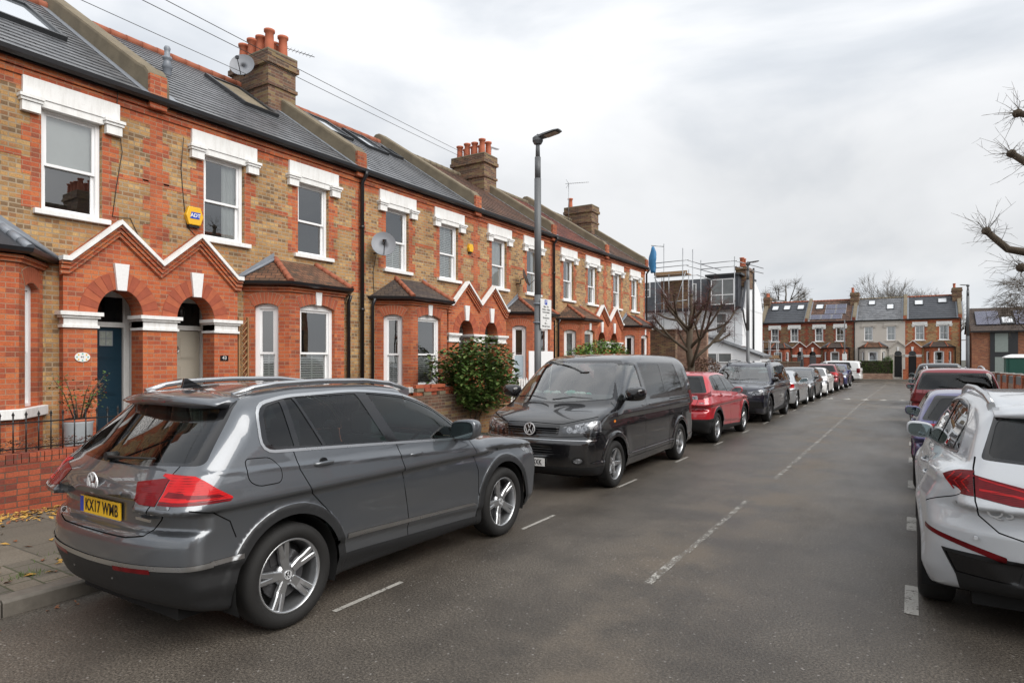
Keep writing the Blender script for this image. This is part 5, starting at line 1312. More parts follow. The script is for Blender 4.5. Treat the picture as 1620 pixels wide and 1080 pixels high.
lp = lamp_post('tall grey street lamp carrying a parking sign beside the black van', (-5.92, 10.27, 0.12), 5.86, r=0.058)
m = MB(); m.prism([(-0.02 - 0.03, 2.30), (0.36, 2.30), (0.36, 2.86), (-0.05, 2.86)], 'x', 0.085, 0.092); s = m.build('parking_sign', M['signw'] if 'signw' in M else M['whitepl'], lp)
m = MB(); m.prism([(0.10, 2.755), (0.20, 2.755), (0.20, 2.845), (0.10, 2.845)], 'x', 0.0925, 0.094); m.build('sign_symbol', M['blueink'], s)
FM = lambda y, z: frame_M((0.0945, y, z), (0, 1, 0), (0, 0, 1))
text_obj('sign_lettering', 'P', 0.085, FM(0.15, 2.80), M['whitepl'], s, 0.0004, offset=0.002)
for i, (t_, sz_) in enumerate((('Mon - Fri', 0.05), ('10.00am - 4.00pm', 0.043), ('Permit holders', 0.046), ('or', 0.046), ('Pay by phone', 0.046), ('->', 0.06), ('020 ....', 0.04), ('Max stay 4 hours', 0.042))):
    text_obj('sign_lettering', t_, sz_, frame_M((0.0935, 0.155, 2.715 - 0.052*i), (0, 1, 0), (0, 0, 1)), M['ink'], s, 0.0004, offset=0.0008)
for z in (2.4, 2.75): m = MB(); m.lathe([(0.075, 0), (0.086, 0.0), (0.086, 0.03), (0.075, 0.03)], (0, 0, z), n=16); m.build('sign_clip', M['lead'], lp)
lamp_post('slim grey street lamp in front of the white house', (-6.2, 29.6, 0.10), 6.05)
lamp_post('grey street lamp at the right hand corner before the far terrace', (3.35, 54.7, -0.06), 7.1, face=-1, r=0.085)
# overhead wires
for k, (a, b) in enumerate((((-5.1, -8.0, 5.29), (-13.0, 18.35, 8.9)), ((-5.6, -8.0, 5.4), (-13.2, 18.5, 8.85)), ((-6.3, -8.0, 5.55), (-12.75, 9.5, 8.3)))):
    A, B = Vector(a), Vector(b); n = 24; m = MB(); m.tube([A.lerp(B, i/n) - Z3*0.10*4*(i/n)*(1-i/n) for i in range(n+1)], 0.006, n=5)
    tag(m.build('overhead_wire', M['cable']), ['upper thin telephone wire crossing the sky to the second chimney', 'lower thin telephone wire running to the second chimney', 'thin telephone wire ending at the nearest chimney'][k], 'wire')
# ---------------------------------------------------------------- bare trees
def bare_tree(name, label, loc, segs, twigs, mat='bark', twmat='bark_rd', seed=1, group=None):
    """segs: limbs as (points, radii); twigs: (count, length, spread, radius, droop) grown from limb ends and sides"""
    rnd = random.Random(seed); root = empty(name, loc); tag(root, label, 'tree', group); m = MB(); t = MB(); ends = []
    for pts, rs, en in segs:
        P = [Vector(p) for p in pts]; Q = [P[0]]; R = [rs[0]]
        for i in range(1, len(P)):
            for s in (0.5, 1.0):
                j = Vector((rnd.gauss(0,1), rnd.gauss(0,1), rnd.gauss(0,1))) * rs[i]*0.35 if s < 1 else Vector(); Q.append(P[i-1].lerp(P[i], s) + j); R.append(rs[i-1]*(1-s) + rs[i]*s)
        m.tube(Q, R, n=8)
        if en:
            ends.append((P[-1], (P[-1]-P[-2]).normalized(), en)); q = P[-1]
            k = rs[-1]*1.45; m.lathe([(0, -k), (k*0.8, -k*0.6), (k, 0), (k*0.8, k*0.6), (0, k)], tuple(q), n=8)
            for f in (0.35, 0.6, 0.85): ends.append((P[-2].lerp(P[-1], f), (P[-1]-P[-2]).normalized(), en*0.35))
    n, ln, sp, rad, droop = twigs
    for p, d, en in ends:
        for i in range(int(n*en)):
            v = (d*rnd.uniform(0.0, 1.0) + Vector((rnd.gauss(0,1), rnd.gauss(0,1), rnd.gauss(0,1)))*sp + Vector((0,0,0.25))).normalized(); l = ln*rnd.uniform(0.4, 1.1); q = p + v*l*0.5; v2 = (v + Vector((rnd.gauss(0,.3), rnd.gauss(0,.3), -droop + rnd.gauss(0,.25)))).normalized(); e_ = q + v2*l*0.5
            t.tube([p, q, e_], [rad, rad*0.7, rad*0.35], n=3)
            for b in range(2):
                f = rnd.uniform(0.4, 1); s_ = p.lerp(q, f) if b else q.lerp(e_, f); v3 = (v + Vector((rnd.gauss(0,.7), rnd.gauss(0,.7), rnd.gauss(0,.7) - droop))).normalized(); t.tube([s_, s_ + v3*l*0.3], [rad*0.55, rad*0.3], n=3)
    m.build('trunk', M[mat], root); t.build('twigs', M[twmat], root); return root
def pollard(h, sp, r, n=7, seed=1, tall=1.0):
    rnd = random.Random(seed); S = [([(0,0,-0.1), (0.03,0,h*0.5), (0,0.02,h)], [r*1.15, r, r*0.8], 0)]
    for i in range(n):
        a = 2*PI*i/n + rnd.uniform(-.3, .3); z0 = h*rnd.uniform(0.42, 1.0); q = sp*rnd.uniform(0.6, 1.05); z1 = h + rnd.uniform(-0.1, 1.0)*tall; ca, sa = math.cos(a), math.sin(a)
        S.append(([(0,0,z0), (q*0.45*ca, q*0.45*sa, z0 + (z1-z0)*0.35), (q*0.8*ca, q*0.8*sa, z0 + (z1-z0)*0.75), (q*ca, q*sa, z1)], [r*0.50, r*0.36, r*0.28, r*0.25], 1))
        for k in range(2):
            b = a + rnd.uniform(-.9, .9); p = Vector((q*0.5*ca, q*0.5*sa, z0 + (z1-z0)*0.4)); e_ = p + Vector((math.cos(b), math.sin(b), rnd.uniform(0.3, 1.0)))*sp*0.45; S.append(([p, p.lerp(e_, .5) + Vector((0,0,-.05)), e_], [r*0.35, r*0.28, r*0.24], 0.8))
    S.append(([(0,0,h), (0.05,0.05,h+0.45*tall), (0,0.1,h+0.95*tall)], [r*0.7, r*0.5, r*0.4], 1)); return S
bare_tree('street_tree', 'pollarded bare street tree with reddish twigs behind the bright red car', (-6.5, 21.9, 0.12), pollard(2.9, 1.45, 0.125, 9, 3, 1.1), (22, 0.5, 0.65, 0.0055, 0.0), seed=5)
# big limbs reaching in at the right edge
S = [([(0.3,0,-0.2), (0.2,0,2.2), (0,0,3.6)], [0.30, 0.26, 0.24], 0),
     ([(0,0,3.2), (-0.9,0.1,3.55), (-1.75,0.1,3.60), (-2.3,0.0,3.75), (-2.62,0,4.12)], [0.15, 0.11, 0.08, 0.065, 0.055], 1),
     ([(-1.0,0.1,3.58), (-1.7,-0.3,3.35), (-2.15,-0.4,3.35)], [0.10, 0.08, 0.06], 1),
     ([(0,0,3.6), (-0.9,0.1,4.7), (-1.7,0,5.0), (-2.25,0,5.5)], [0.15, 0.09, 0.07, 0.055], 1), ([(-1.55,0,4.95), (-1.75,0,5.2)], [0.08, 0.07], 1),
     ([(0,0,3.7), (-0.8,0,5.6), (-1.5,0,5.95), (-2.15,0.1,6.25)], [0.15, 0.10, 0.07, 0.058], 1), ([(-1.3,0,5.85), (-1.42,0,6.9)], [0.07, 0.06], 1),
     ([(0,0,3.6), (0.9,0.3,4.6), (1.6,0.4,5.6)], [0.18, 0.12, 0.08], 1), ([(0,0,3.6), (0.1,-1.0,4.6), (0.2,-1.7,5.6)], [0.16, 0.12, 0.08], 1), ([(0,0,3.6), (0.2,0.9,5.0), (0.2,1.5,6.2)], [0.16, 0.12, 0.08], 1)]
bare_tree('street_tree', 'heavily cut bare tree reaching in from the right edge of the photo', (3.80, 14.7, 0.12), S, (18, 0.6, 0.75, 0.0055, 0.1), seed=9, twmat='bark')
bare_tree('street_tree', 'bare pollarded tree on the right pavement beside the camera, out of the picture', (4.2, 5.2, 0.12), pollard(3.4, 2.1, 0.17, 8, 13, 1.5), (16, 0.8, 0.6, 0.008, 0.0), seed=6)
# ---------------------------------------------------------------- beyond the terrace: outbuilding walls, white house, scaffold, far terrace
def simple_wall(label, x0, x1, y0, y1, h, mat, z=-0.1):
    root = empty('garden_wall', ((x0+x1)/2, (y0+y1)/2, z)); tag(root, label, 'wall'); a, b = (x1-x0)/2, (y1-y0)/2
    m = MB(); m.box((-a, -b, 0), (a, b, h-0.06)); m.build('wall', M[mat], root); m = MB(); m.box((-a-0.03, -b-0.03, h-0.06), (a+0.03, b+0.03, h)); m.build('coping', M[mat], root); return root
simple_wall('tall dark brown brick wall just past the end of the left terrace', -17.0, -9.95, 31.0, 31.3, 3.45, 'brown')
simple_wall('tall faded pinkish brick wall behind the pollarded tree', -12.5, -9.0, 33.2, 33.5, 3.5, 'pinkbrick')
simple_wall('low brown brick wall between the beech hedge and the white lean-to', -9.2, -7.0, 38.6, 38.8, 1.35, 'pinkbrick')
random.seed(31)
shrub('hedge', 'brown dry-leaved beech hedge behind the pollarded tree', 'hedge', (-8.55, 31.0, 0.1), (0, 0, 0.85), (0.6, 3.0, 0.95), 5200, 0.10, ['leaf_br', 'bark_rd'], [0, 0, 1], stems=8, lump=0.2, fill=0.3)
root = empty('wheelie_bin', (-7.7, 37.2, 0.08)); tag(root, 'dark wheelie bin by the low brown wall', 'bin')
m = MB(); m.prism([(-0.24, 0.05), (0.24, 0.05), (0.29, 0.98), (-0.29, 0.98)], 'y', -0.3, 0.3); m.build('bin_body', M['blackpl'], root); m = MB(); m.box((-0.31, -0.34, 0.981), (0.31, 0.32, 1.06)); m.build('lid', M['blackpl'], root, bevel=0.02)
# white house
root = empty('white_house', (-10.0, 46.0, -0.12)); tag(root, 'white rendered house with a dark slate roof extension behind the scaffolding', 'house'); O = Matrix.Translation((10.0, -46.0, 0.12))
def part(name, mat, parent=None, fix=False, bevel=0): 
    m = MB(); m.M = O; return m
def fin(m, name, mat, parent=None, **k): return m.build(name, M[mat], parent or root, **k)
m = part(0, 0); m.box((-26, 46, -0.3), (-10.0, 53, 5.45)); fin(m, 'wall', 'render_w')
m = part(0, 0); m.prism([(46.9, 5.44), (53, 5.44), (52.0, 7.0), (49.6, 7.9), (46.95, 7.6)], 'x', -10.25, -9.98); fin(m, 'gable_wall', 'render_w')
m = part(0, 0); m.prism([(45.75, 5.46), (46.0, 5.35), (52.6, 5.46), (49.9, 7.72), (47.0, 7.78)], 'x', -26, -10.26); fin(m, 'mansard_roof', 'slate_d')
m = part(0, 0); m.box((-12.35, 45.6, 5.42), (-10.2, 47.5, 7.72)); dm = fin(m, 'dormer', 'slate_d')
m = part(0, 0); m.box((-12.45, 45.45, 7.721), (-9.95, 50.5, 7.86)); fin(m, 'dormer_roof', 'felt', dm); m = part(0,0); m.box((-12.4, 45.35, 5.36), (-10.0, 45.6, 5.50)); fin(m, 'gutter', 'blackpl', dm)
m = part(0, 0); m.prism([(45.35, 5.2), (45.75, 5.2), (47.2, 7.72), (46.8, 7.72)], 'x', -9.975, -9.90); fin(m, 'verge', 'slate_d')
def flat_window(x0, x1, z0, z1, y, nx=1, nz=2, glass='win', parent=None, curtain=True, z_off=0.0, fmat='upvc', t=0.06):
    f = Frame((x0, y, 0), (1, 0, 0), (0, -1, 0)); w = x1-x0; m = MB(); m.M = O if parent is None or parent == root or z_off else None
    f2 = f; fr_ = m
    f.box(fr_, 0, t, z0, z1, -0.03, 0.05); f.box(fr_, w-t, w, z0, z1, -0.03, 0.05); f.box(fr_, t, w-t, z0, z0+t, -0.03, 0.049); f.box(fr_, t, w-t, z1-t, z1, -0.03, 0.049)
    for i in range(1, nx): c = w*i/nx; f.box(fr_, c-t/2, c+t/2, z0+t, z1-t, -0.03, 0.048)
    for i in range(1, nz): c = z0+(z1-z0)*(0.38 if nx > 1 else 0.5); f.box(fr_, t, w-t, c-t/2, c+t/2, -0.03, 0.047)
    o = fr_.build('window', M[fmat], parent or root)
    g = MB(); g.M = m.M; f.quad(g, [(t, z0+t, 0.02), (w-t, z0+t, 0.02), (w-t, z1-t, 0.02), (t, z1-t, 0.02)]); g.build('pane', M['farglass'], o)
    return o
M['farglass'] = plain('pale_window', (0.16, 0.17, 0.17), 0.08, 0.0, var=0.5, scale=1.5)
flat_window(-12.05, -10.45, 5.68, 7.5, 45.56, nx=2); flat_window(-11.8, -11.05, 3.66, 5.12, 45.96); flat_window(-17.1, -16.6, 6.5, 7.63, 45.7); flat_window(-17.0, -16.3, 4.4, 5.1, 45.96)
for x in (-13.4, -14.0): flat_window(x, x+0.3, 5.7, 7.3, 45.6, nz=1)
m = part(0,0); m.box((-12.2, 45.86, 5.12), (-10.9, 45.96, 5.16)); fin(m, 'string_course', 'render_w')
m = part(0,0); m.tube([(-9.9, 45.7, 5.3), (-9.88, 46.0, 4.6), (-9.88, 47.2, 3.6), (-9.88, 47.2, 0)], 0.06, n=6); m.tube([(-9.9, 49.2, 8.6), (-9.9, 49.2, 0.0)], 0.07, n=6); fin(m, 'drainpipe', 'blackpl')
m = part(0,0); m.box((-10.6, 46.6, 7.0), (-9.9, 48.9, 8.35)); ch = fin(m, 'chimney', 'brown'); m = part(0,0); m.box((-10.66, 46.5, 8.2), (-9.84, 49.0, 8.42)); fin(m, 'chimney_cap', 'brown', ch)
for y in (47.0, 47.6): m = part(0,0); m.lathe([(0.15, 0), (0.14, 0.6), (0.17, 0.62), (0.17, 0.68), (0.1, 0.68)], (-10.25, y, 8.42), n=12); fin(m, 'chimney_pot', 'terracotta', ch)
# lean-to
m = part(0,0); m.prism([(-12.0, -0.3), (-8.25, -0.3), (-8.25, 2.02), (-12.0, 3.42)], 'y', 43.0, 45.98); fin(m, 'lean_to', 'render_w')
m = part(0,0); m.prism([(-12.05, 3.46), (-8.05, 1.96), (-8.05, 2.08), (-12.05, 3.58)], 'y', 42.85, 46.0); fin(m, 'lean_to_roof', 'slate')
m = part(0,0); m.prism([(-11.0, 3.20), (-9.6, 2.68), (-9.6, 2.74), (-11.0, 3.26)], 'y', 43.8, 45.2); fin(m, 'skylight', 'skyglass')
flat_window(-11.85, -10.95, 1.62, 2.27, 42.96, nx=1, nz=1); flat_window(-10.9, -10.0, 1.62, 2.27, 42.96, nx=1, nz=1)
# wooden fence and blue parked rubbish beyond
root2 = empty('wooden_fence', (-8.4, 50.0, -0.12)); tag(root2, 'brown board fence beyond the silver saloon', 'fence')
m = MB(); 
for i in range(14): m.box((-0.7 + 0.16*i, 0, 0), (-0.55 + 0.16*i, 0.03, 1.72 + 0.0*i))
m.build('fence_boards', M['timberdk'] if 'timberdk' in M else M['bark'], root2); m = MB(); m.box((-0.75, -0.04, 1.723), (1.6, 0.07, 1.80)); m.build('capping', M['cement'], root2)
# scaffold
M['scaf'] = plain('scaffold_tube', (0.33, 0.34, 0.35), 0.4, 0.7, var=0.2); M['board'] = plain('scaffold_board', (0.32, 0.20, 0.11), 0.85, var=0.3); M['tarp'] = plain('blue_sheet', (0.03, 0.16, 0.33), 0.6, var=0.4, scale=4)
root = empty('scaffolding', (-13.5, 44.3, -0.12)); tag(root, 'tube scaffolding with board decks around the white house roof', 'scaffolding')
def tb(a, b, r=0.03, nm='scaffold_tube'): m = MB(); o = Vector((13.5, -44.3, 0.12)); m.cyl(Vector(a)+o, Vector(b)+o, r, n=6); return m.build(nm, M['scaf'], root)
for x, y, z in ((-15.6, 44, 8.25), (-15.17, 44.6, 10.2), (-13.6, 44, 9.66), (-12.9, 44, 9.5), (-12.7, 45.3, 8.9), (-10.35, 45.2, 8.95), (-9.7, 46.6, 8.6), (-15.6, 45.4, 8.3), (-13.6, 45.4, 8.3)): tb((x, y, -0.1), (x, y, z))
for a, b in (((-15.6,44,8.75),(-13.2,44,8.8)), ((-15.6,44,8.4),(-13.2,44,8.45)), ((-13.3,44,8.8),(-12.6,50.5,8.8)), ((-13.3,44,8.4),(-12.6,50.5,8.4)), ((-12.7,45.3,8.62),(-10.2,45.2,8.66)), ((-12.7,45.3,8.25),(-10.2,45.2,8.28)), ((-10.35,45.2,8.66),(-9.4,50.2,8.66)), ((-10.35,45.2,8.28),(-9.4,50.2,8.28)),
             ((-15.6,44,5.8),(-13.3,44,6.0)), ((-15.7,44,7.7),(-12.6,44,7.7)), ((-12.6,44,7.7),(-11.6,45.3,7.3)), ((-15.6,44,7.6),(-14.3,44,5.6)), ((-13.4,44,8.0),(-14.2,44,5.4)), ((-15.17,44.6,10.0),(-15.9,44,10.05)), ((-14.6, 44, 7.9),(-14.6, 44, 5.7)), ((-15.7,44.7,3.9),(-13.0,44.7,3.9))): tb(a, b)
for k in range(3): m = MB(); m.box((-2.2, -0.2 + 0.3*k, 7.93), (0.25, 0.05 + 0.3*k, 8.0)); m.build('deck_board', M['board'], root)
m = MB(); m.box((-2.2, -0.28, 8.0), (0.2, -0.24, 8.2)); m.build('toe_board', M['board'], root)
m = MB(); m.box((-2.1, 0.9, 5.65), (-0.1, 0.95, 7.7)); m.build('debris_netting', M['brown'], root)
root = empty('blue_sheet', (-15.75, 43.9, 8.6)); tag(root, 'crumpled blue sheet hanging from the top of the scaffolding', 'sheet'); m = MB(); L = []
for i in range(10):
    t = i/9; w = 0.07 + 0.13*math.sin(PI*min(1, t*1.1))**0.8 + 0.10*t; L.append([(w*math.cos(a) * (1 + 0.35*math.sin(3*a + i*0.8)), 0.6*w*math.sin(a)*(1 + 0.3*math.sin(2*a + i)), 1.35 - 1.9*t) for a in [2*PI*k/14 for k in range(14)]])
m.ring(L); m.build('sheet', M['tarp'], root)
# far terrace, facing us
def fterr(sg, x, label, **k): h = house(sg, label, simple=True, W=4.42, lock=False, **k); h.location = (x, 73.0, -0.22); h.rotation_euler.z = -PI/2; return h
M['brownstock'] = brick_mat('dark_stock_brick', [(0.20,0.11,0.055),(0.16,0.085,0.045),(0.24,0.15,0.07),(0.12,0.07,0.04)], (0.2, 0.16, 0.11), dirt=0.3)
M['creamtile'] = M['tile_br']
fa = fterr(-1, -9.36, 'leftmost house of the far terrace, slate roof with three white roof windows', wall='brownstock', red='redrub', roof='slate_d', dress=('shutter_low', 'none', 'none'), owns=False, door='door_grey', bayroof='tile_bayd')
fb = fterr(1, -9.36, 'far terrace house with solar panels on a red brown tiled roof', wall='brownstock', red='redrub', roof='tile_br', dress=('shutter_low', 'shutter_low', 'frost'), pots=4, door='door_grey', bayroof='tile_bayd')
fc = fterr(-1, -0.52, 'cream rendered far terrace house behind the clipped green hedge', wall='render_g', red=None, trim='render_g', roof='slate', dress=('net', 'net', 'frost'), owns=False, door='door_black', bayroof='tile_bay', ridge='cement')
fd = fterr(1, -0.52, 'right hand end house of the far terrace with a dark blue arched door', wall='stock', roof='slate_d', dress=('shutter', 'shutter', 'shutter_low'), pots=2, door='door_black', bayroof='tile_bayd')
M['whiteglass'] = plain('bright_roof_glass', (0.62, 0.64, 0.66), 0.15)
for s in (3.1, 1.9, 0.5): skylight(fa, -1, s, s+0.75, 0.60, 0.83, glass='whiteglass')
skylight(fb, 1, 0.6, 1.4, 0.58, 0.82, glass='whiteglass'); skylight(fc, -1, 2.6, 3.3, 0.68, 0.90, glass='whiteglass'); skylight(fc, -1, 0.95, 1.65, 0.45, 0.70, glass='whiteglass')
skylight(fd, 1, 0.75, 1.55, 0.60, 0.83, glass='whiteglass'); skylight(fd, 1, 2.7, 3.5, 0.66, 0.88, glass='whiteglass')
M['pv'] = brick_mat('solar_cells', [(0.045,0.05,0.09),(0.035,0.04,0.075),(0.05,0.05,0.10)], (0.30,0.30,0.34), bw=0.16, rh=0.16, ms=0.008, dirt=0.1, bump=0.0, rough=0.2)
def pv(parent, sg, s0, t0, w=0.90, dt=0.20):
    m = MB(); a, b = sorted((sg*s0, sg*(s0+w))); c = [slope_pt(t, y, d) for d in (0.05, 0.10) for (t, y) in ((t0, a), (t0, b), (t0+dt, b), (t0+dt, a))]
    m.add(c, [(3,2,1,0),(4,5,6,7),(0,1,5,4),(1,2,6,5),(2,3,7,6),(3,0,4,7)]); p_ = m.build('solar_panel', M['pv'], parent, fix=True); m = MB(); a -= 0.03; b += 0.03; c = [slope_pt(t, y, d) for d in (0.03, 0.09) for (t, y) in ((t0-0.008, a), (t0-0.008, b), (t0+dt+0.008, b), (t0+dt+0.008, a))]
    m.add(c, [(3,2,1,0),(4,5,6,7),(0,1,5,4),(1,2,6,5),(2,3,7,6),(3,0,4,7)]); m.build('panel_frame', M['silver'], p_, fix=True)
for s, t in ((0.25, 0.06), (1.26, 0.06), (2.27, 0.06), (1.55, 0.30), (2.56, 0.30), (1.55, 0.54), (2.56, 0.54)): pv(fb, 1, s + 0.1, t + 0.02)
chimney(fa, -3.9, -2.5, -4.75, -4.1, 6.5, 9.0, [(-3.6, -4.4, 0.45), (-3.2, -4.4, 0.45), (-2.8, -4.4, 0.45)], 'brown')
m = MB(); m.prism([(0.12, 5.84), (0.12, 6.2), (-0.2, 6.57), (XR, ZR+0.30), (-7.0, 6.2), (-7.0, 5.9), (XR, ZR-0.1)], 'y', -4.60, -4.25); m.build('parapet', M['cement'], fa)
# hedge and low wall in front of the cream house
random.seed(5)
root = empty('hedge', (-2.95, 72.1, -0.1)); tag(root, 'clipped dark green hedge on a low brick wall before the cream house', 'hedge'); m = MB()
pts = [Vector((random.choice((-1, 1, random.uniform(-1, 1), random.uniform(-1, 1)))*1.35, random.uniform(-0.4, -0.3) if random.random() < .6 else random.uniform(-.4, .4), random.uniform(0.55, 1.82))) for _ in range(5000)]
leaves(m, pts, 0.09, [0, 0, 1]); m.build('foliage', [M['leaf_dk'], M['leaf_hedge']], root); m = MB(); m.box((-1.36, -0.3, 0.5), (1.36, 0.35, 1.8)); m.build('stem', M['soil'], root)
m = MB(); m.box((-1.4, -0.45, -0.1), (1.4, -0.2, 0.55)); m.build('brick_base', M['pinkbrick'], root)
shrub('topiary', 'rounded dark green bush rising behind the clipped hedge', 'bush', (-2.0, 72.7, -0.1), (0, 0, 1.75), (0.42, 0.4, 0.42), 900, 0.09, ['leaf_dk', 'leaf_hedge'], [0, 1], stems=3)
simple_wall('low red brick pier wall before the cream house door', -1.0+0.3, -0.4, 71.9, 72.2, 1.0, 'red', z=-0.12)
simple_wall('low brick front wall before the solar panel house', -9.0, -4.6, 71.95, 72.15, 0.75, 'redrub', z=-0.12)
simple_wall('low brick front wall before the right hand end house', 0.9, 3.9, 71.95, 72.15, 0.7, 'redrub', z=-0.12)
# pole with a sign, traffic sign pole, small scaffold
def sign_pole(label, x, y, h, sw, sh_, zc, smat, z=-0.22):
    root = empty('sign_pole', (x, y, z)); tag(root, label, 'sign'); m = MB(); m.cyl((0,0,0), (0,0,h), 0.045, n=8); m.build('pole', M['lampgrey'], root); m = MB(); m.box((-sw/2, -0.08, zc-sh_/2), (sw/2, -0.05, zc+sh_/2)); m.build('sign_plate', M[smat], root, bevel=0.01)
sign_pole('thin grey pole with a small pale sign before the far terrace', -5.6, 70.6, 6.0, 0.42, 0.62, 2.3, 'whitepl')
sign_pole('dark pole with a narrow white strip by the far junction', -8.2, 61.0, 3.1, 0.12, 0.9, 1.6, 'gloss_black')
root = empty('scaffolding', (-13.2, 71.2, -0.12)); tag(root, 'low tube scaffolding before the leftmost house of the far terrace', 'scaffolding')
for i in range(4):
    for y in (-0.4, 0.5): m = MB(); m.cyl((-1.0 + 0.75*i, y, 0), (-1.0 + 0.75*i, y, 4.0), 0.03, n=5); m.build('scaffold_tube', M['scaf'], root)
for z in (1.9, 2.9, 3.8): m = MB(); m.cyl((-1.3, -0.4, z), (1.6, -0.4, z), 0.03, n=5); m.build('scaffold_tube', M['scaf'], root)
m = MB(); m.box((-1.2, -0.4, 2.0), (1.5, 0.5, 2.06)); m.box((-1.2, -0.43, 2.061), (1.5, -0.40, 2.4)); m.build('deck_board', M['board'], root)
# modern brick building on the right
root = empty('modern_house', (9.0, 72.0, -0.15)); tag(root, 'newer orange brick house with dark cladding and solar panels at the right edge', 'house'); O = Matrix.Translation((-9.0, -72.0, 0.15))
m = part(0,0); m.box((4.72, 72.02, -0.3), (20, 80, 4.45)); m.prism([(72.02, 4.44), (80, 4.44), (76, 6.6)], 'x', 4.72, 20); fin(m, 'wall', 'modbrick')
m = part(0,0)
for k in range(12):
    a, b = k/12, (k+1.1)/12; y0, z0 = 71.7 + 4.3*a, 4.42 + 2.35*a; y1, z1 = 71.7 + 4.3*b, 4.42 + 2.35*b; m.add([(4.6, y0, z0+0.03), (20, y0, z0+0.03), (20, y1, z1), (4.6, y1, z1)], [(0,1,2,3)]); m.add([(4.6, y0, z0-0.02), (20, y0, z0-0.02), (20, y0, z0+0.03), (4.6, y0, z0+0.03)], [(0,1,2,3)])
m.add([(4.6, 76, 6.77), (20, 76, 6.77), (20, 80.4, 4.4), (4.6, 80.4, 4.4)], [(0,1,2,3)]); fin(m, 'roof', 'tile_bayd')
m = part(0,0); m.box((4.5, 71.55, 4.30), (20, 71.72, 4.42)); fin(m, 'gutter', 'blackpl')
m = part(0,0); m.box((6.05, 71.93, -0.2), (8.05, 72.019, 4.3)); fin(m, 'cladding', 'felt')
M['milk'] = plain('milky_glass', (0.27, 0.31, 0.29), 0.2)
for z0, z1 in ((2.5, 4.2), (0.0, 2.05)):
    m = part(0,0); m.box((6.4, 71.90, z0), (7.35, 71.929, z1)); fin(m, 'window', 'milk')
def rp(x, t, d): n = Vector((0, -2.35, 4.3)).normalized(); p = Vector((x, 71.7 + 4.3*t, 4.45 + 2.35*t)) + n*d; return p
def rblk(x0, x1, t0, t1, d0, d1, nm, mat): m = part(0,0); m.add([rp(x, t, d) for d in (d0, d1) for x, t in ((x0,t0),(x1,t0),(x1,t1),(x0,t1))], [(3,2,1,0),(4,5,6,7),(0,1,5,4),(1,2,6,5),(2,3,7,6),(3,0,4,7)]); return m.build(nm, M[mat], root, fix=True)
for i, x in enumerate((5.1, 6.0, 8.0, 8.9, 9.8, 10.7)): rblk(x, x+0.87, 0.22, 0.80, 0.05, 0.11, 'solar_panel', 'pv')
rblk(6.95, 7.9, 0.22, 0.55, 0.03, 0.14, 'skylight', 'felt'); rblk(7.05, 7.8, 0.27, 0.50, 0.141, 0.15, 'skylight_pane', 'whiteglass')
# plastic toilet cabin and garden wall on the right
M['dgreen'] = plain('dark_green_plastic', (0.010, 0.075, 0.055), 0.5, var=0.1)
root = empty('toilet_cabin', (5.55, 50.0, -0.05)); tag(root, 'dark green portable toilet cabin with a domed white roof', 'toilet cabin')
m = MB(); m.box((-0.6, -0.6, 0), (0.6, 0.6, 1.98)); m.build('cabin_wall', M['dgreen'], root, bevel=0.03); m = MB(); m.box((-0.45, -0.64, 0.1), (0.45, -0.601, 1.9)); m.build('cabin_door', M['dgreen'], root, bevel=0.01)
m = MB(); m.ring([[(0.68*q*cx, 0.68*q*cy, z) for cx, cy in ((-1,-1),(1,-1),(1,1),(-1,1))] for q, z in ((1.0, 1.985), (1.0, 2.03), (0.8, 2.12), (0.4, 2.2))], smooth=False); m.build('cabin_roof', M['upvc'], root)
for i in range(6):
    root = empty('garden_wall', (4.72, 38.2 + 2.9*i, gz(38 + 2.9*i) + 0.1)); tag(root, 'brick and grey panel garden wall bay along the right pavement', 'wall', 'wall bays along the right pavement')
    m = MB(); m.box((-0.11, -1.4, -0.2), (0.11, 1.1, 0.5)); m.build('wall', M['red' if i % 2 else 'pinkbrick'], root); m = MB(); m.box((-0.09, -1.38, 0.501), (0.09, 1.08, 0.92)); m.build('panel', M['lampgrey'], root); m = MB(); m.box((-0.17, 1.1, -0.2), (0.17, 1.45, 1.0)); m.build('pier', M['red'], root); m = MB(); m.box((-0.2, 1.07, 1.001), (0.2, 1.48, 1.06)); m.build('pier_cap', M['step'], root)
# aerials
def aerial(parent, x, y, z0, h, L_=0.9, d=(0.75, 0.65)):
    m = MB(); m.cyl((x, y, z0), (x, y, z0+h), 0.018, n=6); dx, dy = d; m.cyl((x - dx*0.15, y - dy*0.15, z0+h-0.03), (x + dx*L_, y + dy*L_, z0+h-0.03), 0.011, n=5)
    for i in range(9): q = L_*(i/9.0) ; m.cyl((x + dx*q - dy*0.1, y + dy*q + dx*0.1, z0+h-0.03), (x + dx*q + dy*0.1, y + dy*q - dx*0.1, z0+h-0.03), 0.006, n=4)
    for s in (-1, 1): m.cyl((x, y, z0+h-0.03), (x - dx*0.12 , y - dy*0.12, z0+h-0.03 + s*0.2), 0.008, n=4)
    return m.build('tv_aerial', M['scaf'], parent)
aerial(h51, -3.3, 3.3, 8.3, 1.75, 0.95, (0.95, 0.3)); aerial(h47, -2.6, 4.6, 8.8, 0.7, 0.4, (0.2, 0.9)); aerial(h43, -2.7, 4.5, 8.9, 0.55, 0.8, (0.3, 0.95)); aerial(fa, -3.0, -4.4, 8.9, 1.0, 0.6); aerial(fb, -3.0, 4.2, 8.9, 1.0, 0.8)
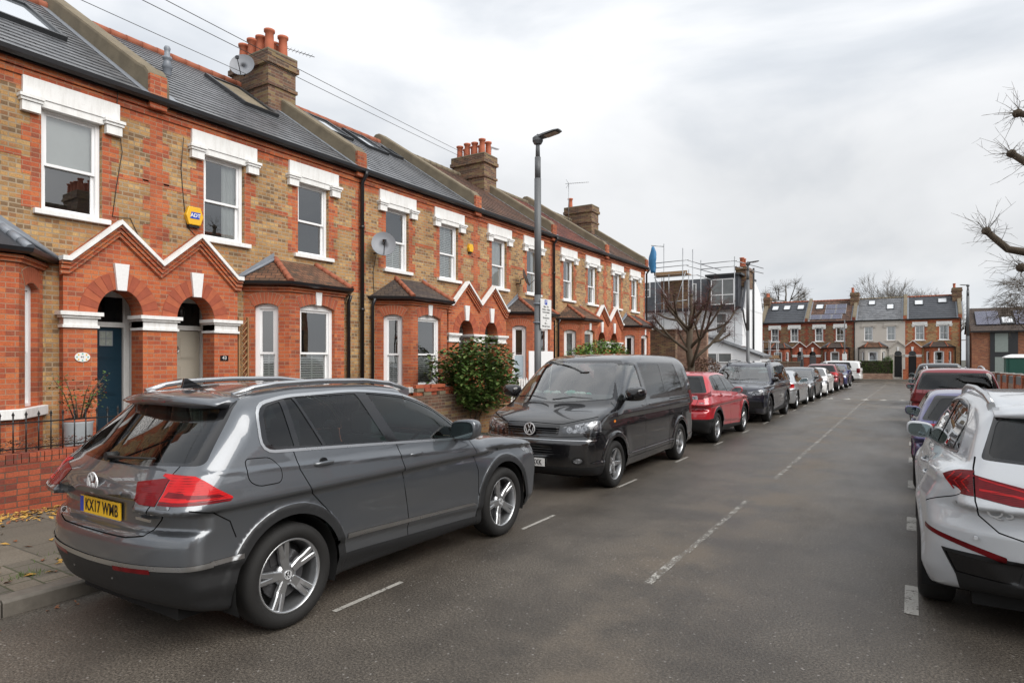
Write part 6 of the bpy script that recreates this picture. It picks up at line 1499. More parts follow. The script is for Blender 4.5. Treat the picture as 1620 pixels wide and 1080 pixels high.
# trees beyond the far roofs
def far_pollard(x, y, h, sp, seed, label): bare_tree('bare_tree', label, (x, y, -0.3), pollard(h, sp, 0.2, 6, seed, 2.2), (16, 1.3, 0.6, 0.022, 0.0), 'bark_lt', 'bark_lt', seed)
far_pollard(-15.0, 96, 10.3, 3.3, 2, 'pollarded bare tree with knuckled limbs left behind the far terrace'); far_pollard(-18.6, 92, 8.8, 2.6, 4, 'short pollarded bare tree beside the white house chimney')
def fine_tree(x, y, h, w, seed, label, n=3, droop=0.0, mat='bark_lt', r=0.22, z=-0.3, rad=0.02):
    rnd = random.Random(seed); root = empty('bare_tree', (x, y, z)); tag(root, label, 'tree'); m = MB(); t = MB()
    def grow(p, d, l, r, k):
        q = p + d*l; mid = p.lerp(q, .5) + Vector((rnd.gauss(0,.04), rnd.gauss(0,.04), 0))*l; (m if k > 2 else t).tube([p, mid, q], [r, r*0.85, r*0.68], n=6 if k > 2 else 3)
        if k == 0: return
        for i in range(rnd.choice((3, 3, 4)) if k < 4 else 4):
            v = (d + Vector((rnd.gauss(0,1)*w, rnd.gauss(0,1)*w, rnd.gauss(0,0.35) + 0.1 - droop*(5-k)*0.3))).normalized(); grow(mid.lerp(q, rnd.uniform(0.3, 1)), v, l*rnd.uniform(0.62, 0.85), max(r*0.58, rad*0.6), k-1)
    grow(Vector((0,0,0)), Vector((0,0,1)), h*0.27, r, 6); m.build('trunk', M[mat], root); t.build('twigs', M[mat], root)
fine_tree(-7.0, 100, 12.5, 0.42, 3, 'wide bare tree behind the solar panel roof'); fine_tree(-0.3, 100, 16.5, 0.42, 7, 'tall bare tree with fine branches behind the cream house'); fine_tree(3.0, 102, 13.5, 0.45, 12, 'bare tree spreading behind the right hand end house')
fine_tree(8.0, 56.0, 11.5, 0.5, 15, 'drooping bare birch in front of the newer brick house', droop=0.5, mat='bark', r=0.12, z=-0.15, rad=0.012)
# ---------------------------------------------------------------- the grey SUV at the left kerb
def yband(a, b): return lambda c: (c[:, 1] > a) & (c[:, 1] < b)
TIG = dict(L=4.49, H=1.70, hw=0.905, ya=(0.88, 3.57), rw=0.355, archr=0.425, zbelt=1.16, zfloor=0.2, tumble=0.36, gin=0.035, slope=-0.064,
    deck=[(-1,1.0),(0.0,1.06),(0.25,1.17),(1.0,1.15),(2.2,1.12),(3.2,1.09),(3.5,1.08),(3.9,1.03),(4.2,0.96),(4.4,0.84),(4.6,0.5)],
    gh=[(-1,-0.6),(0.0,0.99),(0.12,1.14),(0.49,1.485),(0.58,1.57),(0.72,1.622),(1.2,1.662),(1.8,1.655),(2.25,1.605),(2.55,1.51),(3.3,1.10),(3.6,0.93),(4.6,0.3)],
    plan=[(-0.5,0.86),(0.0,0.87),(0.5,0.895),(1.2,0.905),(3.2,0.905),(3.9,0.895),(4.49,0.85),(5,0.8)],
    rear=[(0.0,0.22),(0.30,0.10),(0.42,0.045),(0.58,0.0),(0.70,0.005),(0.77,0.03),(0.80,0.075),(0.98,0.075),(1.08,0.05),(1.14,0.075),(1.3,0.20),(1.7,0.6)],
    front=[(0.0,4.2),(0.25,4.38),(0.45,4.47),(0.62,4.49),(0.8,4.45),(0.95,4.36),(1.2,4.0)],
    bottom=[(-1,0.36),(0,0.34),(0.5,0.24),(1.3,0.21),(3.2,0.21),(3.9,0.22),(4.5,0.30)],
    prof=[(0.0,-0.11),(0.22,-0.06),(0.33,-0.022),(0.40,-0.022),(0.46,0.0),(0.60,-0.004),(0.80,0.002),(0.90,-0.004),(0.975,-0.026),(0.995,-0.030),(1.03,0.012),(1.045,0.009),(1.10,-0.012),(1.2,-0.04),(1.4,-0.10)],
    rcurv=0.20, pw=3.0, rd=0.075, creases=[[(0.2, 1.03+d-(0.2-2.225)*0.064), (3.4, 1.03+d-(3.4-2.225)*0.064), (3.4, 1.03+e-(3.4-2.225)*0.064), (0.2, 1.03+e-(0.2-2.225)*0.064)] for d, e in ((0.015, 0.0), (-0.035, -0.055))],
    cuts=[rbox((0, -0.02, 0.885), (1.02, 0.22, 0.205), 0.04)])
D_ = roundp([(0.70,1.235),(0.735,1.525),(1.0,1.572),(1.7,1.587),(2.25,1.528),(2.62,1.392),(2.90,1.165),(2.94,1.10),(1.97,1.160),(1.2,1.207)], [0.09,0.09,0.1,0.2,0.2,0.2,0.05,0.0,0,0.2])
TIG['regions'] = [
 ('side_window','S',roundp([(0.745,1.256),(0.772,1.512),(0.93,1.548),(0.955,1.238)],[.07,.07,.01,.01]),'privacy',-0.006,True,None,0.25),
 ('side_window','S',[(1.0,1.236),(0.98,1.562),(1.045,1.567),(1.20,1.218)],'privacy',-0.006,True,None,0.25),
 ('side_window','S',[(1.228,1.217),(1.072,1.569),(1.665,1.572),(1.86,1.178)],'carglass',-0.006,True,None,0.25),
 ('side_window','S',roundp([(1.985,1.172),(1.785,1.568),(2.24,1.513),(2.60,1.378),(2.79,1.215),(2.79,1.122)],[.01,.01,.15,.15,.02,.01]),'carglass',-0.006,True,None,0.25),
 ('window_frame','S',D_,'gloss_black',-0.001,True,None,0.2),
 ('chrome_strip','S',offset_poly(D_,0.02),'silver',0.003,True,None,0.15),
 ('windscreen','F',roundp([(-0.60,1.56),(0.60,1.56),(0.80,1.13),(0,1.06),(-0.80,1.13)],0.08),'screen',-0.004,False,lambda c: c[:,1] > 2.3,0.3),
 ('rear_window','R',roundp([(-0.55,1.53),(0.55,1.53),(0.735,1.20),(0,1.175),(-0.735,1.20)],[.06,.06,.05,.5,.05]),'privacy',-0.004,False,lambda c: c[:,2] > 1.1,0.3),
 ('window_frame','R',roundp([(-0.62,1.57),(0.62,1.57),(0.80,1.185),(0,1.155),(-0.80,1.185)],[.04,.04,.04,.5,.04]),'gloss_black',-0.001,False,lambda c: c[:,2] > 1.1,0.3),
 ('tail_light','S',[(0.16,1.03),(0.34,1.015),(0.37,0.995),(0.16,1.005)],'taildark',0.003,True,lambda c: np.abs(c[:,0]) > 0.6,0.1),
 ('+tail_light','R',[(0.72,1.045),(1.0,1.03),(1.0,1.005),(0.71,1.015)],'taildark',0.003,True,lambda c: c[:,1] < 0.16,0.05),
 ('tail_light','R',[(0.49,1.075),(0.62,1.092),(0.635,0.995),(0.55,1.0)],'taildark',0.003,True,lambda c: c[:,1] < 0.3,0.05),
 ('tail_light','S',[(0.16,1.14),(0.24,1.13),(0.33,1.05),(0.42,0.99),(0.42,0.98),(0.16,0.992)],'tailbright',0.003,True,lambda c: np.abs(c[:,0]) > 0.6,0.1),
 ('+tail_light','R',[(0.68,1.122),(1.0,1.142),(1.0,0.99),(0.695,0.99)],'tailbright',0.003,True,lambda c: c[:,1] < 0.16,0.05),
 ('tail_light','R',[(0.435,1.085),(0.672,1.12),(0.687,0.965),(0.56,0.968),(0.50,0.985)],'taillamp',0.003,True,lambda c: c[:,1] < 0.3,0.05),
 ('tail_light','S',[(0.16,0.99),(0.42,0.978),(0.40,0.965),(0.16,0.972)],'taildark',0.002,True,lambda c: np.abs(c[:,0]) > 0.6,0.1),
 ('+tail_light','R',[(0.697,0.988),(1.0,0.988),(1.0,0.972),(0.70,0.972)],'taildark',0.002,True,lambda c: c[:,1] < 0.16,0.05),
 ('reversing_light','R',[(0.70,0.970),(0.80,0.970),(0.80,0.953),(0.705,0.953)],'headlamp',0.003,True,lambda c: c[:,1] < 0.2,0.05),
 ('panel_gap','R',strip([(-0.655,1.19),(-0.665,1.0),(-0.62,0.86),(-0.54,0.765),(-0.40,0.745),(0.40,0.745),(0.54,0.765),(0.62,0.86),(0.665,1.0),(0.655,1.19)],0.009),'under',-0.01,False,lambda c: c[:,1] < 0.4,0.1),
 ('reflector','R',[(0.30,0.565),(0.62,0.575),(0.62,0.545),(0.30,0.535)],'taillamp',0.004,True,lambda c: c[:,1] < 0.3,0.05),
 ('chrome_strip','R',[(-1.0,0.605),(0,0.585),(1.0,0.605),(1.0,0.575),(0,0.553),(-1.0,0.575)],'silver',0.006,False,lambda c: c[:,1] < 0.30,0.0),
 ('+chrome_strip','S',[(0.29,0.608),(0.50,0.612),(0.50,0.582),(0.29,0.578)],'silver',0.006,True,None,0.0),
 ('bumper_cladding','R',[(-1.05,0.60),(0,0.585),(1.05,0.60),(1.05,-0.1),(-1.05,-0.1)],'plastic',0.002,False,lambda c: c[:,1] < 0.30,0.0),
 ('+bumper_cladding','S',[(0.29,0.60),(0.60,0.61),(0.60,-0.1),(0.29,-0.1)],'plastic',0.002,True,None,-0.1),
 ('arch_cladding','S',[(0.88 - 0.495,-0.1)] + [(0.88 + 0.495*math.cos(PI - PI*i/28), 0.355 + 0.495*math.sin(PI - PI*i/28)) for i in range(29)] + [(0.88+0.495,-0.1)],'plastic',0.004,True,None,0.0),
 ('arch_cladding','S',[(3.57 - 0.495,-0.1)] + [(3.57 + 0.495*math.cos(PI - PI*i/28), 0.355 + 0.495*math.sin(PI - PI*i/28)) for i in range(29)] + [(3.57+0.495,-0.1)],'plastic',0.004,True,None,0.0),
 ('sill_cladding','S',[(1.3,0.385),(3.15,0.30),(3.15,-0.1),(1.3,-0.1)],'plastic',0.003,True,None,-0.1),
 ('chrome_strip','S',[(1.385,0.53),(3.02,0.452),(3.06,0.425),(1.385,0.495)],'silver',0.005,True),
 ('fuel_flap','S',roundp([(0.555,1.195),(0.555,1.055),(0.62,1.02),(0.79,1.02),(0.81,1.10),(0.74,1.185)],[.03,.04,.03,.05,.04,.04]),'PAINT',0.0015,True,None,0.3),
 ('panel_gap','S',offset_poly(roundp([(0.555,1.195),(0.555,1.055),(0.62,1.02),(0.79,1.02),(0.81,1.10),(0.74,1.185)],[.03,.04,.03,.05,.04,.04]),0.006),'under',-0.012,True,None,0.3),
 ('panel_gap','S',strip([(1.955,1.17),(1.99,0.95),(2.07,0.60),(2.10,0.30)],0.008),'under',-0.012,True),
 ('panel_gap','S',strip([(0.93,1.24),(0.955,1.08),(1.02,0.93),(1.22,0.72)],0.008),'under',-0.012,True),
 ('panel_gap','S',strip([(2.93,1.115),(3.02,0.95),(3.10,0.75),(3.10,0.5),(3.07,0.30)],0.008),'under',-0.012,True),
 ('panel_gap','S',strip([(0.15,0.945),(0.30,0.91),(0.42,0.83),(0.46,0.72)],0.008),'under',-0.012,True,lambda c: np.abs(c[:,0]) > 0.6,0.1),
 ('front_door','S',[(1.96,1.2),(1.995,0.95),(2.075,0.60),(2.105,0.2),(3.07,0.2),(3.10,0.5),(3.10,0.75),(3.02,0.95),(2.93,1.15)],'PAINT',0.0,True,None,0.1),
 ('rear_door','S',[(1.955,1.2),(1.99,0.95),(2.07,0.60),(2.10,0.2),(1.2,0.2),(1.22,0.72),(1.02,0.93),(0.955,1.08),(0.93,1.25)],'PAINT',0.0,True,None,0.1),
 ('tailgate','R',[(-0.655,1.19),(-0.665,1.0),(-0.62,0.86),(-0.54,0.765),(-0.40,0.745),(0.40,0.745),(0.54,0.765),(0.62,0.86),(0.665,1.0),(0.655,1.19)],'PAINT',0.0,False,lambda c: c[:,1] < 0.4,0.05),
 ('head_light','S',[(3.93,0.93),(4.30,0.90),(4.6,0.86),(4.6,0.75),(4.2,0.77),(4.0,0.83)],'headlamp',0.002,True,None,0.1),
 ('+head_light','F',[(0.5,0.90),(1.0,0.92),(1.0,0.74),(0.52,0.78)],'headlamp',0.002,True,lambda c: c[:,1] > 4.2,0.2),
 ('grille','F',[(-0.5,0.89),(0.5,0.89),(0.5,0.76),(-0.5,0.76)],'gloss_black',-0.01,False,lambda c: c[:,1] > 4.2,0.2),
 ('lower_grille','F',[(-0.6,0.55),(0.6,0.55),(0.7,0.30),(-0.7,0.30)],'plastic',-0.01,False,lambda c: c[:,1] > 4.2,0.2),
 ('panel_gap','T',strip([(-0.72,3.30),(-0.76,3.7),(-0.70,4.2)],0.008),'under',-0.01,True,None,0.3),
]
M['p_tig'] = paint('grey_metallic_paint', (0.115, 0.125, 0.138), 0.7, 0.36)
def roof_rails(root, pts, mat='silver', x=None, r=0.018):
    for sg in (1, -1):
        m = MB(); m.tube([(sg*p[0], p[1], p[2]) for p in pts], [r*0.9] + [r]*(len(pts)-2) + [r*0.9], n=8)
        for p, q in ((pts[0], pts[1]), (pts[-1], pts[-2])):
            m.box((sg*p[0] - r, min(p[1], q[1]) , p[2] - 0.05), (sg*p[0] + r, max(p[1], q[1])*0.5 + p[1]*0.5 + 0.0, p[2]))
        m.build('roof_rail', M[mat], root)
def make_tig():
    root = empty('parked_car'); tag(root, 'dark grey metallic SUV nearest the camera at the left kerb', 'car')
    sh, F = build_car(TIG, M['p_tig'], root, h=0.026)
    wh = make_wheel('wheel', 0.355, 0.235, 0.252, 5, 'five', M['alloy'], cap='vw')
    place_wheels(root, wh, TIG, 0.80); drop_tree(wh)
    interior(root, TIG, 1.35, 2.25, 0.55, 0.66)
    # spoiler
    m = MB(); L = []
    for i in range(13):
        t = i/12*2 - 1; x = 0.60*t; e = 1 - abs(t)**4
        yb = 0.405 + 0.10*t*t; zt = 1.628 - 0.045*t*t
        L.append([(x, 0.80, zt - 0.004), (x, 0.62, zt - 0.004), (x, yb + 0.03, zt - 0.028), (x, yb, zt - 0.048), (x, yb + 0.02, zt - 0.05*e - 0.05), (x, 0.52, zt - 0.05*e - 0.055), (x, 0.75, zt - 0.09)])
    m.ring(L); sp = m.build('spoiler', M['p_tig'], root, fix=True)
    for p in sp.data.polygons: p.use_smooth = True
    m = MB(); m.box((-0.15, 0.418, 1.55), (0.15, 0.44, 1.562)); m.build('brake_light', M['taillamp'], sp)
    roof_rails(root, [(0.56, 0.66, 1.60), (0.565, 0.82, 1.645), (0.57, 1.0, 1.667), (0.57, 1.4, 1.677), (0.57, 1.9, 1.667), (0.565, 2.2, 1.635), (0.56, 2.45, 1.57)], r=0.021)
    m = MB(); m.prism([(0.62, 1.635), (0.80, 1.635), (0.66, 1.71), (0.64, 1.71)], 'x', -0.012, 0.012); m.build('roof_aerial', M['gloss_black'], root, bevel=0.004)
    for sg in (1, -1):
        mirror_mesh(sg, 2.80, 1.19, 0.84, 1.28, M['p_tig'], root)
        handle(root, sg, 1.17, 1.095, 0.892, M['p_tig']); handle(root, sg, 2.17, 1.035, 0.898, M['p_tig'])
    plate(root, 0.075, 0.875, 'KX17 WMB', -1, 'yellowpl', blue=True)
    emblem(root, (0, 0.030, 1.045), 0.068, 'y', -1, 'silver')
    text_obj('badge_lettering', '2.0 TSI', 0.045, frame_M((0.53, 0.092, 0.905), (1, 0.12, 0), (0, 0, 1)), M['chrome'], root, 0.003, xs=1.2)
    m = MB(); m.box((0.44, 0.075, 0.855), (0.60, 0.086, 0.872)); m.build('badge', M['chrome'], root)
    wiper(root, (-0.04, 0.135, 1.20), (0.50, 0.165, 1.225), (0, -0.02, 0.0))
    m = MB(); m.cyl((-0.04, 0.20, 1.20), (-0.04, 0.125, 1.20), 0.028, n=12); m.build('wiper_hub', M['rubber'], root)
    for x in (-0.62, -0.25, 0.25, 0.62):
        m = MB(); m.cyl((x, 0.10, 0.47), (x, 0.022 + 0.20*abs(x/0.9)**2.8, 0.47), 0.011, n=10); m.build('parking_sensor', M['p_tig'], root)
    return root
tig = make_tig(); tig.location = (-4.525, 2.0, 0)
# ---------------------------------------------------------------- black van facing us
VANS = dict(L=4.89, H=1.97, hw=0.945, ya=(1.0, 4.0), rw=0.335, archr=0.40, zbelt=1.25, zfloor=0.2, tumble=0.20, gin=0.02, slope=0.0, rg=0.17, rd=0.10,
    deck=[(-1,1.2),(0,1.22),(0.5,1.25),(3.6,1.25),(3.95,1.22),(4.3,1.15),(4.6,1.05),(4.78,0.95),(5.2,0.5)],
    gh=[(-0.6,-1.6),(-0.02,0.9),(0.07,1.5),(0.13,1.75),(0.24,1.875),(0.5,1.925),(2,1.945),(2.8,1.93),(3.15,1.88),(3.4,1.79),(4.25,1.21),(4.6,0.98),(5.2,0.6)],
    plan=[(-0.5,0.91),(0,0.915),(0.6,0.94),(1.5,0.945),(3.6,0.945),(4.3,0.925),(4.89,0.86),(5.2,0.8)],
    rear=[(0,0.1),(0.4,0.0),(0.62,0.0),(0.7,0.05),(1.3,0.06),(2,0.2)],
    front=[(0,4.6),(0.25,4.78),(0.35,4.86),(0.5,4.885),(0.68,4.89),(0.76,4.86),(0.9,4.83),(1.0,4.80),(1.2,4.6)],
    bottom=[(-1,0.30),(0,0.28),(1,0.24),(4,0.22),(4.9,0.25)], crown=0.07, gcrown=0.05,
    prof=[(0,-0.10),(0.25,-0.045),(0.36,-0.012),(0.42,-0.004),(0.44,-0.012),(0.6,-0.002),(0.85,0.0),(1.02,-0.012),(1.08,-0.004),(1.12,-0.006),(1.25,-0.035),(1.5,-0.09)],
    wscurv=0.30, fcurv=0.26, rcurv=0.10, archlip=0.014,
    cuts=[rbox((0,4.92,0.865),(0.86,0.16,0.14),0.02), rbox((0,4.95,0.57),(0.95,0.16,0.13),0.02)])
def oval(cx, cz, a, b, n=20): return [(cx + a*math.cos(2*PI*i/n), cz + b*math.sin(2*PI*i/n)) for i in range(n)]
VANS['regions'] = [
 ('side_window','S',roundp([(2.84,1.27),(2.91,1.755),(3.22,1.775),(3.42,1.73),(3.76,1.29),(3.76,1.245)],[.03,.03,.1,.08,.03,.01]),'screen',-0.006,True,None,0.25),
 ('side_window','S',roundp([(1.80,1.285),(1.80,1.765),(2.75,1.77),(2.65,1.275)],.04),'privacy',-0.004,True,None,0.25),
 ('side_window','S',roundp([(0.80,1.30),(0.99,1.755),(1.74,1.765),(1.74,1.285)],.05),'privacy',-0.004,True,None,0.25),
 ('window_frame','S',roundp([(2.81,1.24),(2.88,1.785),(3.25,1.80),(3.46,1.75),(3.84,1.28),(3.84,1.22)],[.03,.03,.1,.08,.03,.01]),'gloss_black',-0.002,True,None,0.55),
 ('window_frame','S',roundp([(0.76,1.27),(0.97,1.79),(2.79,1.80),(2.68,1.245)],.06),'gloss_black',-0.001,True,None,0.2),
 ('windscreen','F',roundp([(-0.655,1.80),(0.655,1.80),(0.83,1.27),(0,1.205),(-0.83,1.27)],[.08,.08,.05,.6,.05]),'screen',-0.005,False,lambda c: c[:,1] > 2.9,0.25),
 ('windscreen_seal','F',roundp([(-0.68,1.83),(0.68,1.83),(0.87,1.26),(0,1.17),(-0.87,1.26)],[.08,.08,.05,.6,.05]),'gloss_black',-0.002,False,lambda c: c[:,1] > 2.9,0.2),
 ('rear_window','R',roundp([(-0.66,1.76),(0.66,1.76),(0.74,1.27),(-0.74,1.27)],.08),'privacy',-0.004,False,lambda c: c[:,1] < 0.5,0.2),
 ('head_light','F',roundp([(0.46,0.90),(0.80,0.985),(1.0,1.0),(1.0,0.85),(0.80,0.83),(0.49,0.82)],[.03,.05,0,0,.05,.03]),'headlamp',0.003,True,lambda c: c[:,1] > 4.45,-0.05),
 ('grille','F',roundp([(-0.43,0.935),(0.43,0.935),(0.43,0.795),(-0.43,0.795)],.02),'gloss_black',0.0,False,lambda c: c[:,1] > 4.3,0.0),
 ('lower_grille','F',roundp([(-0.475,0.635),(0.475,0.635),(0.475,0.505),(-0.475,0.505)],.03),'gloss_black',0.0,False,lambda c: c[:,1] > 4.3,0.0),
 ('fog_light','F',oval(0.70,0.455,0.06,0.035),'headlamp',0.003,True,lambda c: c[:,1] > 4.3,0.1),
 ('fog_light_surround','F',oval(0.70,0.455,0.085,0.052),'gloss_black',-0.006,True,lambda c: c[:,1] > 4.3,0.1),
 ('chrome_strip','F',[(-0.90,0.738),(0.90,0.738),(0.90,0.728),(-0.90,0.728)],'silver',0.003,False,lambda c: c[:,1] > 4.3,0.1),
 ('indicator','S',oval(4.02,0.955,0.035,0.02),'orange',0.004,True),
 ('bumper_lip','F',[(-1.0,0.365),(1.0,0.365),(1.0,-0.1),(-1.0,-0.1)],'plastic',0.003,False,lambda c: c[:,1] > 4.3,-0.1),
 ('tail_light','R',[(0.80,1.25),(1.0,1.25),(1.0,0.82),(0.84,0.82)],'taillamp',0.003,True,lambda c: c[:,1] < 0.4,-0.1),
 ('panel_gap','S',strip([(2.79,1.24),(2.79,0.35)],0.008),'under',-0.012,True),
 ('panel_gap','S',strip([(3.93,1.22),(3.96,1.0),(3.93,0.78),(3.62,0.72),(3.50,0.55),(3.50,0.35)],0.008),'under',-0.012,True),
 ('panel_gap','S',strip([(1.62,1.25),(1.60,0.35)],0.008),'under',-0.012,True),
 ('slide_rail','S',[(0.15,1.165),(1.62,1.165),(1.62,1.150),(0.15,1.150)],'under',-0.01,True),
 ('panel_gap','S',strip([(1.45,0.36),(3.5,0.36)],0.008),'under',-0.01,True),
 ('panel_gap','F',strip([(-0.86,1.045),(-0.45,0.945),(0,0.955),(0.45,0.945),(0.86,1.045)],0.010),'under',-0.012,False,lambda c: c[:,1] > 4.3,0.0),
 ('panel_gap','F',strip([(-0.92,0.80),(-0.45,0.775),(0.45,0.775),(0.92,0.80)],0.008),'under',-0.012,False,lambda c: c[:,1] > 4.3,0.0),
 ('front_door','S',[(2.79,1.3),(2.79,0.36),(3.5,0.36),(3.50,0.55),(3.62,0.72),(3.93,0.78),(3.96,1.0),(3.93,1.3)],'PAINT',0,True,None,0.1),
 ('sliding_door','S',[(1.62,1.3),(1.60,0.36),(2.785,0.36),(2.785,1.3)],'PAINT',0,True,None,0.1),
]
def make_van(mat, label, h=0.03, near=True, text='4 BXK', group=None, trim=True):
    root = empty('parked_van'); tag(root, label, 'van', group)
    S = {**VANS}
    if not near:
        S['regions'] = [r for r in S['regions'] if r[0] not in ('panel_gap',)]
    build_car(S, mat, root, h=h)
    wh = make_wheel('wheel', 0.335, 0.215, 0.225, 5, 'star', M['alloy'], cap='vw' if near else None)
    place_wheels(root, wh, S, 0.845); drop_tree(wh)
    interior(root, S, 1.6, 2.55, 0.80, 0.72, seats=near)
    for sg in (1, -1): mirror_mesh(sg, 3.62, 1.33, 0.93, 1.35, M['gloss_black'] if near else mat, root)
    if not near: return root
    for sg in (1, -1):
        handle(root, sg, 2.95, 1.12, 0.925, M['p_black'], 0.18); handle(root, sg, 2.62, 1.12, 0.925, M['p_black'], 0.18)
    for k in range(3):
        m = MB(); n = 17; z = 0.832 + 0.034*k
        L = [[(x, 4.862 - 0.26*(abs(x)/0.945)**2.6 + d, z + e) for d, e in ((-0.04,-0.006),(0,-0.005),(0.002,0.004),(-0.04,0.008))] for x in [-0.425 + 0.85*i/(n-1) for i in range(n)]]
        m.ring(L); m.build('grille_slat', M['gloss_black'], root)
    for k in range(3):
        m = MB(); n = 17; z = 0.535 + 0.035*k
        L = [[(x, 4.885 - 0.26*(abs(x)/0.945)**2.6 + d, z + e) for d, e in ((-0.04,-0.008),(0,-0.006),(0.002,0.004),(-0.04,0.008))] for x in [-0.46 + 0.92*i/(n-1) for i in range(n)]]
        m.ring(L); m.build('grille_slat', M['plastic'], root)
    emblem(root, (0, 4.872, 0.872), 0.088, 'y', 1, 'chrome')
    plate(root, 4.905, 0.42, None, 1, 'whitepl')
    text_obj('plate_lettering', text, 0.105, frame_M((-0.115, 4.9125, 0.418), (-1, 0, 0), (0, 0, 1)), M['ink'], root, 0.0008, xs=0.68, spacing=1.08, offset=0.0025)
    for a, b in (((0.62, 4.12, 1.275), (0.05, 4.28, 1.255)), ((-0.05, 4.28, 1.25), (-0.62, 4.12, 1.275))): wiper(root, a, b, (0, 0.0, 0.03))
    # paper and rubbish along the dashboard, a sticker in the corner
    for i in range(9):
        m = MB(); x = -0.45 + 0.11*i + random.uniform(-.03, .03); y = 3.80 + random.uniform(-.05, .1); r = random.uniform(0.04, 0.09)
        vs = []
        for a in range(8):
            for b in range(5):
                th, ph = 2*PI*a/8, PI*b/4; q = r*random.uniform(0.7, 1.1); vs.append((x + q*math.sin(ph)*math.cos(th), y + q*math.sin(ph)*math.sin(th), 1.33 + 0.5*q*math.cos(ph)))
        m.add(vs, [(a*5+b, ((a+1) % 8)*5+b, ((a+1) % 8)*5+b+1, a*5+b+1) for a in range(8) for b in range(4)])
        m.build('dashboard_clutter', M['whitepl'] if i % 3 else M['teal'], root)
    return root
M['teal'] = plain('teal_paper', (0.15, 0.45, 0.38), 0.8)
M['p_black'] = paint('black_paint', (0.005, 0.005, 0.006), 0.0, 0.25, flake=False, dirt=0.03)
van = make_van(M['p_black'], 'black passenger van facing us behind the grey SUV'); van.location = (-4.56, 12.55, 0); van.rotation_euler.z = PI
# ---------------------------------------------------------------- white SUV cut by the right edge of the frame
QS = dict(L=4.48, H=1.62, hw=0.925, ya=(0.90, 3.58), rw=0.355, archr=0.415, zbelt=1.12, zfloor=0.2, tumble=0.35, gin=0.045, gplan=[(-0.5,0.62),(0,0.64),(0.5,0.675),(1.0,0.715),(2.0,0.775),(3.0,0.80),(3.6,0.80),(5,0.8)], slope=-0.03, rd=0.10,
    deck=[(-1,1.0),(0,1.08),(0.3,1.15),(1.0,1.13),(2.2,1.08),(3.2,1.05),(3.5,1.03),(3.9,0.98),(4.2,0.90),(4.4,0.78),(4.6,0.5)],
    gh=[(-1,-0.6),(0,0.96),(0.10,1.12),(0.36,1.40),(0.46,1.49),(0.65,1.54),(1.2,1.60),(1.8,1.60),(2.25,1.555),(2.6,1.45),(3.35,1.04),(3.6,0.90),(4.6,0.3)],
    plan=[(-0.5,0.84),(0,0.85),(0.5,0.90),(0.95,0.93),(1.5,0.905),(2.6,0.90),(3.4,0.92),(3.9,0.905),(4.48,0.85),(5,0.8)],
    rear=[(0,0.2),(0.3,0.09),(0.45,0.03),(0.6,0.0),(0.70,0.0),(0.78,0.035),(0.86,0.06),(0.95,0.045),(1.05,0.04),(1.14,0.08),(1.3,0.22),(1.7,0.6)],
    front=TIG['front'], bottom=TIG['bottom'],
    prof=[(0,-0.10),(0.22,-0.05),(0.35,-0.01),(0.5,-0.012),(0.65,-0.004),(0.78,0.0),(0.88,-0.035),(0.95,-0.06),(0.985,-0.055),(1.05,-0.075),(1.15,-0.10),(1.4,-0.16)],
    rcurv=0.30, pw=2.6,
    cuts=[rbox((0.58, -0.02, 0.475), (0.46, 0.22, 0.15), 0.03)])
DQ = roundp([(0.74,1.165),(0.90,1.36),(1.15,1.475),(1.7,1.515),(2.25,1.465),(2.62,1.34),(2.93,1.08),(2.95,1.055),(1.97,1.095),(1.2,1.13)], [0.05,0.12,0.1,0.2,0.2,0.2,0.02,0.0,0,0.2])
def clip_half(poly, a, b, keep):
    """part of a polygon on one side of the line a-b"""
    out = []; n = len(poly); s = lambda p: ((b[0]-a[0])*(p[1]-a[1]) - (b[1]-a[1])*(p[0]-a[0])) * keep
    for i in range(n):
        p, q = poly[i], poly[(i+1) % n]; sp, sq = s(p), s(q)
        if sp >= 0: out.append(p)
        if (sp > 0 and sq < 0) or (sp < 0 and sq > 0):
            t = sp/(sp-sq); out.append((p[0]+(q[0]-p[0])*t, p[1]+(q[1]-p[1])*t))
    return out
def panes(D, posts, inset=0.014, w=0.03):
    """split the glazing outline at posts (y low, y high)"""
    P = offset_poly(D, -inset); out = []; rest = P
    for yb, yt, ww in posts:
        out.append(clip_half(rest, (yb - ww/2, 1.0), (yt - ww/2, 1.6), 1)); rest = clip_half(rest, (yb + ww/2, 1.0), (yt + ww/2, 1.6), -1)
    out.append(rest); return [p for p in out if len(p) > 2]
def glazing(D, posts, mats, strip_mat='silver', sw=0.014):
    r = [('side_window','S',p,mats[min(i, len(mats)-1)],-0.006,True,None,0.25) for i, p in enumerate(panes(D, posts))]
    r.append(('window_frame','S',D,'gloss_black',-0.001,True,None,0.2))
    if strip_mat: r.append(('chrome_strip','S',offset_poly(D,sw),strip_mat,0.003,True,None,0.15))
    return r
def door_lines(y1, y2, y3, zt=1.1, zb=0.3):
    a = strip([(y2-0.02,zt),(y2+0.02,0.85),(y2+0.12,0.5),(y2+0.13,zb)],0.009); b = strip([(y3,zt-0.03),(y3+0.08,0.8),(y3+0.12,0.5),(y3+0.10,zb)],0.009)
    c = strip([(y1,zt),(y1+0.04,0.98),(y1+0.12,0.86),(y1+0.28,0.70)],0.009)
    return [('panel_gap','S',q,'under',-0.012,True) for q in (a,b,c)]
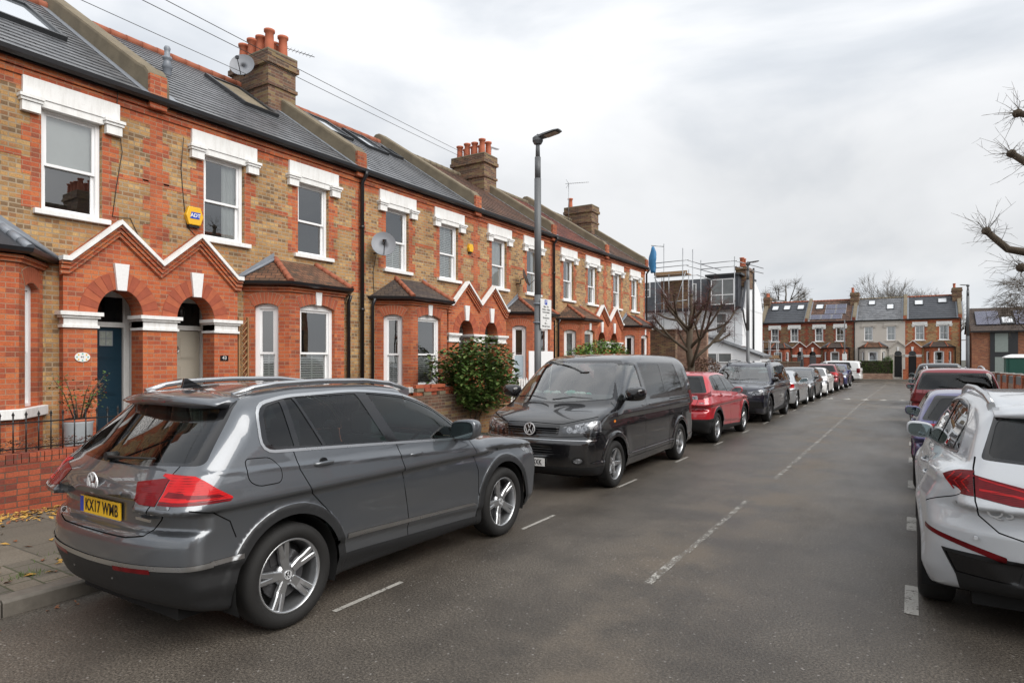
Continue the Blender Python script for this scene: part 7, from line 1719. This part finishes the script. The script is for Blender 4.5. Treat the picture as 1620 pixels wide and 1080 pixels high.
QS['regions'] = glazing(DQ, [(1.10,0.90,0.04),(2.0,1.80,0.10)], ['privacy','privacy','carglass']) + [
 ('windscreen','F',roundp([(-0.60,1.51),(0.60,1.51),(0.80,1.09),(0,1.03),(-0.80,1.09)],0.08),'screen',-0.004,False,lambda c: c[:,1] > 2.3,0.3),
 ('rear_window','R',roundp([(-0.42,1.455),(0.42,1.455),(0.48,1.42),(0.545,1.20),(0,1.165),(-0.545,1.20),(-0.48,1.42)],[.03,.03,.05,.04,.5,.04,.05]),'privacy',-0.004,False,lambda c: (c[:,2] > 1.05) & (c[:,1] < 0.8),0.02),
 ('window_frame','R',roundp([(-0.48,1.485),(0.48,1.485),(0.585,1.18),(0,1.15),(-0.585,1.18)],[.03,.03,.03,.5,.03]),'gloss_black',-0.001,False,lambda c: (c[:,2] > 1.05) & (c[:,1] < 0.8),0.02),
 *[('light_guide','R',strip([(0.645 + 0.04*k,1.075 + 0.004*k),(0.69 + 0.04*k,1.03),(0.65 + 0.04*k,0.975)],0.008),'tailbright',0.004,True,lambda c: c[:,1] < 0.3,-0.05) for k in range(3)],
 ('light_guide','R',strip([(0.60,1.00),(0.45,0.985),(0.20,0.945)],0.014),'tailbright',0.004,True,lambda c: c[:,1] < 0.3,0.0),
 ('light_guide','R',strip([(0.60,1.065),(0.40,1.02),(0.20,0.975)],0.008),'tailbright',0.004,True,lambda c: c[:,1] < 0.3,0.0),
 ('tail_light','S',[(0.15,1.115),(0.24,1.10),(0.28,1.06),(0.22,1.0),(0.15,0.965)],'taildark',0.003,True,lambda c: np.abs(c[:,0]) > 0.62,0.05),
 ('+tail_light','R',[(0.63,1.085),(0.78,1.115),(1.0,1.12),(1.0,0.955),(0.78,0.95),(0.63,0.955)],'taildark',0.003,True,lambda c: c[:,1] < 0.15,-0.05),
 ('tail_light','R',[(0.0,1.0),(0.30,1.02),(0.62,1.083),(0.62,0.955),(0.44,0.925),(0.30,0.92),(0.0,0.93)],'taildark',0.003,True,lambda c: c[:,1] < 0.3,0.05),
 ('reflector','R',roundp([(0.46,0.585),(0.90,0.69),(0.90,0.66),(0.46,0.545)],[.01,.01,.01,.01]),'taillamp',0.003,True,lambda c: c[:,1] < 0.4,0.0),
 ('exhaust_trim','R',[(0.37,0.53),(0.78,0.55),(0.72,0.42),(0.40,0.41)],'gloss_black',0.0,True,lambda c: c[:,1] < 0.45,-0.2),
 ('diffuser','R',[(-0.80,0.57),(-0.35,0.57),(-0.22,0.50),(0.22,0.50),(0.35,0.57),(0.80,0.57),(0.72,0.40),(0.6,-0.1),(-0.6,-0.1),(-0.72,0.40)],'plastic',0.006,False,lambda c: c[:,1] < 0.45,-0.1),
 ('panel_gap','R',strip([(-0.61,1.19),(-0.625,1.12),(-0.625,0.93),(-0.60,0.82),(-0.50,0.735),(-0.35,0.70),(0,0.69),(0.35,0.70),(0.50,0.735),(0.60,0.82),(0.625,0.93),(0.625,1.12),(0.61,1.19)],0.009),'under',-0.012,False,lambda c: c[:,1] < 0.4,0.05),
 ('panel_gap','S',strip([(0.15,0.95),(0.26,0.90),(0.40,0.84)],0.007),'under',-0.012,True,None,0.1),
 ('head_light','F',[(0.5,0.88),(1.0,0.92),(1.0,0.74),(0.52,0.78)],'headlamp',0.002,True,lambda c: c[:,1] > 3.9,0.0),
 ('grille','F',[(-0.45,0.86),(0.45,0.86),(0.5,0.45),(-0.5,0.45)],'gloss_black',-0.01,False,lambda c: c[:,1] > 4.2,0.2),
 ('sill_cladding','S',[(1.3,0.33),(3.15,0.28),(3.15,-0.1),(1.3,-0.1)],'plastic',0.003,True,None,-0.1)] + door_lines(0.95, 1.98, 2.95)
M['p_white'] = paint('white_metallic_paint', (0.53, 0.555, 0.58), 0.0, 0.3, dirt=0.08)
def make_q():
    root = empty('parked_car'); tag(root, 'white SUV cut off by the right edge, red rear lamps facing us', 'car')
    build_car(QS, M['p_white'], root, h=0.03)
    wh = make_wheel('wheel', 0.355, 0.235, 0.245, 5, 'twin', M['alloy']); place_wheels(root, wh, QS, 0.815); drop_tree(wh)
    interior(root, QS, 1.35, 2.25, 0.5, 0.66)
    m = MB(); L = []
    for i in range(13):
        t = i/12*2 - 1; x = 0.49*t; e = 1 - abs(t)**4; yb = 0.34 + 0.10*t*t; zt = 1.553 - 0.045*t*t
        L.append([(x, 0.76, zt + 0.004), (x, 0.58, zt - 0.004), (x, yb + 0.02, zt - 0.04), (x, yb, zt - 0.055), (x, yb + 0.02, zt - 0.03*e - 0.06), (x, 0.50, zt - 0.04*e - 0.06), (x, 0.7, zt - 0.09)])
    m.ring(L); sp = m.build('spoiler', M['p_white'], root, fix=True)
    for p in sp.data.polygons: p.use_smooth = True
    roof_rails(root, [(0.49, 0.62, 1.53), (0.505, 0.85, 1.585), (0.53, 1.4, 1.615), (0.55, 1.9, 1.61), (0.555, 2.25, 1.565), (0.55, 2.5, 1.48)], r=0.021)
    for sg in (1, -1):
        mirror_mesh(sg, 2.85, 1.12, 0.78, 1.05, M['p_white'], root)
        handle(root, sg, 1.17, 0.93, 0.865, M['p_white']); handle(root, sg, 2.17, 0.90, 0.865, M['p_white'])
    text_obj('badge_lettering', 'Q3', 0.085, frame_M((-0.49, 0.088, 0.855), (1, -0.16, 0), (0, 0.1, 1)), M['badgemetal'], root, 0.006, xs=1.35)
    plate(root, 0.055, 0.79, None, -1, 'yellowpl')
    m = MB(); m.cyl((-0.62, 0.10, 0.685), (-0.62, 0.068, 0.685), 0.012, n=10); m.build('parking_sensor', M['p_white'], root)
    return root
q3 = make_q(); q3.location = (0.975, 5.03, 0)
# ---------------------------------------------------------------- the other cars, proportions varied from the two above
def scaled(S, sx, sy, sz, **over):
    R = []
    for r in S['regions']:
        v = r[1]; a, b = {'S': (sy, sz), 'R': (sx, sz), 'F': (sx, sz), 'T': (sx, sy), 'B': (sx, sy)}[v]
        r = list(r); r[2] = [(p[0]*a, p[1]*b) for p in r[2]]
        if len(r) > 6 and r[6] is not None:
            f = r[6]; r[6] = (lambda f: lambda c: f(c / np.array([sx, sy, sz])))(f)
        R.append(tuple(r))
    T = {**S, 'regions': R}
    for k in ('deck', 'gh', 'bottom'): T[k] = [(y*sy, z*sz) for y, z in S[k]]
    T['plan'] = [(y*sy, x*sx) for y, x in S['plan']]
    for k in ('rear', 'front'): T[k] = [(z*sz, y*sy) for z, y in S[k]]
    T['prof'] = [(z*sz, d) for z, d in S['prof']]
    T['L'] = S['L']*sy; T['H'] = S['H']*sz + 0.02; T['hw'] = S['hw']*sx; T['ya'] = tuple(y*sy for y in S['ya']); T['zbelt'] = S['zbelt']*sz; T['cuts'] = []
    T['rw'] = S['rw']*sz; T['archr'] = S['archr']*sz
    T.update(over); return T
def without(S, *names): S = dict(S); S['regions'] = [r for r in S['regions'] if r[0].lstrip('+') not in names]; return S
def prepend(S, regs): S = dict(S); S['regions'] = list(regs) + S['regions']; return S
def make_car(S, mat, label, h=0.045, rimstyle='five', rimmat='alloy', rails=None, mat_mirror=None, seats=True, group=None, plates=('yellowpl', 'whitepl')):
    root = empty('parked_car'); tag(root, label, 'car', group)
    build_car(S, mat, root, h=h, near=True)
    rr = S['rw']; wh = make_wheel('wheel', rr, 0.225, rr*0.68, 5, rimstyle, M[rimmat]); place_wheels(root, wh, S, S['hw'] - 0.115); drop_tree(wh)
    sy = S['L']/4.49; sz = S['H']/1.70
    interior(root, S, 1.35*sy, 2.25*sy, 0.52*sz, S['hw']*0.70, seats=seats)
    for sg in (1, -1):
        mirror_mesh(sg, S.get('mir', (2.84*sy, 1.15*sz))[0], S.get('mir', (2.84*sy, 1.15*sz))[1], S['hw']*0.86, 1.0, mat_mirror or mat, root)
        for yy in (1.17, 2.17): handle(root, sg, yy*sy, (1.095 - 0.06*(yy - 1.17))*sz*S.get('hz', 1.0), S['hw'] - 0.012, mat)
    if rails: roof_rails(root, [(S['hw']*0.62, y*sy, z*sz) for y, z in ((0.50,1.60),(0.75,1.655),(1.4,1.69),(1.9,1.68),(2.2,1.645),(2.45,1.57))], rails, r=0.02)
    ry = float(curve(S['rear'])(0.85*sz)); fy = float(curve(S['front'])(0.5*sz))
    plate(root, ry - 0.004, S.get('plz', 0.87)*sz, None, -1, plates[0]); plate(root, fy + 0.006, 0.48*sz, None, 1, plates[1])
    for a, b in (((0.55, 3.22*sy, 1.15*sz), (0.0, 3.36*sy, 1.11*sz)), ((-0.02, 3.36*sy, 1.11*sz), (-0.55, 3.22*sy, 1.15*sz))): wiper(root, a, b, (0, 0, 0.02))
    wiper(root, (0.02, ry - 0.01, 1.205*sz), (-0.35, ry + 0.04, 1.225*sz), (0, -0.02, 0.0))
    return root
BASE = without(TIG, 'fuel_flap', 'reflector', 'chrome_strip'); BASE['regions'] = [r for r in BASE['regions'] if not (r[0] == 'panel_gap' and r[1] == 'S' and len(r[2]) > 20)]
SUVL = [('head_light','F',roundp([(0.48,0.86),(0.80,0.95),(1.0,0.97),(1.0,0.80),(0.6,0.79)],.02),'headlamp',0.003,True,lambda c: c[:,1] > 3.85,-0.05),
        ('lower_grille','F',roundp([(-0.50,0.40),(0.50,0.40),(0.42,0.30),(-0.42,0.30)],.02),'plastic',-0.004,False,lambda c: c[:,1] > 4.0,0.0)]
M['p_red'] = paint('bright_red_paint', (0.50, 0.012, 0.022), 0.1, 0.3)
M['p_dkred'] = paint('dark_red_paint', (0.24, 0.010, 0.018), 0.5, 0.3)
M['p_navy'] = paint('very_dark_blue_paint', (0.012, 0.014, 0.028), 0.4, 0.3)
M['p_silver'] = paint('silver_paint', (0.55, 0.565, 0.58), 0.8, 0.3)
M['p_dkgrey'] = paint('dark_grey_paint', (0.05, 0.053, 0.058), 0.6, 0.3)
M['p_tw'] = paint('plain_white_paint', (0.68, 0.68, 0.67), 0.0, 0.3, flake=False)
M['p_blue'] = paint('deep_blue_paint', (0.012, 0.014, 0.11), 0.4, 0.3)
M['p_violet'] = paint('violet_blue_paint', (0.075, 0.07, 0.20), 0.5, 0.3)
# bright red hatch-SUV
Sq = prepend(scaled(without(BASE, 'tail_light'), 0.985, 0.975, 0.945, mir=(2.78, 1.09), plz=0.80), [
  ('tail_light','S',[(0.15,1.105),(0.28,1.11),(0.50,1.155),(0.40,1.06),(0.15,1.01)],'taillamp',0.003,True,None,0.05),
  ('+tail_light','R',[(0.64,1.065),(1.0,1.115),(1.0,1.0),(0.66,0.985)],'headlamp',0.003,True,lambda c: c[:,1] < 0.15,-0.05),
  ('tail_light','R',[(0.44,1.04),(0.63,1.065),(0.65,0.985),(0.50,0.985)],'headlamp',0.003,True,lambda c: c[:,1] < 0.3,0.05)])
Sq['deck'] = [(y, z + 0.02 if y < 1 else z) for y, z in Sq['deck']]
red1 = make_car(Sq, M['p_red'], 'bright red compact SUV right behind the black van, tail towards us', h=0.04, rimstyle='five'); red1.location = (-4.515, 13.45, 0)
# big dark SUV facing us
gD = [(-1,-1.2),(0.0,0.95),(0.08,1.25),(0.22,1.62),(0.32,1.70),(0.6,1.73),(1.2,1.735),(1.9,1.715),(2.35,1.665),(2.60,1.57),(3.25,1.13),(3.55,1.0),(4.6,0.4)]
DD = roundp([(0.42,1.18),(0.50,1.56),(1.0,1.60),(1.7,1.61),(2.30,1.58),(2.62,1.44),(2.92,1.17),(2.94,1.12),(1.97,1.15),(1.2,1.16)], [0.05,0.05,0.1,0.2,0.2,0.2,0.02,0.0,0,0.2])
def boxy(drop=()):
    B = without(BASE, 'side_window', 'window_frame', *drop); B['gh'] = gD; B['deck'] = [(-1,1.05),(0,1.10),(0.3,1.15),(2.2,1.14),(3.2,1.13),(3.5,1.12),(3.9,1.08),(4.25,1.02),(4.42,0.92),(4.6,0.6)]
    B['rear'] = [(0,0.2),(0.35,0.06),(0.58,0),(0.72,0.0),(0.80,0.05),(1.1,0.06),(1.3,0.10),(1.7,0.22)]; B['front'] = [(0,4.25),(0.25,4.40),(0.45,4.47),(0.7,4.49),(0.95,4.44),(1.1,4.30),(1.3,4.0)]
    B['tumble'] = 0.30; B['H'] = 1.76; B['slope'] = -0.01; B['zbelt'] = 1.14
    return prepend(B, glazing(DD, [(0.98,0.90,0.06),(1.98,1.82,0.09)], ['privacy','privacy','carglass'], None) + [
     ('rear_window','R',roundp([(-0.62,1.58),(0.62,1.58),(0.75,1.22),(-0.75,1.22)],.06),'privacy',-0.004,False,lambda c: c[:,1] < 0.6,0.2),
     ('window_frame','R',roundp([(-0.66,1.62),(0.66,1.62),(0.80,1.19),(-0.80,1.19)],.05),'gloss_black',-0.001,False,lambda c: c[:,1] < 0.6,0.2)])
Sd = scaled(prepend(boxy(('head_light','grille')), SUVL + [
  ('grille','F',roundp([(-0.46,0.93),(0.46,0.93),(0.44,0.80),(-0.44,0.80)],.02),'gloss_black',-0.003,False,lambda c: c[:,1] > 4.2,0.1),
  ('air_intake','F',[(0.50,0.62),(0.86,0.60),(0.86,0.42),(0.56,0.42)],'gloss_black',-0.006,True,lambda c: c[:,1] > 4.1,0.0)]), 1.06, 1.105, 1.03, rw=0.39, archr=0.455, mir=(3.16, 1.22), hz=1.05)
disc = make_car(Sd, M['p_navy'], 'large very dark blue SUV facing us, behind the bright red car', h=0.045, rimstyle='twin', rimmat='alloydk', rails='gloss_black', mat_mirror=M['gloss_black']); disc.location = (-4.50, 23.93, 0); disc.rotation_euler.z = PI
# dark red boxy SUV on the right
Sg = scaled(prepend(without(boxy(), 'tail_light', 'bumper_cladding'), [
  ('tail_light','S',[(0.15,1.10),(0.30,1.08),(0.34,0.93),(0.15,0.90)],'taillamp',0.003,True,None,0.05),
  ('+tail_light','R',[(0.52,1.10),(1.0,1.12),(1.0,0.90),(0.56,0.92)],'taillamp',0.003,True,lambda c: c[:,1] < 0.15,-0.05),
  ('air_intake','R',[(0.74,0.72),(0.84,0.72),(0.84,0.40),(0.76,0.42)],'gloss_black',-0.002,True,lambda c: c[:,1] < 0.4,-0.1)]), 1.0, 1.03, 0.945, rw=0.35, archr=0.415, mir=(2.95, 1.10))
glb = make_car(Sg, M['p_dkred'], 'dark red boxy SUV with silver roof rails, third in the right row', h=0.04, rails='silver', rimmat='alloydk'); glb.location = (0.885, 17.85, 0)
m_ = MB(); emblem(glb, (0, 0.02, 1.085), 0.05, 'y', -1, 'chrome', back=False)
text_obj('badge_lettering', 'GLB 200', 0.045, frame_M((-0.55, 0.045, 1.105), (1, 0, 0), (0, 0, 1)), M['chrome'], glb, 0.003)
# small violet blue hatch between white and dark red SUVs
Sb = scaled(BASE, 0.93, 0.82, 0.855, rw=0.30, archr=0.36, mir=(2.33, 1.0), plz=0.8)
blue = make_car(Sb, M['p_violet'], 'small violet blue hatchback half hidden behind the white SUV', h=0.04); blue.location = (0.86, 10.15, 0)
# saloons
SAL = dict(L=4.62, H=1.44, hw=0.905, ya=(0.96, 3.77), rw=0.335, archr=0.385, zbelt=0.96, zfloor=0.16, tumble=0.42, gin=0.05, slope=-0.03, rd=0.10,
    deck=[(-1,0.85),(0,0.98),(0.2,1.04),(0.8,1.03),(1.5,0.98),(2.4,0.96),(3.3,0.95),(3.7,0.93),(4.2,0.84),(4.5,0.70),(4.7,0.4)],
    gh=[(-1,-0.2),(0.3,0.92),(0.65,1.04),(1.25,1.32),(1.6,1.395),(2.0,1.42),(2.45,1.385),(2.75,1.29),(3.45,0.94),(3.7,0.8),(4.7,0.3)],
    plan=[(-0.5,0.84),(0,0.85),(0.6,0.89),(1.2,0.905),(3.4,0.905),(4.1,0.89),(4.62,0.82),(5,0.7)],
    rear=[(0,0.2),(0.25,0.08),(0.5,0.0),(0.65,0.01),(0.8,0.05),(1.0,0.03),(1.2,0.3)], front=[(0,4.3),(0.2,4.5),(0.4,4.61),(0.55,4.61),(0.7,4.54),(0.9,4.3)],
    bottom=[(-1,0.25),(0,0.24),(1,0.18),(3.8,0.17),(4.6,0.20)],
    prof=[(0,-0.09),(0.2,-0.04),(0.35,-0.01),(0.55,-0.006),(0.75,0.0),(0.84,-0.006),(0.88,0.003),(0.95,-0.012),(1.1,-0.05),(1.4,-0.1)], rcurv=0.26, fcurv=0.34)
DS = roundp([(0.95,1.02),(1.30,1.25),(1.65,1.325),(2.1,1.345),(2.5,1.29),(2.8,1.17),(3.08,0.98),(3.08,0.95),(2.1,0.975),(1.3,0.995)], [0.03,0.1,0.1,0.2,0.2,0.1,0.02,0.0,0,0.1])
SAL['regions'] = glazing(DS, [(1.35,1.25,0.035),(2.12,2.0,0.07)], ['carglass','carglass','carglass'], None) + [
 ('windscreen','F',roundp([(-0.56,1.35),(0.56,1.35),(0.78,0.99),(0,0.94),(-0.78,0.99)],0.07),'screen',-0.004,False,lambda c: c[:,1] > 2.4,0.15),
 ('rear_window','R',roundp([(-0.52,1.32),(0.52,1.32),(0.68,1.08),(-0.68,1.08)],0.07),'privacy',-0.004,False,lambda c: (c[:,1] < 1.5) & (c[:,1] > 0.5),0.1),
 ('tail_light','S',[(0.14,0.96),(0.40,0.93),(0.36,0.80),(0.14,0.78)],'tailbright',0.003,True,None,0.05),
 ('+tail_light','R',[(0.50,0.93),(1.0,0.96),(1.0,0.78),(0.54,0.80)],'tailbright',0.003,True,lambda c: c[:,1] < 0.14,-0.05),
 ('head_light','F',roundp([(0.46,0.70),(0.84,0.78),(1.0,0.78),(1.0,0.66),(0.6,0.61)],.02),'headlamp',0.003,True,lambda c: c[:,1] > 3.9,-0.05),
 ('lower_grille','F',roundp([(-0.55,0.34),(0.55,0.34),(0.50,0.22),(-0.50,0.22)],.02),'gloss_black',-0.003,False,lambda c: c[:,1] > 4.1,0.0),
 ('sill_cladding','S',[(1.35,0.25),(3.4,0.24),(3.4,-0.1),(1.35,-0.1)],'plastic',0.003,True,None,-0.1)] + door_lines(1.05, 2.10, 3.10, 0.98, 0.22)
GR = ('grille','F',roundp([(-0.40,0.72),(0.40,0.72),(0.38,0.50),(-0.38,0.50)],.03),'gloss_black',-0.005,False,lambda c: c[:,1] > 4.1,0.0)
bmw = make_car({**SAL, 'mir': (3.02, 1.02), 'hz': 0.88*1.69/1.44, 'plz': 0.85}, M['p_silver'], 'silver saloon, tail towards us, parked behind the large dark SUV', h=0.05); bmw.location = (-4.51, 24.75, 0)
grey2 = make_car({**scaled(prepend(BASE, SUVL), 0.98, 0.96, 0.90), 'mir': (2.7, 1.05)}, M['p_dkgrey'], 'dark grey hatchback facing us, between the silver saloon and the white saloon', h=0.055); grey2.location = (-4.49, 33.9, 0); grey2.rotation_euler.z = PI
tesla = make_car({**SAL, 'mir': (3.02, 1.02), 'hz': 0.88*1.69/1.44}, M['p_tw'], 'white saloon facing us, ahead of the dark red car in the left row', h=0.055); tesla.location = (-4.46, 39.0, 0); tesla.rotation_euler.z = PI
red2 = make_car(scaled(BASE, 1.0, 0.98, 0.955), M['p_dkred'], 'dark red SUV far down the left row, tail towards us', h=0.06); red2.location = (-4.42, 39.9, 0)
blue2 = make_car(scaled(prepend(BASE, SUVL), 1.0, 0.97, 0.93), M['p_blue'], 'deep blue SUV facing us at the far end of the left row', h=0.06); blue2.location = (-4.35, 49.4, 0); blue2.rotation_euler.z = PI
dk1 = make_car(scaled(BASE, 0.98, 0.97, 0.93), M['p_black'], 'black hatchback parked directly ahead of the dark red boxy SUV', h=0.06, rails='silver'); dk1.location = (0.90, 23.4, 0)
dk2 = make_car(scaled(boxy(), 0.99, 0.95, 0.98), M['p_dkgrey'], 'dark grey SUV farthest up the right row', h=0.06); dk2.location = (0.92, 29.0, 0)
wv = make_van(M['p_tw'], 'white panel van parked across the far end of the street', h=0.06, near=False); wv.location = (-3.75, 65.6, -0.22); wv.rotation_euler.z = PI/2 - 0.05
